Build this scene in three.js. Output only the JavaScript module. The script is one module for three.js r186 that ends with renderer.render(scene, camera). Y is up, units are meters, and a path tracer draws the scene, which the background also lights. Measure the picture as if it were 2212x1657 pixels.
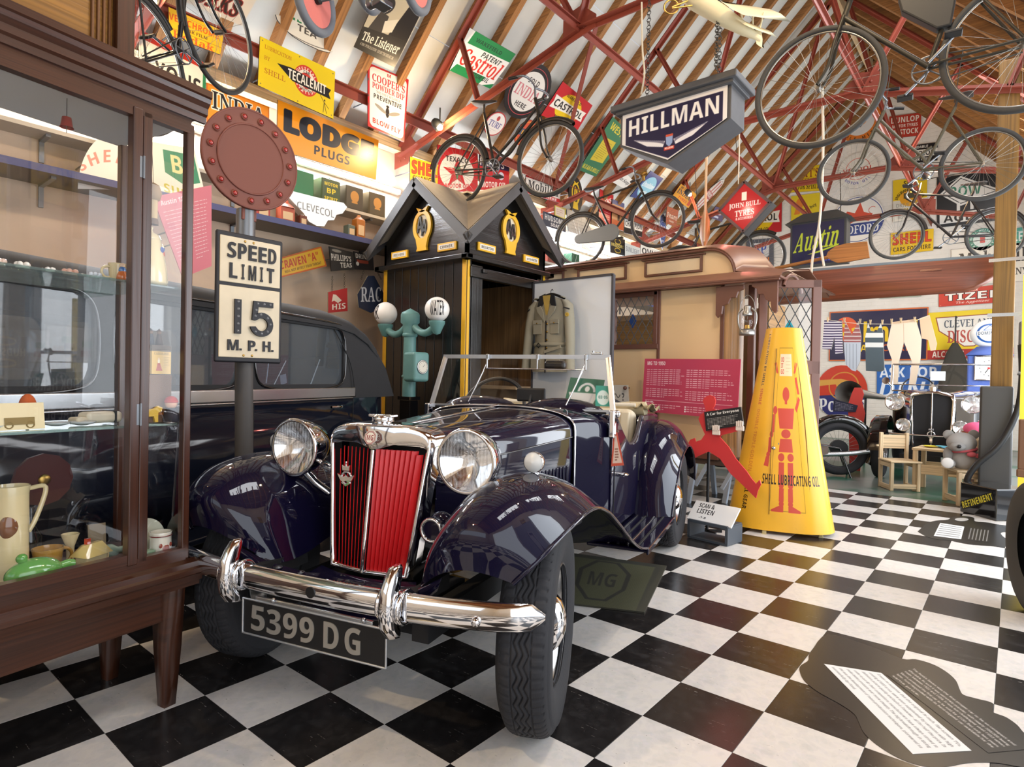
import * as THREE from 'three';
import { RoundedBoxGeometry } from 'three/addons/geometries/RoundedBoxGeometry.js';
import { mergeGeometries } from 'three/addons/utils/BufferGeometryUtils.js';
import { RectAreaLightUniformsLib } from 'three/addons/lights/RectAreaLightUniformsLib.js';

// ---------------------------------------------------------------- camera, light, exposure
const scene = new THREE.Scene();
const FRAME_W = 2212, FRAME_H = 1657, FOCAL = 1310.7, TILE = 0.3;
const camera = new THREE.PerspectiveCamera(2 * Math.atan(FRAME_H / 2 / FOCAL) * 180 / Math.PI, FRAME_W / FRAME_H, 0.02, 100);
camera.rotation.set(-0.0097, 0.6931, 0.0193, 'YXZ');
camera.position.set(0, 3.7424 * TILE, 0);
camera.updateMatrixWorld(true);
scene.add(camera);
const renderer = new THREE.WebGLRenderer({ antialias: true });
renderer.toneMapping = THREE.LinearToneMapping;
renderer.toneMappingExposure = 1.2;
renderer.outputColorSpace = THREE.SRGBColorSpace;
renderer.shadowMap.enabled = true;
RectAreaLightUniformsLib.init();
scene.background = new THREE.Color(0.55, 0.6, 0.68);

const XL = -5.5, XR = 1.2, ZG = -14.0, ZF = 3.4, EAVE = 3.75, APX = -2.15, APY = EAVE + (APX - XL);
function areaLight(name, color, intensity, w, h, pos, target) {
  const l = new THREE.RectAreaLight(color, intensity, w, h);
  l.name = name; l.position.set(...pos); l.lookAt(...target); scene.add(l); return l;
}
function spotLight(name, color, intensity, pos, target, angle, pen = 0.6, radius = 3) {
  const l = new THREE.SpotLight(color, intensity, 0, angle, pen, 2);
  l.name = name; l.position.set(...pos); l.target.position.set(...target); l.castShadow = true; l.shadow.radius = radius;
  scene.add(l); scene.add(l.target); return l;
}
// daylight through the wide yard doors in the right-hand wall and the front, both beside and behind the camera
areaLight('daylight_yard_door', new THREE.Color(0.86, 0.93, 1.0), 4.6, 3.2, 2.7, [XR - 0.02, 1.5, -4.95], [XL, 1.3, -5.0]);
areaLight('daylight_near_door', new THREE.Color(0.9, 0.95, 1.0), 1.6, 3.2, 2.7, [XR - 0.02, 1.5, -0.05], [XL, 1.3, -0.4]);
areaLight('daylight_far_door', new THREE.Color(0.9, 0.95, 1.0), 7.0, 4.2, 2.6, [XR - 0.02, 1.6, -9.2], [XL, 1.6, -9.6]);
areaLight('daylight_front_window', new THREE.Color(0.9, 0.95, 1.0), 0.7, 4.2, 1.8, [-1.6, 2.6, ZF - 0.02], [-2.2, 1.6, -6]);
// skylight strips in the right-hand roof slope
for (const z of [-2.0, -6.2, -10.4]) areaLight('daylight_rooflight', new THREE.Color(0.95, 0.97, 1.0), 8.5, 2.6, 0.9, [-0.1, 4.9, z], [-3.2, 1.0, z]);

// ---------------------------------------------------------------- helpers
const V = (x, y, z) => new THREE.Vector3(x, y, z);
const PI = Math.PI, R = (d) => d * PI / 180;
let seed_ = 12345;
const rnd = (a = 1, b) => { seed_ = (seed_ * 1664525 + 1013904223) >>> 0; const t = seed_ / 4294967296; return b === undefined ? t * a : a + t * (b - a); };
function rayOf(px, py) { return V((px - FRAME_W / 2) / FOCAL, -(py - FRAME_H / 2) / FOCAL, -1).applyMatrix4(new THREE.Matrix4().extractRotation(camera.matrixWorld)); }
function pix(px, py, pl) {                       // where the ray through a photograph pixel meets a plane of the room
  const r = rayOf(px, py), c = camera.position; let t;
  if (pl.x !== undefined) t = (pl.x - c.x) / r.x; else if (pl.y !== undefined) t = (pl.y - c.y) / r.y; else if (pl.z !== undefined) t = (pl.z - c.z) / r.z;
  else if (pl.dep !== undefined) t = pl.dep; else t = (pl.d - pl.n.dot(c)) / pl.n.dot(r);
  return c.clone().addScaledVector(r, t);
}
const S2 = Math.SQRT1_2;
const roofPlane = (o) => ({ n: V(S2, -S2, 0), d: (XL - EAVE) * S2 + o });

// geometry: every helper returns a non-indexed geometry with position, normal, uv
function ni(g) {
  if (g.index) g = g.toNonIndexed();
  for (const k of Object.keys(g.attributes)) if (!['position', 'normal', 'uv'].includes(k)) g.deleteAttribute(k);
  if (!g.attributes.normal) g.computeVertexNormals();
  if (!g.attributes.uv) g.setAttribute('uv', new THREE.BufferAttribute(new Float32Array(g.attributes.position.count * 2), 2));
  g.clearGroups(); return g;
}
const mg = (l) => { l = l.flat(Infinity); return l.length === 1 ? l[0] : mergeGeometries(l.map(ni)); };
function tf(g, p = [0, 0, 0], r = [0, 0, 0], s) { const m = new THREE.Matrix4().compose(V(...p), new THREE.Quaternion().setFromEuler(new THREE.Euler(...r)), s ? V(...(Array.isArray(s) ? s : [s, s, s])) : V(1, 1, 1)); return g.applyMatrix4(m); }
const bx = (w, h, d, x = 0, y = 0, z = 0, r) => tf(ni(new THREE.BoxGeometry(w, h, d)), [x, y, z], r);
const rb = (w, h, d, rad, x = 0, y = 0, z = 0, r, seg = 2) => tf(ni(new RoundedBoxGeometry(w, h, d, seg, Math.min(rad, w / 2.01, h / 2.01, d / 2.01))), [x, y, z], r);
const cy = (r1, r2, h, x = 0, y = 0, z = 0, r, seg = 24, open = false) => tf(ni(new THREE.CylinderGeometry(r1, r2, h, seg, 1, open)), [x, y, z], r);
const sp = (rad, x = 0, y = 0, z = 0, s, r, seg = 20) => tf(ni(new THREE.SphereGeometry(rad, seg, Math.ceil(seg * 0.7))), [x, y, z], r, s);
const tor = (R0, r0, x = 0, y = 0, z = 0, r, seg = 48, rs = 10, arc = 2 * PI) => tf(ni(new THREE.TorusGeometry(R0, r0, rs, seg, arc)), [x, y, z], r);
const lathe = (pts, seg = 32, p, r, a0 = 0, a1 = 2 * PI) => tf(ni(new THREE.LatheGeometry(pts.map((q) => new THREE.Vector2(q[0], q[1])), seg, a0, a1)), p, r);
const vv = (p) => (p.isVector3 ? p : V(...p));
function tube(pts, rad, seg, rs = 8, closed = false) { const c = new THREE.CatmullRomCurve3(pts.map(vv), closed, 'centripetal'); return ni(new THREE.TubeGeometry(c, seg || pts.length * 6, rad, rs, closed)); }
function between(a, b) { a = vv(a); b = vv(b); const d = b.clone().sub(a), L = d.length(); const q = new THREE.Quaternion().setFromUnitVectors(V(0, 1, 0), d.normalize()); return [a.clone().add(b).multiplyScalar(0.5), q, L]; }
function rod(a, b, r1, r2 = r1, seg = 8) { const [m, q, L] = between(a, b); const g = ni(new THREE.CylinderGeometry(r2, r1, L, seg)); return g.applyMatrix4(new THREE.Matrix4().compose(m, q, V(1, 1, 1))); }
function bar(a, b, w, d, up = V(0, 0, 1)) {                 // a box along a..b, w across, d along "up" side
  a = vv(a); b = vv(b); const y = b.clone().sub(a), L = y.length(); y.normalize(); const x = V().crossVectors(y, up).normalize(), z = V().crossVectors(x, y);
  const m = new THREE.Matrix4().makeBasis(x, y, z).setPosition(a.clone().add(b).multiplyScalar(0.5)); return ni(new THREE.BoxGeometry(w, L, d)).applyMatrix4(m);
}
function shp(pts) { const s = new THREE.Shape(); pts.forEach((p, i) => (i ? s.lineTo(p[0], p[1]) : s.moveTo(p[0], p[1]))); return s; }
function ext(s, depth, bev = 0, p, r, seg = 12) { if (Array.isArray(s)) s = shp(s); return tf(ni(new THREE.ExtrudeGeometry(s, { depth, bevelEnabled: bev > 0, bevelSize: bev, bevelThickness: bev, bevelSegments: 2, curveSegments: seg })), p, r); }
function spl(pts, n = 40, closed = false) { const c = new THREE.SplineCurve(closed ? [...pts, pts[0]].map((p) => new THREE.Vector2(...p)) : pts.map((p) => new THREE.Vector2(...p))); return c.getPoints(n).map((p) => [p.x, p.y]); }
function arcPts(cx, cyy, r, a0, a1, n = 12, ry = r) { return Array.from({ length: n + 1 }, (_, i) => { const a = a0 + (a1 - a0) * i / n; return [cx + r * Math.cos(a), cyy + ry * Math.sin(a)]; }); }
// a skin over rows of points; rows must be equally long. thick > 0 gives it two sides joined at the rim
function skin(rows, { closeU = false, closeV = false, thick = 0 } = {}) {
  const n = rows.length, m = rows[0].length, pos = [], uv = [], idx = [];
  rows.forEach((r, i) => r.forEach((p, j) => { p = vv(p); pos.push(p.x, p.y, p.z); uv.push(j / (m - 1), i / (n - 1)); }));
  for (let i = 0; i < n - 1 + (closeV ? 1 : 0); i++) for (let j = 0; j < m - 1 + (closeU ? 1 : 0); j++) { const a = i * m + j, b = i * m + (j + 1) % m, c = ((i + 1) % n) * m + (j + 1) % m, d = ((i + 1) % n) * m + j; idx.push(a, b, d, b, c, d); }
  let g = new THREE.BufferGeometry(); g.setAttribute('position', new THREE.Float32BufferAttribute(pos, 3)); g.setAttribute('uv', new THREE.Float32BufferAttribute(uv, 2)); g.setIndex(idx); g.computeVertexNormals();
  if (!thick) return ni(g);
  const N = g.attributes.normal.array, inner = pos.map((v, i) => v - N[i] * thick), k = n * m, all = [...pos, ...inner], id2 = [...idx];
  for (let i = 0; i < idx.length; i += 3) id2.push(idx[i] + k, idx[i + 2] + k, idx[i + 1] + k);
  const edge = (a, b) => id2.push(a, a + k, b, b, a + k, b + k);
  if (!closeV) for (let j = 0; j < m - 1 + (closeU ? 1 : 0); j++) { edge((j + 1) % m, j); edge((n - 1) * m + j, (n - 1) * m + (j + 1) % m); }
  if (!closeU) for (let i = 0; i < n - 1 + (closeV ? 1 : 0); i++) { edge(i * m, ((i + 1) % n) * m); edge(((i + 1) % n) * m + m - 1, i * m + m - 1); }
  const h = new THREE.BufferGeometry(); h.setAttribute('position', new THREE.Float32BufferAttribute(all, 3)); h.setAttribute('uv', new THREE.Float32BufferAttribute([...uv, ...uv], 2)); h.setIndex(id2);
  h.setAttribute('normal', new THREE.Float32BufferAttribute([...N, ...Array.from(N, (v) => -v)], 3));
  return ni(h);
}
// closed sections (each a ring of points) lofted, ends capped
function loft(rings, cap = true) {
  const g = [skin(rings, { closeU: true })];
  if (cap) for (const [k, flip] of [[0, 1], [rings.length - 1, 0]]) { const r = rings[k].map(vv), c = r.reduce((s, p) => s.add(p), V(0, 0, 0)).divideScalar(r.length), pos = []; r.forEach((p, i) => { const q = r[(i + 1) % r.length]; for (const t of flip ? [c, q, p] : [c, p, q]) pos.push(t.x, t.y, t.z); }); const h = new THREE.BufferGeometry(); h.setAttribute('position', new THREE.Float32BufferAttribute(pos, 3)); g.push(ni(h)); }
  return mg(g);
}
function metreUV(g) {                               // uv in metres, v along the longest side
  g.computeBoundingBox(); const s = g.boundingBox.getSize(V()), ax = ['x', 'y', 'z'].sort((a, b) => s[b] - s[a]), L = ax[0], p = g.attributes.position, n = g.attributes.normal, uv = g.attributes.uv, o = rnd(7), o2 = rnd(7);
  const gp = { x: (i) => p.getX(i), y: (i) => p.getY(i), z: (i) => p.getZ(i) }, gn = { x: (i) => Math.abs(n.getX(i)), y: (i) => Math.abs(n.getY(i)), z: (i) => Math.abs(n.getZ(i)) };
  for (let i = 0; i < p.count; i++) { let d = 'x'; for (const k of ['y', 'z']) if (gn[k](i) > gn[d](i) + 1e-4) d = k; const rest = ax.filter((k) => k !== d); uv.setXY(i, gp[rest[1]](i) + o, gp[rest[0]](i) + o2); }
  return g;
}
function upright(g) {                                // mirrored pieces get their winding back in step with their normals
  const p = g.attributes.position, n = g.attributes.normal, u = g.attributes.uv, a = V(), b = V(), c = V();
  for (let i = 0; i < p.count; i += 3) { a.fromBufferAttribute(p, i); b.fromBufferAttribute(p, i + 1).sub(a); c.fromBufferAttribute(p, i + 2).sub(a); b.cross(c); if (b.x * (n.getX(i) + n.getX(i + 1) + n.getX(i + 2)) + b.y * (n.getY(i) + n.getY(i + 1) + n.getY(i + 2)) + b.z * (n.getZ(i) + n.getZ(i + 1) + n.getZ(i + 2)) < 0) for (const t of [p, n, u]) { const s = t.itemSize, A = t.array; for (let k = 0; k < s; k++) { const q = A[(i + 1) * s + k]; A[(i + 1) * s + k] = A[(i + 2) * s + k]; A[(i + 2) * s + k] = q; } } }
  return g;
}
const taken = {};
const numbered = (n) => { taken[n] = (taken[n] ?? -1) + 1; return taken[n] ? n + '_' + String(taken[n]).padStart(3, '0') : n; };
function mesh(name, g, mat, parent, label) {
  g = Array.isArray(g) ? mg(g) : ni(g);
  upright(g); if (mat.userData.metre) metreUV(g);
  const m = new THREE.Mesh(g, mat); m.castShadow = m.receiveShadow = true;
  if (parent) { m.name = name; parent.add(m); } else { m.name = numbered(name); scene.add(m); }
  if (label) m.userData.label = label;
  return m;
}
const each = (name, l, mat, parent) => l.map((g) => mesh(name, g, mat, parent));
function thing(name, label, category, pos = [0, 0, 0], turn = 0, group) {
  const o = new THREE.Group(); o.name = numbered(name); o.position.copy(vv(pos)); o.rotation.y = turn; o.userData = { label, category }; if (group) o.userData.group = group; scene.add(o); return o;
}
function tag(o, label, category, group, kind) { o.userData.label = label; if (category) o.userData.category = category; if (group) o.userData.group = group; if (kind) o.userData.kind = kind; return o; }
function structure(name, g, mat, label) { const m = mesh(name, g, mat); m.userData.kind = 'structure'; if (label) m.userData.label = label; return m; }
function copyOf(o, label) { const c = o.clone(); c.name = numbered(o.name.replace(/_\d\d\d$/, '')); c.userData = { ...o.userData }; if (label) c.userData.label = label; scene.add(c); return c; }

// ---------------------------------------------------------------- materials
function tex(w, h, fn, srgb = true) {
  const d = new Uint8Array(w * h * 4);
  for (let y = 0; y < h; y++) for (let x = 0; x < w; x++) { let c = fn(x / w, y / h, x, y); if (typeof c === 'number') c = [c, c, c]; const i = (y * w + x) * 4; for (let k = 0; k < 3; k++) d[i + k] = Math.max(0, Math.min(255, c[k] * 255)); d[i + 3] = 255; }
  const t = new THREE.DataTexture(d, w, h); t.wrapS = t.wrapT = THREE.RepeatWrapping; t.magFilter = THREE.LinearFilter; t.minFilter = THREE.LinearFilter; if (srgb) t.colorSpace = THREE.SRGBColorSpace; t.needsUpdate = true; return t;
}
function vnoise(seed) {                                // tileable value noise
  const P = Array.from({ length: 4096 }, (_, i) => { let h = Math.imul(i + seed * 7919, 2654435761) >>> 0; h ^= h >>> 15; h = Math.imul(h, 2246822519) >>> 0; return ((h ^ (h >>> 13)) >>> 0) / 4294967296; });
  return (x, y, nx, ny = nx) => { x *= nx; y *= ny; const x0 = Math.floor(x), y0 = Math.floor(y), fx = x - x0, fy = y - y0, sx = fx * fx * (3 - 2 * fx), sy = fy * fy * (3 - 2 * fy), at = (i, j) => P[((((i % nx) + nx) % nx) * 61 + (((j % ny) + ny) % ny) * 131) & 4095]; const a = at(x0, y0), b = at(x0 + 1, y0), c = at(x0, y0 + 1), d = at(x0 + 1, y0 + 1); return a + (b - a) * sx + (c - a) * sy + (a - b - c + d) * sx * sy; };
}
const nA = vnoise(1), nB = vnoise(2), nC = vnoise(3);
const fbm = (x, y, k = 4) => 0.5 * nA(x, y, k) + 0.27 * nB(x, y, k * 2) + 0.15 * nC(x, y, k * 4) + 0.08 * nA(x, y, k * 8);
const grainTex = tex(256, 512, (x, y) => { const w = 0.08 * nB(x, y, 4, 2), g = nA(x + w, y, 40, 2) * 0.5 + nC(x + w, y, 90, 5) * 0.3 + nB(x, y, 10, 3) * 0.4; return 0.62 + 0.38 * Math.min(1, g); });
const blotchTex = tex(256, 256, (x, y) => 0.9 + 0.1 * fbm(x, y, 4));
const fineTex = tex(256, 256, (x, y) => 0.5 * nA(x, y, 64) + 0.5 * nB(x, y, 128), false);
const brickBump = tex(256, 256, (x, y) => { const r = Math.floor(y * 12), u = x * 4 + (r % 2) * 0.5, fu = u - Math.floor(u), fv = y * 12 - r; return (fu < 0.03 || fv < 0.1 ? 0.2 : 0.75) + 0.2 * fbm(x, y, 8); }, false);
const weaveTex = tex(128, 128, (x, y, i, j) => 0.55 + 0.25 * ((i >> 1) + (j >> 1) & 1) + 0.2 * nA(x, y, 32));
function std(color, rough = 0.6, metal = 0, o = {}) {
  const { metre, rep, ...q } = o; const C = q.clearcoat !== undefined || q.transmission !== undefined || q.sheen !== undefined || q.ior !== undefined || q.specularIntensity !== undefined ? THREE.MeshPhysicalMaterial : THREE.MeshStandardMaterial;
  const m = new C({ color, roughness: rough, metalness: metal, side: THREE.DoubleSide, ...q });
  if (metre) m.userData.metre = true;
  return m;
}
const rep = (t, x, y = x) => { const c = t.clone(); c.repeat.set(x, y); c.needsUpdate = true; return c; };
const grain = rep(grainTex, 3, 0.8), grainFine = rep(grainTex, 6, 1.2), blotch = rep(blotchTex, 0.7), blotchSmall = rep(blotchTex, 3), fineBump = rep(fineTex, 4);
const wood = (c, rough = 0.55, o = {}) => std(c, rough, 0, { map: grain, metre: true, bumpMap: grain, bumpScale: 0.0008, ...o });
const M = {
  mahogany: wood('#4c2817', 0.3, { map: grainFine, bumpScale: 0.0003, clearcoat: 0.35, clearcoatRoughness: 0.25 }),
  rafter: wood('#a8743f', 0.75), darkWood: wood('#4a2c1c', 0.5), paleWood: wood('#e6c79a', 0.5), beech: wood('#e9cda3', 0.45), oarWood: wood('#b5763c', 0.4), boatWood: wood('#8a4c34', 0.28, { clearcoat: 0.4, clearcoatRoughness: 0.2 }), post: wood('#8a6428', 0.6), brownPaint: std('#5a3327', 0.35), 
  white: std('#e9e6e0', 0.7), cream: std('#ead3ab', 0.55, 0, { map: blotch, metre: true }), redSteel: std('#873b2a', 0.5, 0, { map: blotch, metre: true }),
  chrome: std('#e8e8ea', 0.06, 1), dullChrome: std('#b9bbbd', 0.25, 1), steel: std('#7d8084', 0.4, 0.9), darkSteel: std('#35373a', 0.45, 0.7), brass: std('#b08d4a', 0.3, 1), alu: std('#c9ccd0', 0.32, 0.85),
  black: std('#101012', 0.45), gloss: std('#0b0b0d', 0.12, 0, { clearcoat: 1, clearcoatRoughness: 0.05 }), matt: std('#1b1b1d', 0.85), rubber: std('#26262a', 0.8, 0, { bumpMap: fineBump, bumpScale: 0.0004 }), greyRubber: std('#373634', 0.8),
  navy: std(new THREE.Color(0.0045, 0.0033, 0.019), 0.45, 0, { clearcoat: 1, clearcoatRoughness: 0.03, specularIntensity: 0.1 }), limo: std(new THREE.Color(0.004, 0.006, 0.014), 0.5, 0, { clearcoat: 0.6, clearcoatRoughness: 0.06, specularIntensity: 0.1 }), fabricTop: std('#2b2b2d', 0.85, 0, { map: blotchSmall, metre: true }),
  grilleRed: std('#d2141a', 0.35), red: std('#c8231c', 0.4), glass: std('#ffffff', 0.02, 0, { transmission: 1, thickness: 0, ior: 1.45 }), leather: std('#c9bda4', 0.6), canvasCloth: std('#b8a988', 0.9),
  bike: std('#2b2722', 0.4, 0.3), spoke: std('#8d8a83', 0.35, 0.9), rope: std('#d9cfb8', 0.9), chain: std('#4e4a44', 0.4, 0.8),
  yellow: std('#efb52c', 0.35), lens: std('#ffffff', 0.05, 0, { transmission: 0.9, thickness: 0, ior: 1.5 }), mirror: std('#f2f2f2', 0.08, 1), teal: std('#6a9a97', 0.45, 0, { map: blotchSmall, metre: true }),
};
// ---- printed faces: all lettering lives on a few shared sheets
const SHEET = 2048, sheets = [];
function newSheet() { const c = document.createElement('canvas'); c.width = c.height = SHEET; const g = c.getContext('2d'); g.fillStyle = '#888'; g.fillRect(0, 0, SHEET, SHEET); const t = new THREE.CanvasTexture(c); t.colorSpace = THREE.SRGBColorSpace; t.magFilter = THREE.LinearFilter; const s = { c, g, t, x: 0, y: 0, row: 0, mat: std('#ffffff', 0.32, 0, { map: t }), flat: std('#ffffff', 0.75, 0, { map: t }), lit: std('#000000', 0.4, 0, { map: t, emissive: '#ffffff', emissiveMap: t, emissiveIntensity: 1.0 }) }; sheets.push(s); return s; }
function print(w, h, draw) {
  w = Math.ceil(w); h = Math.ceil(h); let s = sheets[sheets.length - 1] || newSheet();
  if (s.x + w + 4 > SHEET) { s.x = 0; s.y += s.row + 4; s.row = 0; }
  if (s.y + h + 4 > SHEET) s = newSheet();
  const g = s.g; g.save(); g.beginPath(); g.rect(s.x, s.y, w + 2, h + 2); g.clip(); g.translate(s.x + 1, s.y + 1); draw(g, w, h); g.restore();
  const r = { s, u0: (s.x + 1) / SHEET, u1: (s.x + 1 + w) / SHEET, v1: 1 - (s.y + 1) / SHEET, v0: 1 - (s.y + 1 + h) / SHEET }; s.x += w + 4; s.row = Math.max(s.row, h); return r;
}
const uvOf = (r, a, b) => [r.u0 + (r.u1 - r.u0) * a, r.v0 + (r.v1 - r.v0) * b];
function setPrintUV(g, r, fn) { const p = g.attributes.position, u = g.attributes.uv; for (let i = 0; i < p.count; i++) { const [a, b] = fn ? fn(p.getX(i), p.getY(i), p.getZ(i), u.getX(i), u.getY(i)) : [u.getX(i), u.getY(i)]; u.setXY(i, ...uvOf(r, a, b)); } return g; }
// drawing helpers on a sheet, in fractions of the face
const B = 'bold sans-serif', SB = 'bold serif', S_ = 'sans-serif', SE = 'serif';
function fontOf(f, px) { return f.startsWith('bold') ? 'bold ' + px + 'px ' + f.slice(5) : px + 'px ' + f; }
function tx(g, s, x, y, w, h, col = '#111', f = B, { rot = 0, line, lw = 2, slant = 0 } = {}) {      // the words fill the box x,y,w,h
  g.save(); g.font = fontOf(f, 100); g.textBaseline = 'alphabetic'; g.textAlign = 'left'; const m = g.measureText(s), tw = Math.max(1, m.actualBoundingBoxRight + m.actualBoundingBoxLeft), th = Math.max(1, m.actualBoundingBoxAscent + m.actualBoundingBoxDescent);
  g.translate(x + w / 2, y + h / 2); g.rotate(rot); g.transform(1, 0, slant, 1, 0, 0); g.scale(w / tw, h / th); g.translate(-tw / 2 + m.actualBoundingBoxLeft, -th / 2 + m.actualBoundingBoxAscent);
  if (line) { g.lineWidth = lw * 100 / h; g.lineJoin = 'round'; g.strokeStyle = line; g.strokeText(s, 0, 0); } g.fillStyle = col; g.fillText(s, 0, 0); g.restore();
}
const bg = (g, w, h, c) => { g.fillStyle = c; g.fillRect(-2, -2, w + 4, h + 4); };
const rc = (g, x, y, w, h, c) => { g.fillStyle = c; g.fillRect(x, y, w, h); };
const st = (g, x, y, w, h, c, lw) => { g.strokeStyle = c; g.lineWidth = lw; g.strokeRect(x, y, w, h); };
const el = (g, x, y, a, b, c, lw, rot = 0) => { g.beginPath(); g.ellipse(x, y, a, b, rot, 0, 2 * PI); if (lw) { g.strokeStyle = c; g.lineWidth = lw; g.stroke(); } else { g.fillStyle = c; g.fill(); } };
const pg = (g, p, c, lw) => { g.beginPath(); p.forEach((q, i) => (i ? g.lineTo(q[0], q[1]) : g.moveTo(q[0], q[1]))); if (lw) { g.strokeStyle = c; g.lineWidth = lw; g.closePath(); g.stroke(); } else { g.fillStyle = c; g.closePath(); g.fill(); } };
function arcText(g, s, cx, cyy, r, a0, a1, size, col, f = B, inward = false) { g.save(); g.font = fontOf(f, size); g.fillStyle = col; g.textAlign = 'center'; g.textBaseline = 'middle'; for (let i = 0; i < s.length; i++) { const a = a0 + (a1 - a0) * (s.length > 1 ? i / (s.length - 1) : 0.5); g.save(); g.translate(cx + r * Math.cos(a), cyy + r * Math.sin(a)); g.rotate(a + (inward ? -PI / 2 : PI / 2)); g.fillText(s[i], 0, 0); g.restore(); } g.restore(); }
function lines(g, x, y, w, n, dy, lw, col, f = 0.85) { g.strokeStyle = col; g.lineWidth = lw; g.setLineDash([lw * 5, lw * 1.4, lw * 3, lw * 1.2, lw * 7, lw * 1.5]); for (let i = 0; i < n; i++) { g.beginPath(); g.moveTo(x, y + i * dy); g.lineTo(x + w * (i === n - 1 ? 0.5 : 1 - (1 - f) * rnd()), y + i * dy); g.stroke(); } g.setLineDash([]); }
function wear(g, w, h, n, col) { for (let i = 0; i < n; i++) { const x = rnd() * w, y = rnd() * h, e = rnd() < 0.6; g.fillStyle = col; g.beginPath(); g.ellipse(e ? (rnd() < 0.5 ? 1 : w - 1) : x, e ? y : (rnd() < 0.5 ? 1 : h - 1), rnd(1, w * 0.02), rnd(1, h * 0.03), 0, 0, 7); g.fill(); } }
const OUT = { rect: [[0, 0], [1, 0], [1, 1], [0, 1]], round: arcPts(0.5, 0.5, 0.5, 0, 2 * PI * 31 / 32, 31) };
// a flat enamel plate given by where its corners (TL, TR, BR, BL) fall in the photograph and the plane that it hangs in
function plate(name, label, c, plane, draw, { t = 0.012, edge, group, cat = 'sign', outline = OUT.rect, k = 1.25, mat = 'mat', rows = 6, parent } = {}) {
  const q = c.map((p) => (p.isVector3 ? p : pix(p[0], p[1], plane))), W = (q[0].distanceTo(q[1]) + q[3].distanceTo(q[2])) / 2, H = (q[0].distanceTo(q[3]) + q[1].distanceTo(q[2])) / 2;
  const dpx = Math.max(...[0, 1, 2, 3].map((i) => (c[i].isVector3 ? 0 : Math.hypot(c[i][0] - c[(i + 1) % 4][0], c[i][1] - c[(i + 1) % 4][1])))) || Math.max(W, H) * 260, dens = Math.min(dpx * k, 1000) / Math.max(W, H);
  const r = print(Math.max(24, W * dens), Math.max(24, H * dens), draw);
  const at = (a, b) => q[3].clone().lerp(q[2], a).lerp(q[0].clone().lerp(q[1], a), b), nrm = q[1].clone().sub(q[0]).cross(q[0].clone().sub(q[3])).normalize();
  const facing = nrm.dot(camera.position.clone().sub(q[0])) > 0 ? 1 : -1; nrm.multiplyScalar(facing);
  const pos = [], uv = [], nor = []; const put = (p, n, u) => { pos.push(p.x, p.y, p.z); nor.push(n.x, n.y, n.z); uv.push(...u); };
  const tri = THREE.ShapeUtils.triangulateShape(outline.map((p) => new THREE.Vector2(...p)), []);
  const fine = outline === OUT.rect ? [] : null;
  if (fine) { for (let i = 0; i < rows; i++) for (let j = 0; j < rows; j++) { const a = j / rows, b = i / rows, d = 1 / rows; for (const [s, u] of [[a, b], [a + d, b], [a + d, b + d], [a, b], [a + d, b + d], [a, b + d]]) put(at(s, u), nrm, uvOf(r, s, u)); } } else tri.forEach((f) => f.forEach((i) => put(at(...outline[i]), nrm, uvOf(r, ...outline[i]))));
  const nf = pos.length / 3, back = nrm.clone().multiplyScalar(-t), bn = nrm.clone().negate();
  tri.forEach((f) => f.forEach((i) => put(at(...outline[i]).add(back), bn, [0, 0])));
  outline.forEach((p, i) => { const p2 = outline[(i + 1) % outline.length], a = at(...p), b = at(...p2), a2 = a.clone().add(back), b2 = b.clone().add(back), n = b.clone().sub(a).cross(nrm).normalize(); for (const v of [a, b, b2, a, b2, a2]) put(v, n, [0, 0]); });
  const g = new THREE.BufferGeometry(); g.setAttribute('position', new THREE.Float32BufferAttribute(pos, 3)); g.setAttribute('normal', new THREE.Float32BufferAttribute(nor, 3)); g.setAttribute('uv', new THREE.Float32BufferAttribute(uv, 2));
  upright(g); const o = q.reduce((s, p) => s.add(p), V(0, 0, 0)).multiplyScalar(0.25); g.translate(-o.x, -o.y, -o.z);
  g.addGroup(0, nf, 0); g.addGroup(nf, pos.length / 3 - nf, 1);
  const m = new THREE.Mesh(g, [r.s[mat], edge ? std(edge, 0.5) : M.darkSteel]); m.castShadow = m.receiveShadow = true; m.position.copy(o);
  if (parent) { m.name = name; parent.worldToLocal(m.position); parent.add(m); return m; }
  m.name = numbered(name); scene.add(m); tag(m, label, cat, group);
  if (plane && name !== 'hanging_sign' && plane.x > XL + 0.1) { const xe = XL + Math.max(0, o.y - EAVE) - o.x; for (const s of [-0.3, 0.3]) mesh('stand_off', rod([-t, 0, W * s], [xe, 0, W * s], 0.006, 0.006, 6), M.steel, m); }
  return m;
}
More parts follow.
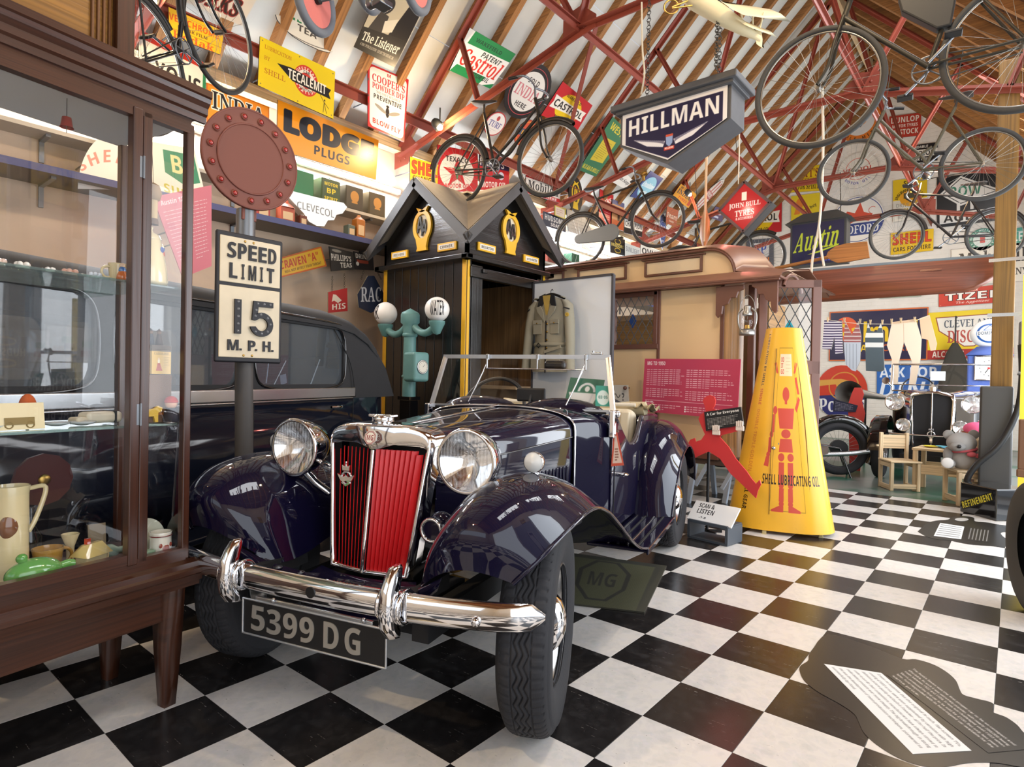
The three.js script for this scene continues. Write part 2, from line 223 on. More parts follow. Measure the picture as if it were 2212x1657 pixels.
// ---------------------------------------------------------------- the building
const tileX = (j) => (j - 5.12) * TILE, tileZ = (i) => (-i - 4.1391) * TILE, CHECK_END = tileZ(19.65);
{
  const concrete = std('#6d716c', 0.55, 0, { map: blotchSmall, metre: true });
  const floor = structure('floor', bx(XR - XL + 0.6, 0.1, ZF - ZG + 0.6, (XL + XR) / 2, -0.058, (ZF + ZG) / 2), concrete, 'concrete floor under the checkered tiles');
  const greenTex = tex(256, 256, (x, y) => { const f = fbm(x, y, 3), s = f > 0.52 ? 1 : f > 0.44 ? (f - 0.44) / 0.08 : 0; return [0.12 * (1 - s) + 0.42 * s, 0.33 * (1 - s) + 0.45 * s, 0.25 * (1 - s) + 0.43 * s]; });
  mesh('green_paint', bx(XR - XL, 0.008, CHECK_END - ZG, (XL + XR) / 2, -0.004, (CHECK_END + ZG) / 2), std('#ffffff', 0.28, 0, { map: rep(greenTex, 0.35), metre: true }), floor, 'worn green floor paint');
  // vinyl tiles, black and white, each its own piece
  const streaks = (dark, seed) => { let s = seed; const r2 = () => { s = (s * 1103515245 + 12345) & 0x7fffffff; return s / 0x7fffffff; }; const c = document.createElement('canvas'); c.width = c.height = 256; const g = c.getContext('2d'); g.fillStyle = dark ? '#211f1f' : '#ded9d2'; g.fillRect(0, 0, 256, 256);
    for (let i = 0; i < 400; i++) { g.globalAlpha = 0.012; g.fillStyle = r2() < 0.5 ? '#000' : '#fff'; g.beginPath(); g.ellipse(r2() * 256, r2() * 256, 4 + r2() * 22, 3 + r2() * 14, r2() * 3, 0, 7); g.fill(); }
    g.globalAlpha = 1; const n = dark ? 12 : 5; for (let i = 0; i < n; i++) { const x = r2() * 230, y = r2() * 250, L = 6 + r2() * (dark ? 34 : 8); g.strokeStyle = dark ? 'rgba(205,198,186,' + (0.25 + 0.6 * r2()).toFixed(2) + ')' : 'rgba(70,66,62,' + (0.2 + 0.4 * r2()).toFixed(2) + ')'; g.lineWidth = 0.5 + r2() * 1.3; g.setLineDash([3 + r2() * 9, 2 + r2() * 6]); g.beginPath(); g.moveTo(x, y); g.lineTo(x + L, y + (r2() - 0.3) * 4); g.stroke(); }
    g.setLineDash([]); for (let i = 0; i < 5; i++) { g.fillStyle = dark ? '#77726b' : '#4d4944'; g.beginPath(); g.arc(r2() * 256, r2() * 256, 0.4 + r2() * 0.9, 0, 7); g.fill(); }
    const t = new THREE.CanvasTexture(c); t.colorSpace = THREE.SRGBColorSpace; t.magFilter = THREE.LinearFilter; return t; };
  const dark = [11, 23, 37, 41].map((s) => std('#ffffff', 0.24, 0, { map: streaks(true, s), bumpMap: fineTex, bumpScale: 0.00012 })), pale = [5, 17, 29].map((s) => std('#ffffff', 0.26, 0, { map: streaks(false, s), bumpMap: fineTex, bumpScale: 0.00012 }));
  const e = 0.0009, tg = ni(new RoundedBoxGeometry(TILE - e, 0.006, TILE - e, 1, 0.0008)); { const p = tg.attributes.position, u = tg.attributes.uv; for (let i = 0; i < p.count; i++) u.setXY(i, p.getX(i) / TILE + 0.5, p.getZ(i) / TILE + 0.5); }
  const seen = [], rest = [[], []];
  for (let i = -24; i < 20; i++) for (let j = -13; j < 21; j++) {
    const x = tileX(j + 0.5), z = tileZ(i + 0.5); if (x < XL + 0.15 || x > XR - 0.1 || z > ZF) continue;
    const last = i === 19, p = V(x, 0, z).project(camera), front = V(x, 0, z).applyMatrix4(camera.matrixWorldInverse).z < -0.1, inView = front && Math.abs(p.x) < 1.12 && Math.abs(p.y) < 1.15 && !(x < -2.75 && z < -2.2) && x > -3.6;
    (inView ? seen : rest[(i + j) & 1]).push([x, z, (i + j) & 1, last, V(x, 1.1, z).length(), i, j]);
  }
  seen.sort((a, b) => a[4] - b[4]);
  seen.forEach(([x, z, odd, last, , i, j], k) => { if (k >= 298) { rest[odd].push([x, z, odd, last]); return; } const set = odd ? pale : dark, m = new THREE.Mesh(tg, set[(Math.abs(i * 7 + j * 13)) % set.length]); m.name = 'tile'; m.position.set(x, 0, last ? z + TILE * 0.175 : z); if (last) m.scale.z = 0.65; m.receiveShadow = true; floor.add(m); });
  rest.forEach((l, odd) => { const g = l.map(([x, z, , last]) => tf(tg.clone(), [x, 0, last ? z + TILE * 0.175 : z], [0, 0, 0], [1, 1, last ? 0.65 : 1])); const m = new THREE.Mesh(mg(g), odd ? pale[0] : dark[0]); m.name = 'tile_field'; m.userData.kind = 'stuff'; m.receiveShadow = true; floor.add(m); });
}
{
  const whiteWall = std('#ece4d8', 0.75, 0, { map: blotch, bumpMap: rep(brickBump, 1.1), bumpScale: 0.004, metre: true }), creamWall = std('#e4c9ad', 0.75, 0, { map: blotch, metre: true });
  const T = 0.2, gable = (z) => ext([[XL - T, -0.1], [XR + T, -0.1], [XR + T, EAVE], [APX, APY + T], [XL - T, EAVE]], T, 0, [0, 0, z]);
  structure('wall_back', gable(ZG - T), whiteWall, 'white painted brick gable wall');
  // the front gable behind the camera, with a wide window opening
  { const s = shp([[XL - T, -0.1], [XR + T, -0.1], [XR + T, EAVE], [APX, APY + T], [XL - T, EAVE]]), h = new THREE.Path(); h.moveTo(-3.8, 1.6); h.lineTo(-3.8, 3.6); h.lineTo(0.6, 3.6); h.lineTo(0.6, 1.6); h.closePath(); s.holes.push(h); structure('wall_front', ext(s, T, 0, [0, 0, ZF]), whiteWall, 'white painted gable wall with a wide window'); }
  structure('wall_left', bx(T, EAVE + 0.1, ZF - ZG, XL - T / 2, EAVE / 2 - 0.05, (ZF + ZG) / 2), creamWall, 'cream plastered side wall under the eaves');
  // right wall with two wide openings on to the yard
  { const L = ZF - ZG, s = shp([[ZG, -0.1], [ZF, -0.1], [ZF, EAVE], [ZG, EAVE]]); for (const [a, b] of [[-6.6, -3.3], [-11.4, -7.0], [-1.7, 1.6]]) { const h = new THREE.Path(); h.moveTo(a, 0); h.lineTo(a, 2.95); h.lineTo(b, 2.95); h.lineTo(b, 0); h.closePath(); s.holes.push(h); } const g = ext(s, T, 0); tf(g, [0, 0, 0], [0, -PI / 2, 0]); structure('wall_right', tf(g, [XR + T, 0, 0]), whiteWall, 'side wall with wide openings to the yard'); }
  // roof: boarded slopes, rafters under them, ridge board, eaves plate, purlins
  const panel = std('#d4d3c9', 0.7, 0, { map: blotch, metre: true }), brownBoard = wood('#6b4526', 0.8), zc = (ZF + ZG) / 2, zl = ZF - ZG, slopeL = (APX - XL) / S2;
  const onL = (u, off) => V(XL + u * S2 + off * S2, EAVE + u * S2 - off * S2, 0), onR = (u, off) => { const p = onL(u, off); return V(2 * APX - p.x, p.y, 0); };
  const ceiling = new THREE.Group(); ceiling.name = 'ceiling'; ceiling.userData = { kind: 'structure', label: 'pitched barn roof seen from below' }; scene.add(ceiling);
  const sheet = (side, u0, u1, z0, z1, th, mat, name) => { const f = side > 0 ? onL : onR, a = f(u0, -th / 2), b = f(u1, -th / 2); mesh(name, bar([a.x, a.y, (z0 + z1) / 2], [b.x, b.y, (z0 + z1) / 2], z1 - z0, th, V(side > 0 ? S2 : -S2, -S2, 0)), mat, ceiling); };
  const pitch = 0.43, n = Math.floor(zl / pitch);
  // insulation sheets sit between the rafters on the left slope, boards on the right slope
  for (let i = 0; i < n; i++) { const z0 = ZG + i * pitch, z1 = z0 + pitch; for (let k = 0; k < 4; k++) sheet(1, k * slopeL / 4 + 0.003, (k + 1) * slopeL / 4 - 0.003, z0 + 0.002, z1 - 0.002, 0.02, panel, 'roof_sheet'); }
  const skyL = [[-2.0], [-6.2], [-10.4]];
  for (let k = 0; k < 12; k++) sheet(-1, k * slopeL / 12 - (k ? 0 : 0.3), (k + 1) * slopeL / 12 - 0.012, ZG, ZF, 0.025, brownBoard, 'roof_board');
  for (let i = 0; i <= n; i++) { const z = ZG + i * pitch + 0.03; for (const side of [1, -1]) { const f = side > 0 ? onL : onR, a = f(-0.02, 0.05), b = f(slopeL, 0.05); mesh('rafter', bar([a.x, a.y, z], [b.x, b.y, z], 0.07, 0.1, V(side > 0 ? S2 : -S2, -S2, 0)), M.rafter, ceiling); } }
  mesh('ridge_board', bx(0.06, 0.26, zl, APX, APY - 0.2, zc), M.paleWood, ceiling);
  mesh('eaves_plate', bx(0.12, 0.1, zl, XL + 0.07, EAVE - 0.06, zc), M.paleWood, ceiling);
  // steel roof trusses with raised ties, joined by purlins
  const GX = -3.0, GY = 4.16, HX = XL + 0.12, HY = 3.58, zs = [1.05, -1.7, -4.45, -7.2, -9.95, -12.7], mir = (x) => 2 * APX - x;
  zs.forEach((z, zi) => {
    const t = thing('roof_truss', ['red steel roof truss over the doorway end', 'red steel roof truss above the display case', 'red steel roof truss carrying the bright spot lamp', 'red steel roof truss behind the hanging six-letter lightbox', 'red steel roof truss over the caravan roof', 'red steel roof truss next to the white gable wall'][zi], 'truss', [0, 0, z]);
    const ang = (a, b, w = 0.075) => [bar([a[0], a[1], 0], [b[0], b[1], 0], w, 0.012), bar([a[0], a[1], 0.03], [b[0], b[1], 0.03], 0.012, 0.06)];
    for (const m of [(x) => x, mir]) {
      const off = m === mir ? -1 : 1, RX = (u) => { const p = onL(u, 0.14); return [m(p.x), p.y]; };
      mesh('principal_rafter', ang(RX(0.05), RX(slopeL - 0.12)), M.redSteel, t);
      mesh('tie', ang([m(HX), HY], [m(GX), GY], 0.085), M.redSteel, t);
      mesh('strut', ang([m(GX), GY], RX(slopeL * 0.52), 0.06), M.redSteel, t); mesh('strut', ang([m(GX), GY], RX(slopeL * 0.93), 0.06), M.redSteel, t); mesh('strut', ang([m((HX + GX) / 2), (HY + GY) / 2], RX(slopeL * 0.28), 0.05), M.redSteel, t);
      const gp = ext([[-0.17, -0.09], [0.17, -0.02], [0.17, 0.09], [0.02, 0.22], [-0.17, 0.18]].map(([x, y]) => [m(GX + x), GY + y]), 0.01, 0, [0, 0, 0.005]); const gu = mesh('gusset_plate', gp, M.redSteel, t);
      for (const [x, y] of [[-0.1, 0], [-0.03, 0.01], [0.05, 0.02], [0.12, 0.03], [-0.08, 0.1], [0, 0.14]]) mesh('bolt', sp(0.014, m(GX + x), GY + y, 0.018, [1, 1, 0.6], undefined, 8), M.redSteel, gu);
      const hp = mesh('heel_plate', ext([[-0.1, -0.12], [0.12, -0.1], [0.3, 0.06], [0.16, 0.2], [-0.1, 0.12]].map(([x, y]) => [m(HX + x), HY + y]), 0.01, 0, [0, 0, 0.005]), M.redSteel, t);
      for (const [x, y] of [[0, -0.05], [0.08, -0.03], [0.04, 0.06], [0.14, 0.06]]) mesh('bolt', sp(0.013, m(HX + x), HY + y, 0.018, [1, 1, 0.6], undefined, 8), M.redSteel, hp);
    }
    mesh('collar', ang([GX, GY + 0.02], [mir(GX), GY + 0.02], 0.085), M.redSteel, t);
  });
  const purlin = (label, x, y, w = 0.06) => { const m = mesh('purlin', [bx(w, 0.012, zl - 0.1, x, y, zc), bx(0.012, w, zl - 0.1, x, y - w / 2, zc)], M.redSteel); tag(m, label, 'purlin'); };
  purlin('red steel purlin low on the slope above the long wall signs', -5.04, 3.9, 0.09); purlin('red steel purlin joining the truss gussets on the sign-hung slope', GX, GY + 0.05); purlin('red steel purlin joining the truss gussets on the boarded slope', mir(GX), GY + 0.05);
  // diagonal wind braces under the slope
  const wb = (a, b, label) => tag(mesh('wind_brace', [bar(a, b, 0.06, 0.012, V(S2, -S2, 0))], M.redSteel), label, 'brace');
  const wp = (px, py) => pix(px, py, roofPlane(0.27));
  wb(wp(1192, 432), wp(1292, 40), 'flat red diagonal brace behind the black bicycle front wheel');
}
// ---------------------------------------------------------------- raised lettering
const { FontLoader } = await import('three/addons/loaders/FontLoader.js');
const { TextGeometry } = await import('three/addons/geometries/TextGeometry.js');
const fonts = { b: await new FontLoader().loadAsync('fonts/droid/droid_sans_bold.typeface.json'), s: await new FontLoader().loadAsync('fonts/droid/droid_serif_bold.typeface.json') };
function letter(s, w, h, depth, x, y, z, bev = 0.0008, f = 'b') {   // one run of letters stretched to a box whose lower left corner is x,y
  let g = ni(new TextGeometry(s, { font: fonts[f], size: 1, depth: 1, curveSegments: 6, bevelEnabled: false })); g.computeBoundingBox(); const b = g.boundingBox, bw = b.max.x - b.min.x, bh = b.max.y - b.min.y;
  g.translate(-b.min.x, -b.min.y, 0); g.scale(w / bw, h / bh, depth); g.translate(x, y, z); return g;
}
// ---------------------------------------------------------------- wheels
function tyreGeo(rad, width, seg = 420, tread = true) {
  const rows = [], half = width / 2, prof = []; const nP = tread ? 64 : 16;
  for (let i = 0; i <= nP; i++) prof.push(-1 + 2 * i / nP);
  const tri = (t) => Math.abs(((t % 1) + 1) % 1 - 0.5) * 4 - 1;
  for (let s = 0; s <= seg; s++) { const a = s / seg * 2 * PI, row = [];
    for (const [bxx, brr] of [[0.72, rad - 0.155], [0.98, rad - 0.125], [1.12, rad - 0.08], [1.1, rad - 0.04]]) row.push([-half * bxx, brr, a]);
    for (const t of prof) { const x = t * half * 1.02; let r = rad - 0.022 * t * t * t * t - 0.012 * Math.pow(Math.abs(t), 10); if (tread && Math.abs(t) < 0.9) { const zz = 0.007 * tri(s / seg * 34); for (const c of [-0.016, 0, 0.016]) if (Math.abs(x - c - zz) < 0.0021) r -= 0.006; const u = ((s / seg * 68) % 1 + 1) % 1; if (Math.abs(t) > 0.42 && u < 0.22 && Math.abs(t) < 0.86) r -= 0.004; if (Math.abs(Math.abs(t) - 0.4) < 0.03) r -= 0.004; } row.push([x, r, a]); }
    for (const [bxx, brr] of [[1.1, rad - 0.04], [1.12, rad - 0.08], [0.98, rad - 0.125], [0.72, rad - 0.155]]) row.push([half * bxx, brr, a]);
    rows.push(row.map(([x, r, q]) => [x, r * Math.cos(q), r * Math.sin(q)])); }
  return skin(rows);
}
const tyreG = tyreGeo(0.334, 0.142), tyreSmall = tyreGeo(0.33, 0.11, 120, false);
function wheel(parent, x, y, z, side, { steer = 0, rim = M.dullChrome, tyre = tyreG, cap = true, name = 'wheel' } = {}) {
  const w = new THREE.Group(); w.name = name; w.position.set(x, y, z); w.rotation.y = steer + (side < 0 ? PI : 0); parent.add(w);
  mesh('tyre', tyre, M.rubber, w);
  const disc = lathe([[0.05, 0.038], [0.09, 0.036], [0.105, 0.02], [0.15, 0.012], [0.165, 0.03], [0.178, 0.04], [0.19, 0.055], [0.19, 0.062], [0.182, 0.064]], 48, undefined, [0, 0, -PI / 2]);
  mesh('rim', [disc, lathe([[0.182, -0.064], [0.19, -0.05], [0.178, -0.03], [0.178, 0.04]], 48, undefined, [0, 0, -PI / 2]), ...Array.from({ length: 14 }, (_, i) => { const a = i / 14 * 2 * PI; return tor(0.011, 0.002, 0.019, 0.135 * Math.cos(a), 0.135 * Math.sin(a), [0, PI / 2, 0], 12, 5); })], rim, w);
  if (cap) mesh('hub_cap', lathe([[0, 0.085], [0.02, 0.084], [0.045, 0.078], [0.07, 0.066], [0.09, 0.045], [0.096, 0.03]], 36, undefined, [0, 0, -PI / 2]), M.chrome, w);
  return w;
}
function headlamp(parent, x, y, z, rad, turn = 0, body = M.chrome, tilt = 0) {
  const l = new THREE.Group(); l.name = 'headlamp'; l.position.set(x, y, z); l.rotation.set(tilt, turn, 0); parent.add(l);
  mesh('lamp_shell', lathe([[0, -rad * 1.35], [rad * 0.4, -rad * 1.28], [rad * 0.75, -rad * 0.95], [rad * 0.97, -rad * 0.35], [rad, 0], [rad * 1.02, rad * 0.06], [rad * 0.97, rad * 0.12], [rad * 0.9, rad * 0.1]], 40, undefined, [PI / 2, 0, 0]), body, l);
  mesh('reflector', lathe([[0, -rad * 0.5], [rad * 0.3, -rad * 0.42], [rad * 0.6, -rad * 0.22], [rad * 0.9, rad * 0.06]], 36, undefined, [PI / 2, 0, 0]), M.mirror, l);
  const lens = lathe([[0, rad * 0.26], [rad * 0.3, rad * 0.24], [rad * 0.6, rad * 0.19], [rad * 0.92, rad * 0.08]], 40, undefined, [PI / 2, 0, 0]); const flutes = []; for (let i = -7; i <= 7; i++) { const xx = i * rad * 0.115, hh = Math.sqrt(Math.max(0, 0.8 * rad * rad - xx * xx)); flutes.push(rod([xx, -hh, rad * 0.12], [xx, hh, rad * 0.12], rad * 0.035, rad * 0.035, 5)); }
  mesh('lens', lens, M.glass, l); mesh('lens_fluting', flutes, M.glass, l);
  mesh('bulb', [sp(rad * 0.16, 0, 0, -rad * 0.1), cy(rad * 0.1, rad * 0.1, rad * 0.3, 0, 0, -rad * 0.3, [PI / 2, 0, 0], 12)], M.lens, l);
  return l;
}
// ---------------------------------------------------------------- the dark blue roadster
const carTurn = R(15.8), carO = pix(1163, 1560, { y: 0 }).add(V(-0.6 * Math.cos(carTurn), 0, 0.6 * Math.sin(carTurn)));
{
  const car = thing('sports_car', 'dark blue open two-seater roadster with a red slatted grille and chrome bumper', 'car', carO, carTurn);
  const P = (n, g, m = M.navy, par = car, label) => mesh(n, g, m, par, label);
  // wings: five guide lines from nose to running board, smoothed both ways
  const guide = [
    [[.30, .47, .27], [.28, .46, .22], [.27, .47, .12], [.27, .50, 0], [.28, .52, -.15], [.30, .50, -.35], [.34, .44, -.6], [.40, .36, -.85], [.46, .318, -1.06]],
    [[.40, .545, .33], [.37, .60, .32], [.36, .66, .22], [.36, .69, .08], [.37, .69, -.1], [.39, .63, -.32], [.43, .53, -.58], [.47, .41, -.83], [.52, .325, -1.06]],
    [[.50, .585, .36], [.48, .69, .37], [.475, .765, .27], [.475, .80, .10], [.48, .79, -.1], [.5, .715, -.32], [.52, .59, -.57], [.55, .44, -.82], [.58, .33, -1.06]],
    [[.58, .58, .35], [.60, .685, .36], [.62, .76, .27], [.63, .795, .1], [.635, .78, -.1], [.64, .705, -.3], [.655, .58, -.55], [.67, .43, -.8], [.68, .33, -1.06]],
    [[.635, .553, .31], [.69, .61, .295], [.722, .655, .2], [.737, .685, .06], [.742, .695, -.1], [.742, .65, -.28], [.742, .535, -.52], [.742, .40, -.79], [.742, .322, -1.06]]];
  const fine = guide.map((l) => new THREE.CatmullRomCurve3(l.map(vv), false, 'centripetal').getPoints(44));
  const wing = (s) => { const rows = []; for (let i = 0; i <= 44; i++) rows.push(new THREE.CatmullRomCurve3(fine.map((l) => V(l[i].x * s, l[i].y, l[i].z)), false, 'centripetal').getPoints(20)); return skin(s > 0 ? rows : rows.map((r) => r.slice().reverse()), { thick: 0.004 }); };
  for (const s of [1, -1]) {
    const w = P('front_wing', wing(s));
    P('rolled_edge', tube(fine[4].filter((_, i) => i % 4 === 0).map((p) => [p.x * s, p.y, p.z]), 0.007, 60, 8), M.navy, w);
    // side lamp on the crown of the wing
    const lamp = new THREE.Group(); lamp.name = 'side_lamp'; lamp.position.set(0.56 * s, 0.845, -0.02); car.add(lamp);
    mesh('lamp_shell', [lathe([[0, -0.05], [0.02, -0.045], [0.034, -0.01], [0.036, 0.006], [0.034, 0.012]], 24, undefined, [PI / 2, 0, 0]), rod([0, -0.05, -0.01], [0, -0.02, -0.01], 0.014, 0.012)], M.chrome, lamp); mesh('lens', lathe([[0, 0.026], [0.018, 0.022], [0.033, 0.01]], 24, undefined, [PI / 2, 0, 0]), std('#d8d8d4', 0.3), lamp);
    P('splash_apron', skin([[[0.16 * s, .42, .16], [0.2 * s, .43, .2], [0.3 * s, .47, .27], [0.42 * s, .54, .33]], [[0.15 * s, .40, .24], [0.2 * s, .41, .26], [0.3 * s, .45, .29], [0.42 * s, .53, .34]], [[0.15 * s, .36, .25], [0.2 * s, .37, .27], [0.3 * s, .42, .28], [0.40 * s, .50, .32]]], { thick: 0.003 }));
    // rear wing
    const rg = [[[.46, .33, -1.72], [.46, .6, -1.86], [.46, .76, -2.05], [.46, .82, -2.3], [.46, .79, -2.55], [.46, .62, -2.76], [.46, .42, -2.84]], [[.56, .33, -1.70], [.56, .62, -1.84], [.56, .79, -2.04], [.56, .855, -2.3], [.56, .82, -2.56], [.56, .64, -2.8], [.56, .42, -2.88]], [[.66, .33, -1.71], [.66, .60, -1.86], [.66, .755, -2.06], [.665, .81, -2.3], [.66, .77, -2.55], [.66, .61, -2.78], [.66, .42, -2.86]], [[.735, .33, -1.76], [.74, .53, -1.92], [.742, .645, -2.1], [.745, .69, -2.3], [.742, .66, -2.5], [.74, .55, -2.7], [.735, .4, -2.78]]];
    const rf = rg.map((l) => new THREE.CatmullRomCurve3(l.map(vv), false, 'centripetal').getPoints(36)), rr = []; for (let i = 0; i <= 36; i++) { const row = new THREE.CatmullRomCurve3(rf.map((l) => V(l[i].x * s, l[i].y, l[i].z)), false, 'centripetal').getPoints(14); rr.push(s > 0 ? row : row.reverse()); }
    const rw = P('rear_wing', skin(rr, { thick: 0.004 })); P('rolled_edge', tube(rf[3].filter((_, i) => i % 4 === 0).map((p) => [p.x * s, p.y, p.z]), 0.007, 50, 8), M.navy, rw);
    // running board with rubber ribs
    const rbd = P('running_board', [rb(0.30, 0.02, 0.74, 0.008, 0.595 * s, 0.318, -1.39)], M.navy); for (let k = 0; k < 5; k++) P('tread_strip', rb(0.012, 0.006, 0.7, 0.003, (0.50 + k * 0.048) * s, 0.331, -1.39), k % 2 ? M.dullChrome : M.matt, rbd);
    P('sill_edge', rb(0.012, 0.03, 0.76, 0.005, 0.745 * s, 0.318, -1.39), M.navy);
    wheel(car, 0.6 * s, 0.334, 0, s, { steer: 0.2 }); wheel(car, 0.62 * s, 0.334, -2.39, s);
    headlamp(car, 0.365 * s, 0.845, 0.09, 0.108, 0); P('lamp_stalk', [tube([[0.30 * s, 0.66, -0.03], [0.34 * s, 0.70, 0.0], [0.365 * s, 0.745, 0.03]], 0.016, 16), rod([0.19 * s, 0.74, -0.02], [0.30 * s, 0.77, 0.0], 0.012)], M.chrome);
  }
  // horn beside the grille
  const horn = P('horn', [sp(0.05, 0.27, 0.62, 0.08, [1, 1, 0.6]), cy(0.045, 0.035, 0.05, 0.27, 0.62, 0.12, [PI / 2, 0, 0])], M.navy); P('horn_grille', tor(0.036, 0.006, 0.27, 0.62, 0.146), M.chrome, horn);
  // bonnet, louvred sides, scuttle
  const bs = (z) => { const t = Math.max(0, Math.min(1, (0.03 - z) / 1.0)); return { w: 0.205 + 0.20 * Math.pow(t, 0.9), ys: 0.80 + 0.05 * t, yc: 0.925 + 0.05 * t, yb: 0.46 }; };
  const sec = (z, k = 1) => { const { w, ys, yc } = bs(z); const p = []; for (let i = 0; i <= 28; i++) { const a = PI * i / 28, c = Math.cos(a), s = Math.sin(a); p.push([Math.sign(c) * Math.pow(Math.abs(c), 0.72) * w, ys + Math.pow(s, 0.62) * (yc - ys), z]); } return p; };
  const zz = Array.from({ length: 12 }, (_, i) => 0.02 - i * 0.085);
  const bon = P('bonnet', skin(zz.map((z) => sec(z)), { thick: 0.003 }));
  P('centre_hinge', tube([[0, 0.932, 0.02], [0, 0.955, -0.45], [0, 0.983, -0.92]], 0.005, 20), M.chrome, bon);
  for (const s of [1, -1]) {
    const rows = zz.map((z) => { const q = bs(z); return [[q.w * s, q.ys + 0.001, z], [(q.w + 0.002) * s, 0.72, z], [(q.w * 0.98) * s, 0.58, z], [q.w * 0.95 * s, 0.44, z]]; });
    const side = P('bonnet_side', skin(s > 0 ? rows : rows.map((r) => r.slice().reverse()), { thick: 0.003 }));
    P('hinge_strip', tube(zz.map((z) => [(bs(z).w + 0.003) * s, bs(z).ys - 0.002, z]), 0.004, 30, 6), M.gloss, side);
    for (let k = 0; k < 20; k++) { const z = -0.28 - k * 0.031, q = bs(z); P('louvre', rb(0.012, 0.19, 0.016, 0.005, (q.w + 0.001) * s, 0.62, z, [0, -0.35 * s, 0]), M.navy, side); }
  }
  const cowl = [[-0.92, 0.405, .86, .978], [-1.0, 0.44, .865, .985], [-1.08, 0.48, .87, .975], [-1.16, 0.515, .87, .965]].map(([z, w, ys, yc]) => { const p = [[w, 0.36, z], [w, 0.6, z]]; for (let i = 0; i <= 24; i++) { const a = PI * i / 24, c = Math.cos(a), s = Math.sin(a); p.push([Math.sign(c) * Math.pow(Math.abs(c), 0.72) * w, ys + Math.pow(s, 0.62) * (yc - ys), z]); } p.push([-w, 0.6, z], [-w, 0.36, z]); return p; });
  P('scuttle', skin(cowl, { thick: 0.004 })); P('scuttle_bead', tube(cowl[0].map(([x, y, z]) => [x * 1.006, y + 0.003, z]), 0.006, 90, 6), M.chrome);
  P('firewall', ext(cowl[1].map(([x, y]) => [x * 0.99, y * 0.995]), 0.01, 0, [0, 0, -1.0]), M.matt);
  // tub: cut-away doors, seat, rear deck
  for (const s of [1, -1]) {
    const out = [[-1.16, .36], [-1.16, .88], [-1.2, .93], [-1.27, .915], [-1.4, .83], [-1.55, .755], [-1.68, .75], [-1.78, .79], [-1.86, .87], [-1.9, .90], [-2.2, .90], [-2.45, .84], [-2.6, .5], [-2.6, .40], [-1.86, .34]];
    const side = P('body_side', ext(out, 0.02, 0.004).applyMatrix4(new THREE.Matrix4().set(0, 0, 1, s > 0 ? 0.505 : -0.525, 0, 1, 0, 0, 1, 0, 0, 0, 0, 0, 0, 1)), M.navy);
    P('door_seam', [tube([[0.53 * s, .37, -1.2], [0.53 * s, .6, -1.205], [0.53 * s, .9, -1.21]], 0.003, 12), tube([[0.53 * s, .36, -1.78], [0.53 * s, .7, -1.8]], 0.003, 8)], M.matt, side);
    P('door_top_trim', tube([[0.515 * s, .935, -1.2], [0.515 * s, .915, -1.28], [0.515 * s, .84, -1.4], [0.515 * s, .765, -1.55], [0.515 * s, .76, -1.68], [0.515 * s, .80, -1.78], [0.515 * s, .90, -1.9]], 0.011, 50), std('#2a1d20', 0.5), side);
    P('door_handle', [rod([0.53 * s, .63, -1.27], [0.565 * s, .63, -1.27], 0.012, 0.012, 12), tube([[0.562 * s, .63, -1.27], [0.57 * s, .625, -1.31], [0.565 * s, .615, -1.37]], 0.009, 12)], M.chrome, side);
    P('windscreen_pillar', [tube([[0.545 * s, .85, -1.12], [0.535 * s, .95, -1.15], [0.485 * s, 1.235, -1.22]], 0.011, 16), rb(0.03, 0.14, 0.05, 0.008, 0.535 * s, 0.9, -1.13), sp(0.02, 0.55 * s, 0.95, -1.15)], M.chrome);
  }
  P('tub_floor', bx(1.0, 0.02, 1.4, 0, 0.38, -1.85), M.matt); P('rear_deck', rb(1.0, 0.05, 0.5, 0.02, 0, 0.86, -2.3), M.navy); P('tail_tank', rb(0.98, 0.42, 0.16, 0.03, 0, 0.62, -2.62, [0.12, 0, 0]), M.navy);
  P('seat_cushion', rb(0.94, 0.14, 0.46, 0.05, 0, 0.5, -1.6), M.leather); const sb = P('seat_back', rb(0.94, 0.44, 0.14, 0.05, 0, 0.72, -1.92, [-0.2, 0, 0]), M.leather); for (let k = -6; k <= 6; k++) P('flute', rb(0.06, 0.4, 0.03, 0.014, k * 0.07, 0.73, -1.85, [-0.2, 0, 0]), M.leather, sb);
  const roll = []; for (let k = 0; k < 9; k++) { const r0 = []; for (let i = 0; i < 12; i++) { const a = i / 12 * 2 * PI; r0.push([-0.5 + k * 0.125, 0.93 + (0.045 + 0.012 * Math.sin(k * 2.3 + i)) * Math.sin(a), -2.12 + (0.07 + 0.02 * Math.sin(k * 1.7 + i * 1.3)) * Math.cos(a)]); } roll.push(r0); } P('folded_hood', loft(roll), M.canvasCloth);
  const hoodFlap = []; for (let k = 0; k < 8; k++) { const r0 = []; for (let i = 0; i < 9; i++) r0.push([0.40 + i * 0.022, 0.96 + 0.02 * Math.sin(i * 1.9 + k) - k * 0.004, -2.02 - k * 0.03 + 0.012 * Math.sin(i * 2.6)]); hoodFlap.push(r0); } P('hood_cloth', skin(hoodFlap, { thick: 0.006 }), M.canvasCloth);
  P('spare_wheel_mount', tf(tyreG.clone(), [0, 0.66, -2.78], [0, PI / 2, 0]), M.rubber);
  P('hood_bar', rod([-0.5, 0.96, -1.98], [0.46, 0.965, -1.98], 0.012), std('#d7d0c2', 0.5));
  // windscreen
  const wsB = (x) => [x * 0.53, 0.958, -1.15], wsT = (x) => [x * 0.482, 1.238, -1.22];
  const ws = P('windscreen_frame', [bar(wsB(-1), wsT(-1), 0.022, 0.018), bar(wsB(1), wsT(1), 0.022, 0.018), bar(wsT(-1.02), wsT(1.02), 0.022, 0.02), bar(wsB(-1), wsB(1), 0.02, 0.02)], M.alu);
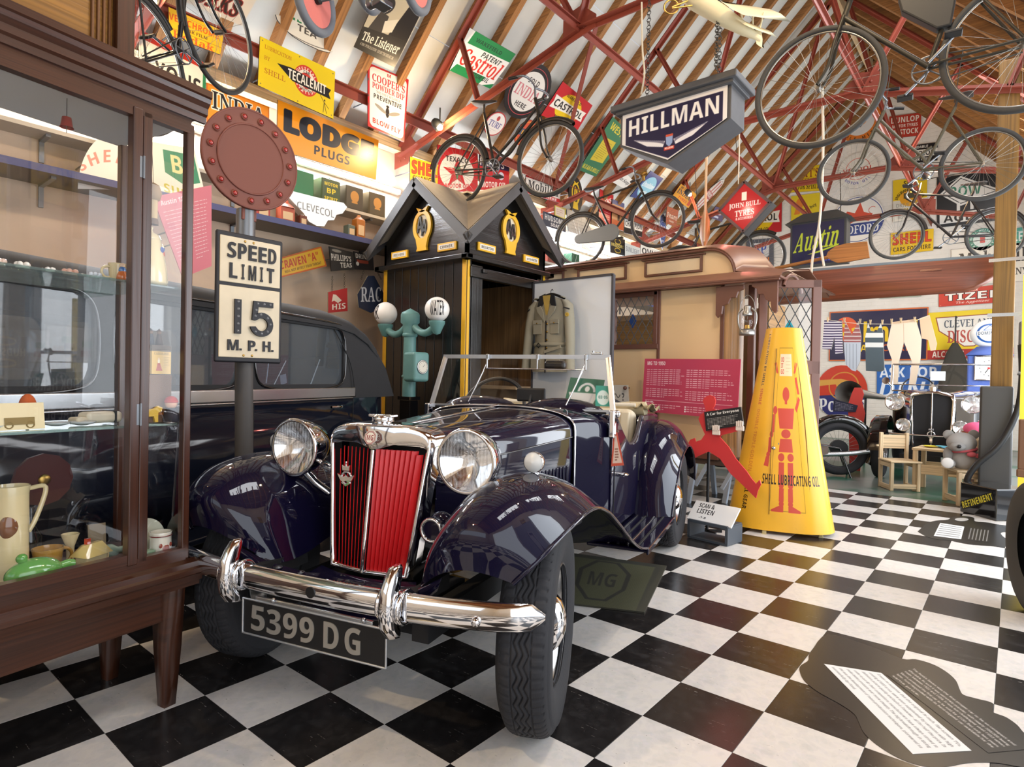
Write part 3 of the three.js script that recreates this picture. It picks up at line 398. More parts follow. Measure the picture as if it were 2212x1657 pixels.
  P('windscreen_glass', skin([[wsB(-0.98), wsB(0.98)], [wsT(-0.98), wsT(0.98)]]), M.glass, ws);
  P('scuttle_rubber', rb(1.0, 0.012, 0.03, 0.005, 0, 0.952, -1.15), M.matt, ws);
  for (const x of [-0.2, 0.1, 0.37]) { P('wiper_pivot', [rb(0.018, 0.035, 0.02, 0.005, x, 1.235, -1.2), rod([x, 1.225, -1.19], [x + 0.004, 1.17, -1.18], 0.005)], M.dullChrome, ws); }
  P('wiper_link', rod([-0.2, 1.172, -1.18], [0.374, 1.17, -1.18], 0.0035), M.chrome, ws); for (const x of [-0.2, 0.37]) P('wiper_blade', [rod([x, 1.2, -1.185], [x - 0.04, 1.09, -1.16], 0.003), rod([x - 0.01, 1.16, -1.172], [x - 0.085, 0.985, -1.14], 0.0045)], M.chrome, ws);
  P('wiper_motor', rb(0.12, 0.05, 0.06, 0.02, 0.18, 1.195, -1.26), M.black, ws); P('rear_view_mirror', [rb(0.17, 0.075, 0.02, 0.012, 0.05, 1.03, -1.24), rod([0.05, 0.96, -1.2], [0.05, 1.03, -1.235], 0.007)], M.black);
  P('windscreen_bracket', [rb(0.06, 0.012, 0.02, 0.004, 0.42, 1.256, -1.225), rod([0.40, 1.24, -1.225], [0.40, 1.27, -1.225], 0.006), rod([0.44, 1.24, -1.225], [0.44, 1.265, -1.225], 0.006)], M.dullChrome, ws);
  P('steering_wheel', [tor(0.2, 0.012, -0.27, 0.94, -1.42, [-0.5, 0, 0], 40, 8), rod([-0.27, 0.93, -1.4], [-0.27, 0.75, -1.1], 0.015), rod([-0.45, 0.93, -1.41], [-0.09, 0.93, -1.41], 0.006)], M.black);
  P('dashboard', rb(1.0, 0.18, 0.03, 0.01, 0, 0.85, -1.2), M.navy); for (const s of [-1, 1]) P('dash_hump', sp(0.16, 0.24 * s, 0.94, -1.2, [1.5, 0.5, 0.5]), M.navy);
  // radiator shell with a shallow V, red slats behind a centre bar
  const vee = (x, y) => 0.145 - 0.05 * (y - 0.44) / 0.5 - 0.14 * Math.abs(x);
  const oline = (ins) => { const p = [], hb = 0.172 - ins, ht = 0.222 - ins, y0 = 0.428 + ins, y1 = 0.875, yc = 0.952 - ins; for (let i = 0; i <= 6; i++) p.push([-hb + 2 * hb * i / 6, y0]); for (let i = 1; i < 8; i++) p.push([hb + (ht - hb) * i / 8, y0 + (y1 - y0) * i / 8]); for (let i = 0; i <= 22; i++) { const a = PI * i / 22, c = Math.cos(a), s = Math.sin(a); p.push([Math.sign(c) * Math.pow(Math.abs(c), 0.5) * ht, y1 + Math.pow(s, 0.7) * (yc - y1)]); } for (let i = 7; i > 0; i--) p.push([-hb - (ht - hb) * i / 8, y0 + (y1 - y0) * i / 8]); return p; };
  const ring = (ins, dz, dip = 0) => oline(ins).map(([x, y]) => [x, y - (dip && y > 0.86 ? dip * Math.max(0, 1 - Math.abs(x) / 0.06) : 0), vee(x, y) + dz]);
  const inner = (ins, dz) => { const o = oline(ins); return o.map(([x, y]) => { const yy = y > 0.865 ? 0.865 + (y - 0.865) * 0.25 : y; return [x, yy - (y > 0.86 ? 0.022 * Math.max(0, 1 - Math.abs(x) / 0.05) : 0), vee(x, yy) + dz]; }); };
  const shell = P('radiator_shell', [loft([oline(0.0).map(([x, y]) => [x, y, -0.03]), ring(0, -0.025), ring(0.004, -0.006), ring(0.012, 0.002), inner(0.021, 0), inner(0.024, -0.012), inner(0.024, -0.05)], false)], M.chrome);
  P('filler_cap', [lathe([[0, 0.045], [0.03, 0.044], [0.038, 0.036], [0.04, 0.02], [0.03, 0.018], [0.03, 0]], 28, [0, 0.938, 0.045]), rb(0.1, 0.01, 0.045, 0.005, 0.0, 0.978, 0.045)], M.chrome, shell); P('centre_bar', tube([[0, 0.445, 0.15], [0, 0.65, 0.125], [0, 0.86, 0.10]], 0.008, 16), M.chrome, shell);
  P('radiator_core', bx(0.36, 0.46, 0.01, 0, 0.66, 0.0), M.matt, shell);
  for (const s of [1, -1]) for (let k = 0; k < 9; k++) { const x = (0.016 + k * 0.0195), yt = 0.862 - (k > 7 ? 0.012 : 0), f = (y) => x * (0.77 + 0.23 * (y - 0.44) / 0.43) * s, a = R(53); const pts = []; for (const y of [0.437, yt]) pts.push([f(y), y, vee(f(y), y) - 0.016]); const d = V(Math.cos(a) * s, 0, -Math.sin(a)).multiplyScalar(0.0125), n = V(Math.sin(a) * s, 0, Math.cos(a)).multiplyScalar(0.0016); const c = pts.map(vv); const q = (p, u, w) => p.clone().addScaledVector(d, u).addScaledVector(n, w); P('grille_slat', loft(c.map((p) => [q(p, -1, -1), q(p, 1, -1), q(p, 1, 1), q(p, -1, 1)])), M.grilleRed, shell); }
  { const r = print(160, 160, (g, w, h) => { bg(g, w, h, '#c9c6bd'); const oc = (k) => arcPts(w / 2, h / 2, w * k, PI / 8, PI / 8 + 2 * PI * 7 / 8, 7); pg(g, oc(0.5), '#b9b4a8'); pg(g, oc(0.49), '#ece6d8'); pg(g, oc(0.455), '#8b1d24', 4); pg(g, oc(0.39), '#8b1d24', 7); tx(g, 'MG', w * 0.24, h * 0.32, w * 0.52, h * 0.36, '#8b1d24', B); }); const b = ext(arcPts(0, 0, 0.026, PI / 8, PI / 8 + 2 * PI * 7 / 8, 7), 0.005, 0.001, [0, 0.90, 0.1], [-0.25, 0, 0]); mesh('maker_badge', [setPrintUV(tf(b, [0, -0.90, -0.1]).translate(0, 0, 0), r, (x, y) => [x / 0.053 + 0.5, y / 0.053 + 0.5])], r.s.mat, shell).position.set(0, 0.905, 0.112); }
  // club badge: crown, ring and wings
  { const b = new THREE.Group(); b.name = 'grille_badge'; b.position.set(-0.085, 0.765, 0.135); car.add(b); mesh('ring', tor(0.021, 0.004, 0, -0.005, 0, undefined, 28, 8), M.chrome, b); mesh('wings', [ext([[-0.036, 0.008], [-0.012, -0.002], [0, 0.004], [0.012, -0.002], [0.036, 0.008], [0.024, -0.012], [0.012, -0.02], [0, -0.014], [-0.012, -0.02], [-0.024, -0.012]], 0.005, 0.001)], M.chrome, b); mesh('crown', [ext([[-0.014, 0.022], [-0.016, 0.04], [-0.006, 0.034], [0, 0.046], [0.006, 0.034], [0.016, 0.04], [0.014, 0.022]], 0.005, 0.001), sp(0.004, 0, 0.05, 0.003)], M.chrome, b); mesh('scroll', ext([[-0.02, -0.022], [0, -0.034], [0.02, -0.022], [0.013, -0.018], [0, -0.026], [-0.013, -0.018]], 0.004, 0.001), M.chrome, b); }
  // valance, bumper, overriders, number plate
  P('front_valance', skin([[[-0.2, .43, .12], [-0.1, .43, .155], [0, .43, .165], [0.1, .43, .155], [0.2, .43, .12]], [[-0.24, .40, .2], [-0.1, .40, .235], [0, .40, .245], [0.1, .40, .235], [0.24, .40, .2]], [[-0.24, .33, .2], [-0.1, .33, .235], [0, .33, .245], [0.1, .33, .235], [0.24, .33, .2]]], { thick: 0.003 }));
  for (const [x, y, z] of [[-0.27, .455, .262], [0.25, .45, .262], [-0.22, .43, .21], [0.2, .43, .21]]) P('apron_bolt', mg([sp(0.012, x, y, z, [1, 0.5, 1], undefined, 10), tor(0.014, 0.003, x, y, z, [PI / 2, 0, 0], 14, 5)]), M.steel);
  P('chassis_rail', [bx(0.06, 0.08, 2.9, -0.3, 0.34, -1.2), bx(0.06, 0.08, 2.9, 0.3, 0.34, -1.2), rod([-0.55, 0.3, 0], [0.55, 0.3, 0], 0.03), rod([-0.55, 0.33, -2.39], [0.55, 0.33, -2.39], 0.035), bx(0.5, 0.1, 0.3, 0, 0.33, 0.02)], M.matt);
  const bp = []; for (let i = -24; i <= 24; i++) { const t = i / 24, x = 0.725 * t, k = Math.abs(t); bp.push({ x, z: 0.41 - 0.10 * Math.pow(k, 2.6) - 0.02 * Math.pow(k, 12), h: 0.042 * (k > 0.93 ? Math.sqrt(Math.max(0.03, 1 - Math.pow((k - 0.93) / 0.07, 2))) : 1) }); }
  const bum = P('bumper', loft(bp.map(({ x, z, h }) => Array.from({ length: 14 }, (_, i) => { const a = i / 14 * 2 * PI; return [x, 0.468 + h * Math.sin(a), z + (Math.cos(a) > 0 ? 0.024 : 0.004) * Math.cos(a) * (h / 0.042)]; }).reverse())), M.chrome);
  for (const s of [1, -1]) { const ov = [[0.375, 0.012, 0.40, .006], [0.385, 0.024, 0.425, .02], [0.42, 0.028, 0.447, .03], [0.47, 0.029, 0.455, .034], [0.52, 0.027, 0.447, .03], [0.555, 0.024, 0.428, .024], [0.575, 0.02, 0.412, .016], [0.582, 0.008, 0.40, .006]]; P('overrider', [loft(ov.map(([y, w, zf, dz]) => [[-w, -dz], [-w * 0.8, 0], [-w * 0.35, 0.012], [w * 0.35, 0.012], [w * 0.8, 0], [w, -dz], [w * 0.6, -dz - 0.012], [-w * 0.6, -dz - 0.012]].map(([x, z]) => [0.31 * s + x, y, zf + z]))), tor(0.044, 0.007, 0.31 * s + 0.034, 0.468, 0.398, [0, PI / 2, 0], 24, 6), tor(0.044, 0.007, 0.31 * s - 0.034, 0.468, 0.398, [0, PI / 2, 0], 24, 6)], M.chrome, bum); P('bumper_bolt', sp(0.014, 0.56 * s, 0.46, 0.385, undefined, undefined, 12), M.chrome, bum); P('bumper_iron', bx(0.03, 0.05, 0.3, 0.3 * s, 0.45, 0.25), M.matt); }
  P('starting_handle_hole', tf(cy(0.017, 0.017, 0.004, 0, 0, 0, [PI / 2, 0, 0], 16), [0.03, 0.47, 0.434]), M.black, bum);
  const np = P('number_plate', [rb(0.56, 0.112, 0.006, 0.004, 0, 0.336, 0.395)], M.black); const fr = 0.28, fh = 0.056; P('plate_rim', [[-fr, -fh, fr, -fh], [fr, -fh, fr, fh], [fr, fh, -fr, fh], [-fr, fh, -fr, -fh]].map(([a, b, c, d]) => rod([a, 0.336 + b, 0.399], [c, 0.336 + d, 0.399], 0.0035)), M.alu, np);
  [['5', -0.25], ['3', -0.183], ['9', -0.116], ['9', -0.049], ['D', 0.045], ['G', 0.125]].forEach(([c, x], i) => P('plate_character', letter(c, 0.056, 0.079, 0.003, x + 0.008, 0.297, 0.398), std('#a9a49b', 0.4, 0.5), np)); P('plate_bracket', [rb(0.46, 0.02, 0.012, 0.004, 0, 0.395, 0.392), sp(0.008, -0.15, 0.405, 0.40), sp(0.008, 0.2, 0.405, 0.40)], M.dullChrome, np);
  // little paddle sign on the scuttle and tyre-change triangle hung on the pillar
}
// ---------------------------------------------------------------- glazed display cabinet at the left
const cabTurn = Math.atan2(-Math.cos(R(10.4)), Math.sin(R(10.4))), cabO = V(-2.142, 0, -0.872);
const cab = (x, y, z) => V(x, y, z).applyAxisAngle(V(0, 1, 0), cabTurn).add(cabO);
{
  const c = thing('display_cabinet', 'tall mahogany glass-fronted cabinet on tapered legs full of china and toys', 'cabinet', cabO, cabTurn);
  const L = 1.25, D = 0.42, x0 = -0.005, mid = L / 2, P = (n, g, m = M.mahogany, par = c) => mesh(n, g, m, par);
  const prof = [[0, 1.965], [0.012, 1.965], [0.014, 1.985], [0.022, 1.992], [0.024, 2.012], [0.036, 2.026], [0.04, 2.04], [0.046, 2.045], [0.046, 2.066], [0, 2.066]];
  P('cornice', [ext(prof, L + 0.09, 0, [0, 0, 0]).applyMatrix4(new THREE.Matrix4().set(0, 0, 1, -0.045, 0, 1, 0, 0, -1, 0, 0, 0, 0, 0, 0, 1)), ext(prof, D, 0).applyMatrix4(new THREE.Matrix4().set(-1, 0, 0, 0, 0, 1, 0, 0, 0, 0, 1, 0, 0, 0, 0, 1)), bx(L + 0.08, 0.012, D + 0.04, mid, 2.06, D / 2)]);
  P('top_board', bx(L, 0.02, D, mid, 1.955, D / 2), std('#b9bcc2', 0.6)); P('bottom_board', bx(L, 0.03, D, mid, 0.475, D / 2));
  P('frieze_rail', bx(L, 0.055, 0.03, mid, 1.945, 0.012)); P('bottom_rail', bx(L, 0.05, 0.03, mid, 0.505, 0.012));
  const bm = [[0, 0.40], [0.018, 0.40], [0.02, 0.415], [0.034, 0.42], [0.036, 0.44], [0.045, 0.447], [0.045, 0.462], [0.03, 0.466], [0.028, 0.482], [0, 0.49]];
  P('base_moulding', [ext(bm, L + 0.08, 0).applyMatrix4(new THREE.Matrix4().set(0, 0, 1, -0.04, 0, 1, 0, 0, -1, 0, 0, 0, 0, 0, 0, 1)), ext(bm, D, 0).applyMatrix4(new THREE.Matrix4().set(-1, 0, 0, 0, 0, 1, 0, 0, 0, 0, 1, 0, 0, 0, 0, 1))]);
  P('apron', [bx(L - 0.04, 0.11, 0.025, mid, 0.355, 0.02), bx(0.025, 0.11, D - 0.04, 0.01, 0.355, D / 2)]);
  for (const [lx, lz] of [[0.035, 0.035], [L - 0.035, 0.035], [0.035, D - 0.035], [L - 0.035, D - 0.035]]) P('leg', loft([[0.41, 0.037], [0.2, 0.03], [0, 0.019]].map(([y, w]) => [[lx - w, y, lz - w], [lx - w, y, lz + w], [lx + w, y, lz + w], [lx + w, y, lz - w]])));
  // corner posts and stiles
  for (const [px, pz, w] of [[0.0, 0.012, 0.026], [0.0, D - 0.012, 0.026], [L, 0.012, 0.03], [L, D - 0.012, 0.03]]) P('corner_post', rb(w, 1.46, 0.028, 0.005, px, 1.22, pz));
  P('stile', rb(0.03, 1.42, 0.03, 0.004, 0.142, 1.225, 0.012)); const door = P('door_stile', rb(0.03, 1.42, 0.034, 0.004, 0.176, 1.225, 0.006)); for (const y of [1.72, 0.95]) P('hinge', [rod([0.159, y, -0.012], [0.159, y + 0.07, -0.012], 0.004), bx(0.014, 0.065, 0.003, 0.164, y + 0.035, -0.01)], M.steel, door);
  each('door_rail', [bx(L - 0.2, 0.035, 0.03, 0.19 + (L - 0.2) / 2, 1.925, 0.008), bx(L - 0.2, 0.03, 0.03, 0.19 + (L - 0.2) / 2, 0.535, 0.008)], M.mahogany, c);
  P('stile', rb(0.03, 1.42, 0.034, 0.004, L - 0.03, 1.225, 0.006));
  const pane = std('#ffffff', 0.01, 0, { transmission: 1, thickness: 0, ior: 1.5 });
  P('glass_pane', skin([[[0.014, 0.53, 0.012], [0.128, 0.53, 0.012]], [[0.014, 1.92, 0.012], [0.128, 1.92, 0.012]]]), pane); P('glass_pane', skin([[[0.19, 0.55, 0.01], [L - 0.045, 0.55, 0.01]], [[0.19, 1.91, 0.01], [L - 0.045, 1.91, 0.01]]]), pane);
  P('glass_pane', skin([[[0, 0.5, 0.03], [0, 0.5, D - 0.03]], [[0, 1.95, 0.03], [0, 1.95, D - 0.03]]]), pane); P('glass_pane', skin([[[0, 0.5, D - 0.01], [L, 0.5, D - 0.01]], [[0, 1.95, D - 0.01], [L, 1.95, D - 0.01]]]), pane);
  for (const y of [1.40, 0.945]) P('glass_shelf', rb(L - 0.03, 0.008, D - 0.06, 0.002, mid, y, D / 2), std('#cfe0da', 0.03, 0, { transmission: 0.9, thickness: 0, ior: 1.5 }));
  // wooden box cupboard standing on the cabinet, at the left
  const w = thing('wall_cupboard', 'honey wood cupboard with fluted pilaster standing on the mahogany cabinet', 'cupboard', cab(0.09, 2.068, 0.06), cabTurn); mesh('body', bx(0.6, 0.5, 0.3, 0.42, 0.25, 0.15), wood('#a3702f', 0.35), w); mesh('cornice', bx(0.05, 0.5, 0.34, 0.105, 0.25, 0.14), M.mahogany, w); for (let k = 0; k < 4; k++) mesh('flute', rb(0.008, 0.49, 0.012, 0.003, 0.14 + k * 0.016, 0.25, -0.002), wood('#7d4f28', 0.35), w);
}
// china and toys inside the cabinet: x along the glass, z inward
{
  const S1 = 1.405, S2y = 0.95, S0 = 0.492, T = (n, label, cat, x, y, z, turn = 0, grp) => thing(n, label, cat, cab(x, y, z), cabTurn + turn, grp);
  const glaze = (c) => std(c, 0.12, 0, { clearcoat: 0.8, clearcoatRoughness: 0.05 }), creamG = glaze('#e6d3a4'), whiteG = glaze('#e8e2d2');
  { const t = T('coffee_pot', 'tall cream enamel coffee pot with painted flowers on the upper glass shelf', 'coffee pot', 0.078, S1, 0.09, 0.7); t.scale.setScalar(0.88); mesh('body', lathe([[0, 0], [0.055, 0], [0.06, 0.015], [0.057, 0.06], [0.046, 0.13], [0.036, 0.165], [0.036, 0.175]], 36), creamG, t); mesh('lid', lathe([[0.038, 0.173], [0.03, 0.19], [0.01, 0.2], [0.006, 0.21], [0.01, 0.218], [0, 0.222]], 30), creamG, t); mesh('spout', tube([[-0.05, 0.05, 0], [-0.075, 0.07, 0], [-0.082, 0.11, 0], [-0.085, 0.15, 0], [-0.1, 0.17, 0], [-0.112, 0.168, 0]], 0.009, 30), creamG, t); mesh('handle', tube([[0.04, 0.15, 0], [0.075, 0.14, 0], [0.08, 0.09, 0], [0.055, 0.05, 0]], 0.006, 24), creamG, t); for (const [a, y, r, c] of [[0.2, 0.135, 0.012, '#3d5aa8'], [-0.15, 0.12, 0.014, '#d9532c'], [0.15, 0.105, 0.012, '#d9532c'], [0.45, 0.1, 0.009, '#4f7d46'], [-0.4, 0.14, 0.009, '#3d5aa8']]) mesh('flower', sp(r, Math.sin(a) * 0.046, y, -Math.cos(a) * 0.046, [1, 1, 0.25], [0, -a, 0], 10), glaze(c), t); }
  const egg = (n, label, cat, x, y, z, turn, parts) => { const t = T(n, label, cat, x, y, z, turn); for (const [pn, g, m] of parts) mesh(pn, g, m, t); return t; };
  egg('handled_mug', 'cream loving cup with two handles on the upper glass shelf', 'mug', 0.14, S1, 0.16, 0, [['body', lathe([[0, 0], [0.02, 0], [0.026, 0.02], [0.03, 0.06], [0.031, 0.065], [0.027, 0.064], [0.024, 0.02], [0, 0.008]], 24), creamG], ['handle', tor(0.018, 0.004, 0.034, 0.035, 0), creamG]]);
  egg('figurine', 'small orange and blue china lady on the upper glass shelf', 'figurine', 0.165, S1, 0.09, 0, [['skirt', lathe([[0, 0], [0.018, 0], [0.016, 0.02], [0.008, 0.036]], 18), glaze('#d06a25')], ['shawl', sp(0.011, 0, 0.036, 0, [1, 1.2, 0.9]), glaze('#4477b5')], ['head', sp(0.008, 0, 0.051, 0), glaze('#e8c6a6')]]);
  for (const [i, [x, z, c, r]] of [[0.24, 0.1, '#dfe3ea', 0.016], [0.29, 0.14, '#d9a48c', 0.02], [0.42, 0.12, '#efe6da', 0.018], [0.36, 0.1, '#e9e4dc', 0.012], [0.47, 0.15, '#e8c9b8', 0.022], [0.52, 0.1, '#f0ebe2', 0.016]].entries()) egg('trinket', ['small silver-grey china figure between other trinkets on the upper shelf', 'pink china shell on the upper glass shelf', 'white china shell trinket on the upper glass shelf', 'tiny white bell-shaped trinket on the upper glass shelf', 'pale pink china bouquet on the upper glass shelf', 'frilly white china flower on the upper glass shelf'][i], 'ornament', x, S1, z, i, [['base', lathe([[0, 0], [r, 0], [r * 0.9, r * 0.4], [r * 0.4, r * 0.8], [0, r]], 14), glaze(c)], ['petals', [0, 1, 2, 3, 4].map((k) => sp(r * 0.42, Math.cos(k * 1.256) * r * 0.7, r * 0.75, Math.sin(k * 1.256) * r * 0.7, undefined, undefined, 8)), glaze(c)]]);
  // tin with a crinoline lady
  { const t = T('biscuit_tin', 'yellow tin printed with a lady in a red crinoline', 'tin', 0.055, 1.112, 0.09, 0.2); const r = print(150, 160, (g, w, h) => { bg(g, w, h, '#d9b25a'); rc(g, 0, 0, w, h * 0.06, '#6f5a3a'); tx(g, 'CAROLINE', w * 0.12, h * 0.1, w * 0.76, h * 0.1, '#6b4a22', SE); pg(g, [[w * 0.22, h * 0.86], [w * 0.3, h * 0.55], [w * 0.42, h * 0.55], [w * 0.55, h * 0.86]], '#b32a24'); for (let i = 0; i < 5; i++) rc(g, w * (0.27 + i * 0.055), h * 0.6, w * 0.012, h * 0.26, '#e8c9a8'); el(g, w * 0.36, h * 0.46, w * 0.06, h * 0.09, '#efe0c6'); el(g, w * 0.36, h * 0.36, w * 0.045, h * 0.05, '#e8c6a0'); lines(g, w * 0.62, h * 0.3, w * 0.3, 7, h * 0.07, 2, '#8a6a35'); }); const b = bx(0.075, 0.08, 0.05, 0, 0.04, 0); setPrintUV(b, r); mesh('body', b, r.s.mat, t); mesh('lid', rb(0.078, 0.016, 0.053, 0.003, 0, 0.088, 0), std('#5c4a38', 0.5), t); }
  for (const [x, c, l] of [[0.045, '#4a342a', 'small dark carved figure standing on the yellow tin'], [0.073, '#3a3a44', 'small grey-skirted figure standing on the yellow tin']]) egg('figurine', l, 'figurine', x, 1.209, 0.09, 0, [['body', lathe([[0, 0], [0.012, 0], [0.009, 0.02], [0.006, 0.036]], 14), std(c, 0.5)], ['head', sp(0.007, 0, 0.042, 0), std('#8c6a50', 0.5)], ['hat', lathe([[0, 0.056], [0.005, 0.05], [0.011, 0.047]], 14), std(c, 0.5)]]);
  // doll, dog and book on a small box
  egg('toy_box', 'brown wooden toy box with letter tiles under the yellow tin', 'box', 0.062, S2y, 0.1, 0, [['body', rb(0.09, 0.16, 0.08, 0.004, 0, 0.08, 0), std('#7a5a42', 0.6)], ['edge_strip', bx(0.098, 0.008, 0.088, 0, 0.03, 0), std('#b06a2a', 0.5)]]);
  egg('doll', 'small doll in a red cap and dark jacket', 'doll', 0.034, S2y + 0.005, 0.034, 0, [['coat', lathe([[0, 0], [0.025, 0], [0.022, 0.03], [0.014, 0.045]], 16), std('#2b2a33', 0.8)], ['head', sp(0.019, 0, 0.06, 0), std('#d9a88a', 0.6)], ['cap', sp(0.02, 0, 0.068, 0.001, [1, 0.8, 1]), std('#b02a28', 0.8)], ['brim', tor(0.018, 0.004, 0, 0.066, 0, [PI / 2, 0, 0], 20, 6), std('#c23a34', 0.8)]]);
  egg('toy_dog', 'flat yellow toy dog', 'toy', 0.095, S2y + 0.005, 0.036, 0, [['body', ext([[0.03, 0], [0.022, 0], [0.02, 0.018], [-0.005, 0.02], [-0.01, 0], [-0.018, 0], [-0.018, 0.03], [-0.03, 0.036], [-0.032, 0.046], [-0.018, 0.052], [-0.008, 0.044], [0.024, 0.038], [0.034, 0.044], [0.032, 0.02]], 0.008, 0.001), std('#c9a22c', 0.6)]]);
  egg('toy_car_case', 'white metal toy car case with black straps on the middle shelf', 'toy car', 0.2, S2y, 0.14, 0.1, [['body', rb(0.11, 0.035, 0.06, 0.012, 0, 0.022, 0), std('#e2d8c0', 0.4)], ['bonnet', rb(0.05, 0.022, 0.05, 0.008, 0.06, 0.014, 0), std('#d9cdb2', 0.4)], ['strap', bx(0.006, 0.038, 0.063, -0.03, 0.022, 0), M.black]]);
  egg('postcard', 'cream card with a dotted border and a motor car drawn on it', 'card', 0.44, S2y, 0.08, 0, [['card', (() => bx(0.12, 0.075, 0.003, 0, 0.038, 0, [0.15, 0, 0]))(), std('#e3d2a8', 0.8)], ['drawing', [bx(0.07, 0.02, 0.002, 0, 0.025, -0.005, [0.15, 0, 0]), tor(0.009, 0.002, -0.025, 0.014, -0.006, undefined, 14, 4), tor(0.009, 0.002, 0.025, 0.014, -0.006, undefined, 14, 4)], std('#8a7444', 0.8)]]);
  for (const [x, z, k] of [[0.34, 0.1, 0], [0.28, 0.08, 1], [0.50, 0.1, 2]]) egg('trinket_dish', ['small glass dish of buttons on the middle shelf', 'shallow dish with cutlery on the middle shelf', 'pressed glass dish in front of the postcard'][k], 'dish', x, S2y + 0.001, z, 0, [['bowl', lathe([[0, 0.004], [0.012, 0.003], [0.03, 0.008], [0.036, 0.014], [0.032, 0.013], [0.012, 0.007], [0, 0.007]], 24), glaze('#cfd4d6')]]);
  egg('cane_doll', 'orange feathered toy bird on the middle shelf', 'toy', 0.40, S2y, 0.13, 0.3, [['body', sp(0.03, 0, 0.06, 0, [0.8, 1.3, 0.6]), std('#b5531f', 0.8)], ['stand', rod([0, 0, 0], [0, 0.03, 0], 0.004), M.darkWood]]);
  // lower floor of the cabinet
  egg('royal_mug', 'white commemorative mug with a red crest on the cabinet floor', 'mug', 0.045, S0, 0.065, 0, [['body', lathe([[0, 0], [0.032, 0], [0.033, 0.01], [0.032, 0.085], [0.034, 0.092], [0.03, 0.092], [0.028, 0.01], [0, 0.008]], 32), whiteG], ['rim_band', tor(0.0335, 0.0018, 0, 0.08, 0, [PI / 2, 0, 0], 32, 6), glaze('#7a2a2a')], ['crest', [sp(0.012, 0, 0.04, -0.03, [1, 1.2, 0.3]), sp(0.008, -0.014, 0.05, -0.028, [1, 1, 0.3]), sp(0.008, 0.014, 0.05, -0.028, [1, 1, 0.3])], glaze('#9c4a3a')]]);
  egg('crest_plate', 'pale china plate propped up behind the white commemorative mug', 'plate', 0.068, S0 + 0.067, 0.125, 0, [['dish', lathe([[0, 0.002], [0.035, 0.003], [0.064, 0.012], [0.064, 0.015], [0.035, 0.006], [0, 0.005]], 40, undefined, [-PI / 2 + 0.15, 0, 0]), glaze('#c9cbb8')]]);
  egg('tall_jug', 'tall cream jug with an angular handle and brown portrait', 'jug', 0.41, S0, 0.2, 0, [['body', lathe([[0, 0], [0.042, 0], [0.044, 0.01], [0.043, 0.26], [0.046, 0.285], [0.043, 0.285], [0.04, 0.26], [0.04, 0.02], [0, 0.01]], 32), creamG], ['handle', tube([[-0.04, 0.27, 0], [-0.085, 0.272, 0], [-0.088, 0.26, 0], [-0.06, 0.17, 0], [-0.044, 0.14, 0]], 0.007, 30), creamG], ['portrait', sp(0.035, 0.01, 0.17, -0.026, [0.8, 1.3, 0.55]), glaze('#7a4a2a')]]);
  egg('green_teapot', 'glossy green pig-shaped teapot on the cabinet floor', 'teapot', 0.40, S0, 0.08, 0, [['body', sp(0.055, 0, 0.045, 0, [1.3, 0.8, 0.8]), glaze('#5fa04a')], ['snout', tube([[-0.06, 0.045, 0], [-0.085, 0.05, 0], [-0.1, 0.047, 0]], 0.014, 16), glaze('#6cae55')], ['lid_knob', sp(0.014, 0.03, 0.094, 0), glaze('#5fa04a')], ['foot', [cy(0.012, 0.014, 0.02, -0.03, 0.01, -0.02), cy(0.012, 0.014, 0.02, 0.03, 0.01, -0.02), cy(0.012, 0.014, 0.02, -0.03, 0.01, 0.02), cy(0.012, 0.014, 0.02, 0.03, 0.01, 0.02)], glaze('#5fa04a')]]);
  egg('cottage_teapot', 'cream cottage-shaped teapot with a red chimney on the cabinet floor', 'teapot', 0.235, S0, 0.11, 0.3, [['body', rb(0.075, 0.062, 0.055, 0.012, 0, 0.031, 0), creamG], ['roof', loft([[[-0.045, 0.055, -0.034], [0.045, 0.055, -0.034], [0.045, 0.055, 0.034], [-0.045, 0.055, 0.034]], [[-0.03, 0.09, -0.008], [0.03, 0.09, -0.008], [0.03, 0.09, 0.008], [-0.03, 0.09, 0.008]]]), glaze('#dcc27a')], ['chimney', bx(0.012, 0.022, 0.012, 0.015, 0.096, 0), glaze('#c8452c')], ['handle', tube([[-0.036, 0.05, 0], [-0.056, 0.045, 0], [-0.052, 0.02, 0], [-0.036, 0.015, 0]], 0.005, 20), creamG]]);
  egg('motto_mug', 'mustard yellow mug with a brown motif beside the cottage teapot', 'mug', 0.315, S0, 0.2, 0, [['body', lathe([[0, 0], [0.034, 0], [0.038, 0.06], [0.042, 0.08], [0.038, 0.08], [0.033, 0.01], [0, 0.008]], 28), glaze('#b98b3a')], ['handle', tor(0.024, 0.005, -0.042, 0.045, 0), glaze('#b98b3a')]]);
  egg('brown_plaque', 'round dark red wooden plaque with a brass boss at the cabinet back', 'plaque', 0.27, S0 + 0.27, 0.34, 0, [['disc', cy(0.085, 0.085, 0.014, 0, 0, 0, [PI / 2, 0, 0], 12), std('#4a1d1a', 0.3)], ['boss', sp(0.018, 0, 0, -0.01, [1, 1, 0.4]), M.brass]]);
  egg('dark_bottle', 'dark glass bottle standing behind the mustard mug', 'bottle', 0.32, S0, 0.31, 0, [['body', lathe([[0, 0], [0.035, 0], [0.036, 0.1], [0.014, 0.14], [0.013, 0.19], [0, 0.19]], 20), glaze('#141414')]]);
  egg('small_cup', 'small cream egg cup behind the cottage teapot', 'cup', 0.235, S0 + 0.06, 0.24, 0, [['bowl', lathe([[0, -0.06], [0.02, -0.06], [0.01, -0.045], [0.012, 0.0], [0.026, 0.04], [0.022, 0.04], [0, 0.01]], 20), creamG]]);
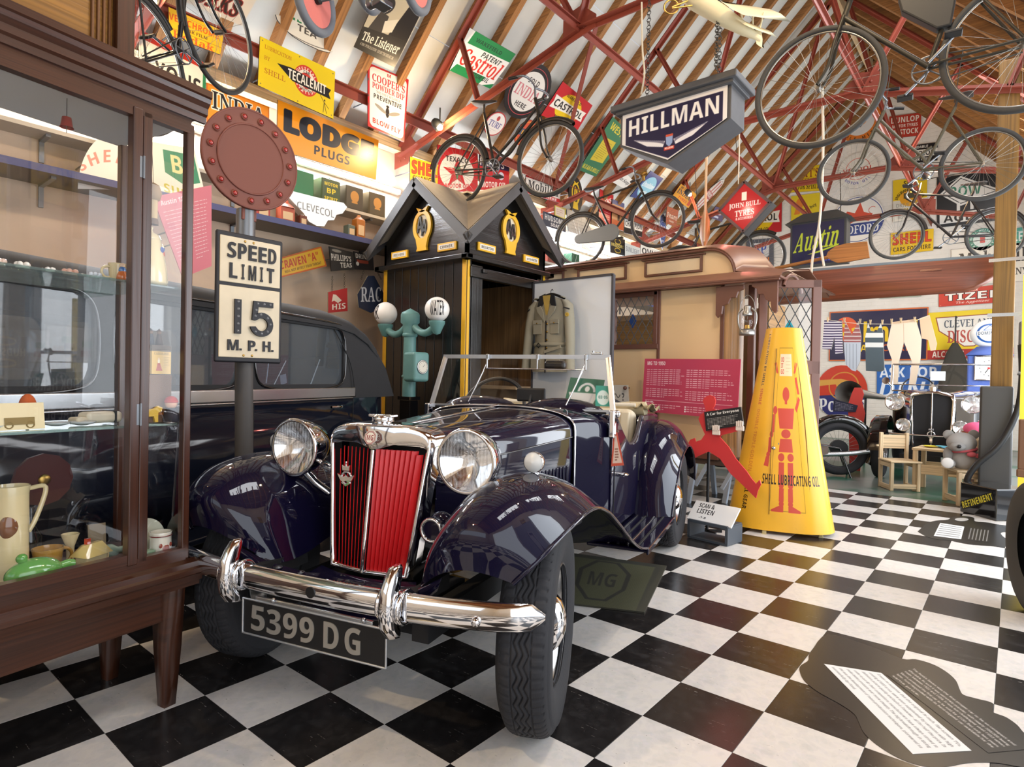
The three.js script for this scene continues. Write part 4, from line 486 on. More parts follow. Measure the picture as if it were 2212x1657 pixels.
  egg('portrait_card', 'small framed portrait card at the cabinet back', 'card', 0.165, S0, 0.22, -0.2, [['card', bx(0.05, 0.12, 0.004, 0, 0.06, 0, [0.12, 0, 0]), std('#8a7a60', 0.7)]]);
  egg('bottle_opener_case', 'pale green banded bottle lying on the cabinet floor', 'bottle', 0.165, S0 + 0.026, 0.19, 0, [['body', lathe([[0, -0.06], [0.024, -0.06], [0.026, 0.03], [0.012, 0.05], [0.012, 0.07], [0, 0.07]], 20, undefined, [0, 0, PI / 2]), glaze('#9db8a6')], ['band', tf(cy(0.0265, 0.0265, 0.03, 0, 0, 0, undefined, 20), [0.01, 0, 0], [0, 0, PI / 2]), M.black]]);
  egg('glass_block', 'small pressed glass block on the cabinet floor before the white mug', 'ornament', 0.105, S0, 0.045, 0, [['block', rb(0.05, 0.045, 0.03, 0.006, 0, 0.023, 0), std('#a9c9a8', 0.1, 0, { transmission: 0.6, thickness: 0, ior: 1.5 })]]);
  // hanging toy parachutist and balloon basket
  egg('hanging_figure', 'small wooden aerial toy hanging by threads from the cabinet top', 'toy', 0.03, 1.66, 0.16, 0, [['body', lathe([[0, 0.045], [0.02, 0.05], [0.026, 0.075], [0.018, 0.1], [0, 0.11]], 18), std('#a58255', 0.6)], ['leg', rod([0, -0.02, 0], [0, 0.05, 0], 0.013, 0.014, 12), std('#c9ab78', 0.6)], ['hoof', cy(0.015, 0.017, 0.02, 0, -0.025, 0), std('#6b4a2c', 0.6)], ['thread', [rod([0, 0.1, 0], [0.01, 0.28, 0], 0.0008, 0.0008, 4), rod([0.015, 0.1, 0], [0.01, 0.28, 0], 0.0008, 0.0008, 4)], M.black]]);
  egg('bell_ornament', 'small red bell hanging from the cabinet top', 'bell', 0.30, 1.86, 0.15, 0, [['bell', lathe([[0, 0.03], [0.012, 0.027], [0.016, 0], [0.019, -0.004]], 16), std('#8a1f24', 0.4)], ['clapper', rod([0, -0.02, 0], [0, 0.02, 0], 0.0015), M.dullChrome], ['cord', rod([0, 0.03, 0], [0, 0.085, 0], 0.001), M.black]]);
}
// ---------------------------------------------------------------- speed limit sign on its post
{
  const x = -2.72, z = -1.375, t = thing('speed_limit_sign', 'cast SPEED LIMIT 15 sign on a grey post with a round red disc on top', 'sign', [x, 0, z], PI / 2);
  const P = (n, g, m, par = t) => mesh(n, g, m, par), cr = std('#e4d3b4', 0.5, 0, { map: blotchSmall, metre: true }), blk = std('#1c1a1f', 0.55);
  P('post', [rod([0.02, 0, -0.05], [0.0, 1.3, -0.05], 0.04, 0.04, 20), rod([0, 1.3, -0.05], [0, 1.88, -0.05], 0.035, 0.035, 20)], std('#4a4644', 0.6)); P('collar', cy(0.042, 0.042, 0.13, 0, 1.81, -0.05), M.steel);
  const pl = P('sign_plate', [rb(0.315, 0.585, 0.018, 0.02, 0, 1.46, -0.004, undefined, 3)], blk); P('cream_panel', rb(0.285, 0.205, 0.006, 0.012, 0, 1.628, 0.006), cr, pl); P('cream_panel', rb(0.285, 0.32, 0.006, 0.012, 0, 1.35, 0.006), cr, pl);
  const row = (s, y, h, x0, x1, d = 0.006) => { const n = s.length, w = (x1 - x0) / n; [...s].forEach((ch, i) => { if (ch !== ' ') P('raised_letter', letter(ch, ch === 'I' ? w * 0.28 : ch === '.' ? w * 0.25 : w * 0.8, ch === '.' ? h * 0.2 : h, d, x0 + i * w + (ch === 'I' ? w * 0.36 : w * 0.1), y, 0.008), blk, pl); }); };
  row('SPEED', 1.635, 0.07, -0.115, 0.125); row('LIMIT', 1.545, 0.068, -0.105, 0.115);
  P('raised_letter', letter('M', 0.05, 0.048, 0.006, -0.105, 1.222, 0.008), blk, pl); P('raised_letter', letter('P', 0.034, 0.048, 0.006, -0.01, 1.222, 0.008), blk, pl); P('raised_letter', letter('H', 0.038, 0.048, 0.006, 0.06, 1.222, 0.008), blk, pl); for (const q of [-0.045, 0.028, 0.108]) P('raised_stop', bx(0.009, 0.009, 0.006, q, 1.227, 0.011), blk, pl);
  P('numeral', bx(0.03, 0.155, 0.012, -0.062, 1.375, 0.013), blk, pl); P('numeral', ext([[0.105, 0.455], [0.01, 0.455], [0.003, 0.368], [0.02, 0.365], ...arcPts(0.05, 0.348, 0.03, 2.3, -2.2, 14), [0.02, 0.338], [-0.004, 0.336], ...arcPts(0.05, 0.348, 0.056, -2.75, 2.15, 18), [0.03, 0.396], [0.033, 0.43], [0.105, 0.43]].map(([a, b]) => [a, b + 1.0 - 0.002]), 0.012, 0, [0, 0, 0.008]), blk, pl);
  const studG = (a, b) => P('reflector_stud', sp(0.0065, a, b, 0.02, [1, 1, 0.6], undefined, 10), M.lens, pl); for (let i = 0; i < 5; i++) studG(-0.062, 1.31 + i * 0.033); for (const [a, b] of [[0.09, 1.442], [0.06, 1.442], [0.03, 1.442], [0.022, 1.412], [0.018, 1.384], [0.045, 1.392], [0.078, 1.378], [0.092, 1.35], [0.078, 1.315], [0.05, 1.304], [0.02, 1.312]]) studG(a, b);
  for (const [a, b] of [[-0.03, 1.718], [0.01, 1.718], [-0.03, 1.2], [0.01, 1.2]]) P('screw', sp(0.006, a, b, 0.009, [1, 1, 0.5], undefined, 8), M.brass, pl);
  const rs = std('#733c2e', 0.5), disc = P('round_disc', [lathe([[0, 0.0], [0.15, 0.0], [0.155, 0.006], [0.16, 0.0], [0.215, 0.0], [0.222, 0.006], [0.226, 0.0], [0.226, -0.014], [0, -0.014]], 56, [0, 2.1, 0.0], [PI / 2, 0, 0]), rb(0.07, 0.09, 0.012, 0.005, 0, 1.868, -0.02)], rs); P('raised_ring', [tor(0.156, 0.005, 0, 2.1, 0.001, undefined, 56, 6), tor(0.223, 0.006, 0, 2.1, 0, undefined, 56, 6)], rs, disc); for (let k = 0; k < 15; k++) { const a = k / 15 * 2 * PI + 0.1, d = 0.188; const bz = P('stud_socket', lathe([[0.011, 0.006], [0.015, 0.005], [0.017, 0]], 16, [Math.cos(a) * d, 2.1 + Math.sin(a) * d, 0.001], [PI / 2, 0, 0]), rs, disc); P('red_reflector', sp(0.011, Math.cos(a) * d, 2.1 + Math.sin(a) * d, 0.002, [1, 1, 0.9], undefined, 12), std('#a52a22', 0.1, 0, { clearcoat: 1 }), disc); }
}
// ---------------------------------------------------------------- black limousine behind the roadster
{
  const O = V(-4.118, 0, -1.605), t = thing('limousine', 'black and navy vintage limousine with a grey fabric rear roof', 'car', O, R(23)), P = (n, g, m = M.limo, par = t) => mesh(n, g, m, par);
  const half = (z) => (z < -1.1 ? 0.78 - 0.3 * Math.pow((-1.1 - z) / 0.5, 2.2) : 0.78), topY = (z) => (z < -0.5 ? 1.57 - 0.62 * Math.pow((-0.5 - z) / 1.12, 2.6) : 1.57);
  // lower body
  const zs = [1.9, 1.2, 0.6, 0, -0.5, -0.9, -1.15, -1.35, -1.5, -1.6]; P('lower_body', loft(zs.map((z) => { const w = half(z), b = z < -1.1 ? 0.5 + 0.1 * (-1.1 - z) : 0.3; return [[w, b, z], [w + 0.012, 0.6, z], [w, 0.95, z], [w * 0.6, 0.955, z], [-w * 0.6, 0.955, z], [-w, 0.95, z], [-w - 0.012, 0.6, z], [-w, b, z]]; })));
  // roof and rear quarter: sections across the car, leaning in, with the rear rounded off
  const rz = [1.9, 1.2, 0.65, 0.2, -0.3, -0.6, -0.85, -1.05, -1.2, -1.35, -1.47, -1.56]; P('roof', skin(rz.map((z) => { const w = half(z) - 0.03, y = topY(z), p = []; for (let i = 0; i <= 20; i++) { const a = PI * i / 20, c = Math.cos(a), s = Math.sin(a); p.push([Math.sign(c) * Math.pow(Math.abs(c), 0.32) * w, y - 0.12 + 0.12 * Math.pow(s, 0.75), z]); } return p; }), { thick: 0.02 }), M.fabricTop);
  // side skins with window openings
  for (const s of [1, -1]) { const sh = shp([[1.9, 0.95], [1.9, 1.46], [-0.5, 1.46], [-0.9, 1.43], [-1.15, 1.35], [-1.35, 1.18], [-1.5, 0.95]].map(([z, y]) => [z, y])); for (const [a, b] of [[-0.74, 0.17], [0.3, 1.05], [1.15, 1.8]]) { const h = new THREE.Path(); const pts = [[a + 0.04, 1.05], [b - 0.04, 1.05], [b, 1.09], [b, 1.4], [b - 0.04, 1.44], [a + 0.05, 1.44], [a, 1.40], [a, 1.09]]; pts.forEach((q, i) => (i ? h.lineTo(...q) : h.moveTo(...q))); h.closePath(); sh.holes.push(h); } const g = ext(sh, 0.03, 0.004).applyMatrix4(new THREE.Matrix4().set(0, 0, 1, s > 0 ? 0.72 : -0.75, 0, 1, 0, 0, 1, 0, 0, 0, 0, 0, 0, 1)); const side = P('side_panel', g, s > 0 ? M.fabricTop : M.fabricTop);
    for (const [a, b] of [[-0.74, 0.17], [0.3, 1.05], [1.15, 1.8]]) { P('window_rim', tube([[0.756 * s, 1.05, a + 0.05], [0.756 * s, 1.05, b - 0.05], [0.756 * s, 1.1, b], [0.752 * s, 1.39, b], [0.75 * s, 1.44, b - 0.05], [0.75 * s, 1.44, a + 0.06], [0.752 * s, 1.38, a], [0.756 * s, 1.1, a]], 0.008, 80, 6, true), M.gloss, side); P('window_glass', skin([[[0.735 * s, 1.04, a], [0.735 * s, 1.04, b]], [[0.735 * s, 1.45, a], [0.735 * s, 1.45, b]]]), std('#aab4bd', 0.02, 0, { transmission: 0.85, thickness: 0, ior: 1.5 }), side); }
    P('belt_moulding', [tube([[0.79 * s, 0.955, 1.9], [0.79 * s, 0.955, -0.8]], 0.006, 8), rb(0.02, 0.07, 2.8, 0.008, 0.775 * s, 0.995, 0.55)], s > 0 ? M.dullChrome : M.gloss); }
  P('drip_rail', tube([[0.765, 1.478, 1.8], [0.765, 1.485, -0.2], [0.762, 1.475, -0.6], [0.75, 1.45, -0.9]], 0.008, 30), M.gloss); P('hood_iron', tube([[0.78, 0.96, -0.86], [0.77, 1.2, -0.8], [0.74, 1.45, -0.62]], 0.004, 12), M.fabricTop);
  each('door_seam', [rod([0.796, 0.36, 0.24], [0.796, 0.95, 0.24], 0.003), rod([0.796, 0.36, -0.8], [0.796, 0.95, -0.8], 0.003)], M.matt, t); P('door_handle', [rod([0.79, 0.9, -0.6], [0.83, 0.9, -0.6], 0.01), tube([[0.825, 0.9, -0.6], [0.832, 0.9, -0.55], [0.826, 0.9, -0.48]], 0.009, 10)], M.chrome);
  P('rear_wing', skin(Array.from({ length: 20 }, (_, i) => { const a = PI * i / 19; return [0.72, 0.82, 0.9, 0.93].map((x, k) => [x, 0.36 + (0.44 - 0.06 * Math.max(0, k - 1)) * Math.sin(a), -0.75 + 0.47 * Math.cos(a)]); }), { thick: 0.004 })); P('running_board', rb(0.22, 0.03, 2.0, 0.008, 0.86, 0.33, 0.75)); P('trunk', rb(1.0, 0.5, 0.22, 0.06, 0, 0.7, -1.58), std('#26181c', 0.4)); wheel(t, 0.74, 0.33, -0.75, 1, { tyre: tyreSmall }); wheel(t, -0.74, 0.33, -0.75, -1, { tyre: tyreSmall }); wheel(t, 0.74, 0.33, 2.0, 1, { tyre: tyreSmall }); wheel(t, -0.74, 0.33, 2.0, -1, { tyre: tyreSmall });
  P('interior', [bx(1.36, 0.03, 2.6, 0, 0.75, 0.3), rb(1.3, 0.5, 0.2, 0.08, 0, 1.0, -0.95), rb(1.3, 0.3, 0.5, 0.08, 0, 0.85, 0.9)], std('#2a2420', 0.8)); P('window_strut', [rod([0.70, 1.05, -0.05], [0.70, 1.2, -0.16], 0.007), rod([0.70, 1.05, -0.42], [0.70, 1.22, -0.52], 0.007), rod([0.70, 1.06, 0.02], [0.70, 1.2, 0.0], 0.005)], M.dullChrome);
  P('window_card', rb(0.004, 0.06, 0.06, 0.002, 0.715, 1.085, -0.12, [0.2, 0, 0]), std('#c9cdd6', 0.6));
}
// ---------------------------------------------------------------- black and yellow roadside sentry box
{
  const X1 = -3.752, Z1 = -3.862, W = 1.15, X0 = X1 - W, Z0 = Z1 - W, cx = (X0 + X1) / 2, cz = (Z0 + Z1) / 2;
  const t = thing('sentry_box', 'black wooden roadside sentry box with yellow corner strips and a cross-gabled roof', 'kiosk', [cx, 0, cz]), h = W / 2, P = (n, g, m = blk, par = t) => mesh(n, g, m, par);
  const blk = std('#0e0d0d', 0.22, 0, { clearcoat: 0.5, clearcoatRoughness: 0.2, bumpMap: rep(grainTex, 6, 1), bumpScale: 0.001, metre: true }), yel = std('#e9b325', 0.35), grey = std('#8d8a88', 0.7, 0, { map: blotchSmall, metre: true }), tan = wood('#8f6d45', 0.7);
  const nb = 9, bw = (W - 0.1) / nb; for (let i = 0; i < nb; i++) { P('side_board', rb(bw - 0.006, 2.12, 0.025, 0.004, -h + 0.05 + bw * (i + 0.5), 1.1, h - 0.012)); P('back_board', rb(bw - 0.006, 2.12, 0.02, 0.004, -h + 0.05 + bw * (i + 0.5), 1.1, -h + 0.012)); P('back_board', rb(0.02, 2.12, bw - 0.006, 0.004, -h + 0.012, 1.1, -h + 0.05 + bw * (i + 0.5))); }
  for (const [sx, sz] of [[1, 1], [-1, 1], [1, -1], [-1, -1]]) { P('corner_post', rb(0.06, 2.16, 0.06, 0.004, sx * (h - 0.03), 1.1, sz * (h - 0.03))); P('yellow_strip', [rb(0.05, 2.14, 0.008, 0.003, sx * (h - 0.025), 1.1, sz * (h + 0.004)), rb(0.008, 2.14, 0.03, 0.003, sx * (h + 0.004), 1.1, sz * (h - 0.02))], yel); }
  P('door_jamb', [rb(0.04, 2.1, 0.14, 0.004, h - 0.02, 1.08, h - 0.14), rb(0.04, 2.1, 0.06, 0.004, h - 0.02, 1.08, -h + 0.09)]); P('door_head', [rb(0.05, 0.1, W - 0.06, 0.01, h + 0.0, 2.06, 0), rb(0.03, 0.04, 0.06, 0.008, h + 0.03, 2.08, h - 0.2)]);
  P('floor_board', bx(W - 0.05, 0.06, W - 0.05, 0, 0.04, 0), tan); P('inner_shelf', [bx(W - 0.1, 0.03, 0.35, 0, 1.02, -h + 0.2), bx(W - 0.12, 0.9, 0.02, 0, 0.55, -h + 0.05)], std('#b59a78', 0.7)); P('inner_panel', [bx(0.02, 1.1, W - 0.1, -h + 0.04, 1.55, 0), bx(W - 0.1, 1.1, 0.02, 0, 1.55, -h + 0.04)], tan);
  P('sill_moulding', [rb(W + 0.14, 0.05, 0.08, 0.01, 0, 2.18, h + 0.03), rb(W + 0.14, 0.05, 0.08, 0.01, 0, 2.18, -h - 0.03), rb(0.08, 0.05, W + 0.14, 0.01, h + 0.03, 2.18, 0), rb(0.08, 0.05, W + 0.14, 0.01, -h - 0.03, 2.18, 0)]);
  const gable = shp([[-h, 2.2], [h, 2.2], [h, 2.42], [0, 2.9], [-h, 2.42]]); for (let k = 0; k < 4; k++) P('gable_board', ext(gable, 0.03, 0, [0, 0, 0]).applyMatrix4(new THREE.Matrix4().makeTranslation(0, 0, h - 0.03)).applyMatrix4(new THREE.Matrix4().makeRotationY(k * PI / 2)));
  const e = 0.12, ry = (d) => 2.95 - d * (0.52 / 0.6), roofM = std('#9a8f80', 0.75, 0, { map: blotchSmall, metre: true });
  // four valley-cut roof leaves per pair of gables
  for (let k = 0; k < 4; k++) for (const s of [1, -1]) { const f = h + e, A = (d, z) => [s * d, ry(d), z], q = [[A(0, 0), A(0, f)], [A(f * 0.5, f * 0.5), A(f * 0.5, f)], [A(f, f - 0.001), A(f, f)]]; P('roof_leaf', skin(s > 0 ? q.map((r) => r.slice().reverse()) : q, { thick: 0.025 }).applyMatrix4(new THREE.Matrix4().makeRotationY(k * PI / 2)), roofM); P('barge_board', [bar(A(-0.0, f), A(f + 0.02, f), 0.09, 0.025, V(0, 0, 1))].map((g2) => tf(g2, [0, -0.03, 0])).map((g2) => g2.applyMatrix4(new THREE.Matrix4().makeRotationY(k * PI / 2))), std('#4c4a4a', 0.5)); }
  P('roof_cap', lathe([[0, 0.06], [0.1, 0.03], [0.14, 0]], 4, [0, 2.95, 0], [0, PI / 4, 0]), roofM);
  // winged emblem on two gables: yellow ring with a foot, two black letters, small wings on top; name boards beside it
  for (const [k, names] of [[0, ['SPEECH HOUSE', 'CORNER']], [1, ['BOURTON', 'on the WATER']]]) {
    const em = new THREE.Group(); em.name = 'emblem'; em.rotation.y = k * PI / 2; em.position.set(k ? h + 0.004 : 0.0, 2.47, k ? 0.0 : h + 0.004); t.add(em);
    const ring = shp([...arcPts(0, 0.06, 0.125, -0.85, PI + 0.85, 30, 0.15), [-0.06, -0.14], [-0.07, -0.17], [0.07, -0.17], [0.06, -0.14]]); const ho = new THREE.Path(); arcPts(0, 0.06, 0.085, 0, 2 * PI, 24, 0.115).forEach((q, i) => (i ? ho.lineTo(...q) : ho.moveTo(...q))); ring.holes.push(ho);
    mesh('ring', ext(ring, 0.02, 0.002), yel, em); mesh('white_back', ext(arcPts(0, 0.06, 0.088, 0, 2 * PI * 23 / 24, 23, 0.118), 0.004), std('#d8cdb4', 0.6), em);
    mesh('emblem_letter', letter('A', 0.085, 0.15, 0.012, -0.072, 0.005, 0.008), blk, em); mesh('emblem_letter', letter('A', 0.085, 0.15, 0.012, -0.01, -0.03, 0.009), blk, em); mesh('wing', ext([[-0.08, 0.24], [-0.03, 0.225], [0, 0.21], [0.03, 0.225], [0.08, 0.24], [0.05, 0.2], [0, 0.19], [-0.05, 0.2]], 0.02, 0.002), yel, em);
    names.forEach((s, i) => { const bp = new THREE.Group(); bp.name = 'name_board'; bp.position.set(i ? 0.33 : -0.33, -0.17, 0.004); em.add(bp); mesh('board', rb(0.24, 0.075, 0.02, 0.004, 0, 0, 0), yel, bp); const r = print(130, 34, (g, w, hh) => { bg(g, w, hh, '#e6dfcf'); tx(g, s, w * 0.1, hh * 0.2, w * 0.8, hh * 0.6, '#222', B); }); const f = bx(0.2, 0.045, 0.004, 0, 0, 0.011); setPrintUV(f, r, (x, y) => [x / 0.2 + 0.5, y / 0.045 + 0.5]); mesh('lettering', f, r.s.flat, bp); });
  }
  // air and water tower in front of it
  const pz = -3.62, pxx = pix(886, 700, { z: pz }).x, p = thing('air_water_pump', 'teal forecourt air and water post with two white globes and a gauge', 'pump', [pxx, 0, pz]);
  mesh('column', [cy(0.055, 0.06, 0.62, 0, 1.22, 0), lathe([[0.06, 0], [0.068, 0.01], [0.068, 0.025], [0.06, 0.035]], 24, [0, 1.47, 0]), lathe([[0.06, 0], [0.07, 0.01], [0.07, 0.02], [0.06, 0.03]], 24, [0, 1.1, 0]), lathe([[0.062, 1.5], [0.064, 1.58], [0.085, 1.6], [0.085, 1.67], [0.075, 1.69], [0, 1.73]], 24)], M.teal, p); mesh('base_post', [bx(0.13, 0.9, 0.1, 0, 0.45, 0), bx(0.16, 0.03, 0.13, 0, 0.92, 0)], M.gloss, p);
  for (const s of [1, -1]) { mesh('arm', [tube([[0.06 * s, 1.56, 0], [0.12 * s, 1.52, 0], [0.2 * s, 1.5, 0], [0.27 * s, 1.52, 0], [0.33 * s, 1.56, 0]], 0.032, 30, 12), lathe([[0.0, -0.07], [0.03, -0.06], [0.07, 0.03], [0.07, 0.05]], 24, [0.35 * s, 1.55, 0])], M.teal, p); const word = s > 0 ? 'WATER' : 'AIR', r = print(260, 130, (g, w, hh) => { bg(g, w, hh, '#f3f1ec'); tx(g, word, w * 0.41, hh * 0.26, w * 0.2, hh * 0.42, '#1b1b1d', B); }); const gl = ni(new THREE.SphereGeometry(0.107, 40, 24, 0)); setPrintUV(gl, r); tf(gl, [0, 0, 0], [0, -PI / 2 + (s > 0 ? 0.75 : -0.5) + 0.0, 0]); const gm = mesh('globe', tf(gl, [0.35 * s, 1.7, 0]), r.s.mat, p); }
  const ga = mesh('gauge_box', rb(0.16, 0.26, 0.18, 0.03, 0.16, 1.2, 0.06), M.teal, p); const rg2 = print(96, 96, (g, w, hh) => { bg(g, w, hh, '#d9d4c4'); el(g, w / 2, hh / 2, w * 0.46, hh * 0.46, '#333', 3); for (let i = 0; i < 12; i++) { const a = i / 12 * 6.28; g.fillStyle = '#333'; g.fillRect(w / 2 + Math.cos(a) * w * 0.36, hh / 2 + Math.sin(a) * hh * 0.36, 3, 3); } g.strokeStyle = '#222'; g.lineWidth = 3; g.beginPath(); g.moveTo(w / 2, hh / 2); g.lineTo(w * 0.7, hh * 0.3); g.stroke(); }); const dial = cy(0.055, 0.055, 0.012, 0, 0, 0, [0, 0, PI / 2], 28); setPrintUV(dial, rg2, (x, y, z) => [0.5 - z / 0.11, y / 0.11 + 0.5]); mesh('dial', dial, rg2.s.mat, ga).position.set(0.243, 1.2, 0.06); mesh('dial_rim', tf(tor(0.057, 0.006, 0, 0, 0, [0, PI / 2, 0], 28, 6), [0.243, 1.2, 0.06]), M.dullChrome, ga); mesh('pipe_link', rod([0.05, 1.12, 0.04], [0.1, 1.12, 0.05], 0.01), M.darkSteel, p);
}
// ---------------------------------------------------------------- notice board with a uniform jacket
{
  const z = -4.8, a = pix(1155, 607, { z }), b = pix(1325, 607, { z }), w = b.x - a.x, cx = (a.x + b.x) / 2, top = a.y - 0.02;
  const t = thing('display_board', 'white freestanding display board with a dark metal frame behind the uniform jacket', 'display board', [cx, 0, z]); mesh('panel', bx(w - 0.02, top - 0.35, 0.02, 0, (top + 0.35) / 2, 0), std('#dfe6ee', 0.4), t); mesh('frame', [bx(0.022, top, 0.035, -w / 2, top / 2, 0), bx(0.022, top, 0.035, w / 2, top / 2, 0), bx(w, 0.022, 0.035, 0, top, 0), bx(w, 0.022, 0.03, 0, 0.35, 0)], std('#4a4a50', 0.5), t); mesh('foot', [bx(0.04, 0.02, 0.4, -w / 2, 0.01, 0), bx(0.04, 0.02, 0.4, w / 2, 0.01, 0)], std('#4a4a50', 0.5), t);
  const jz = z + 0.13, m = pix(1190, 640, { z: jz }), J = thing('uniform_jacket', 'grey-khaki belted uniform jacket with a black collar on a hanger', 'jacket', [m.x, m.y, jz]);
  const cloth = std('#c2bca6', 0.85, 0, { map: rep(weaveTex, 60), metre: true }), dk = std('#1e1e20', 0.8), lining = std('#b59a4e', 0.7);
  // trunk rings: y, half width, half depth
  const body = [[0.0, .065, .03], [-0.02, .13, .045], [-0.05, .19, .055], [-0.1, .21, .06], [-0.16, .195, .068], [-0.28, .18, .075], [-0.40, .165, .07], [-0.47, .165, .07], [-0.58, .185, .075], [-0.72, .2, .08]].map(([y, w2, d], k) => Array.from({ length: 28 }, (_, i) => { const an = i / 28 * 2 * PI, f = 1 + (k > 4 ? 0.04 * Math.sin(i * 2.2 + k) : 0.01 * Math.sin(i * 3.1 + k)); return [Math.cos(an) * w2 * f, y - 0.015 * Math.abs(Math.cos(an)) * (k < 3 ? 1 : 0), Math.sin(an) * d * f]; }));
  mesh('body', loft(body.map((r) => r.slice().reverse())), cloth, J);
  for (const s of [1, -1]) { const arm = [[.16, -.045, 0, .04], [.2, -.09, 0, .055], [.228, -.25, .01, .054], [.245, -.42, .02, .05], [.255, -.58, .03, .047], [.26, -.7, .035, .05]].map(([x, y, zz, r], k) => Array.from({ length: 16 }, (_, i) => { const an = i / 16 * 2 * PI; return [s * x + Math.cos(an) * r * 0.85 * (1 + 0.05 * Math.sin(i * 2 + k * 1.3)), y, zz + Math.sin(an) * r]; })); const sl = mesh('sleeve', loft(arm.map((r) => r.slice().reverse())), cloth, J); mesh('shoulder_title', rb(0.06, 0.012, 0.004, 0.002, s * 0.222, -0.13, 0.056, [0, s * 0.5, -s * 0.3]), dk, sl); if (s > 0) mesh('arm_badge', [tor(0.016, 0.004, 0.232, -0.19, 0.062, [0, 0.5, 0], 18, 5), cy(0.013, 0.013, 0.004, 0.232, -0.19, 0.062, [PI / 2, 0.5, 0], 14)], std('#b99a3c', 0.6), sl);
    mesh('collar', ext([[0.02 * s, 0.015], [0.085 * s, -0.005], [0.105 * s, -0.1], [0.07 * s, -0.12], [0.035 * s, -0.06]], 0.008, 0.002, [0, 0, 0.058]), dk, J); mesh('lapel', ext([[0.06 * s, -0.1], [0.11 * s, -0.11], [0.10 * s, -0.15], [0.012 * s, -0.25], [0.03 * s, -0.16]], 0.006, 0.002, [0, 0, 0.072]), cloth, J); mesh('shoulder_strap', rb(0.035, 0.008, 0.05, 0.003, 0.16 * s, -0.02, 0.02, [0, 0, -s * 0.35]), cloth, J);
    const pk = mesh('breast_pocket', rb(0.1, 0.13, 0.012, 0.005, s * 0.1, -0.3, 0.068), cloth, J); mesh('pocket_flap', rb(0.1, 0.04, 0.008, 0.003, s * 0.1, -0.25, 0.076), cloth, pk); mesh('button', sp(0.008, s * 0.1, -0.262, 0.082, [1, 1, 0.5], undefined, 10), M.brass, pk); mesh('skirt_pocket', rb(0.12, 0.14, 0.012, 0.005, s * 0.11, -0.62, 0.072), cloth, J); }
  mesh('placket', [bx(0.012, 0.48, 0.006, 0.006, -0.48, 0.078)], dk, J); mesh('lining', ext([[-0.045, 0.0], [0.045, 0.0], [0.03, -0.1], [0.006, -0.23], [-0.02, -0.12]], 0.006, 0, [0, 0, 0.064]), lining, J);
  for (let k = 0; k < 4; k++) mesh('button', sp(0.011, 0.02, -0.27 - k * 0.075, 0.082, [1, 1, 0.5], undefined, 12), M.brass, J); mesh('belt', [tf(tor(0.168, 0.02, 0, -0.46, 0, [PI / 2, 0, 0], 40, 6), [0, 0, 0], [0, 0, 0], [1, 1, 0.47]), rb(0.2, 0.03, 0.012, 0.005, 0.09, -0.51, 0.083, [0, 0, 0.25])], cloth, J); mesh('belt_buckle', tor(0.022, 0.005, -0.07, -0.47, 0.088, undefined, 4, 6), M.darkSteel, J); mesh('hanger', [tube([[-0.16, -0.03, 0], [0, 0.02, 0], [0.16, -0.03, 0]], 0.012, 16), tube([[0, 0.02, 0], [0, 0.05, 0], [0.015, 0.065, 0], [0.025, 0.05, 0]], 0.003, 16)], M.black, J); mesh('skirt_vent', bx(0.01, 0.16, 0.006, 0.01, -0.65, 0.084), dk, J);
}
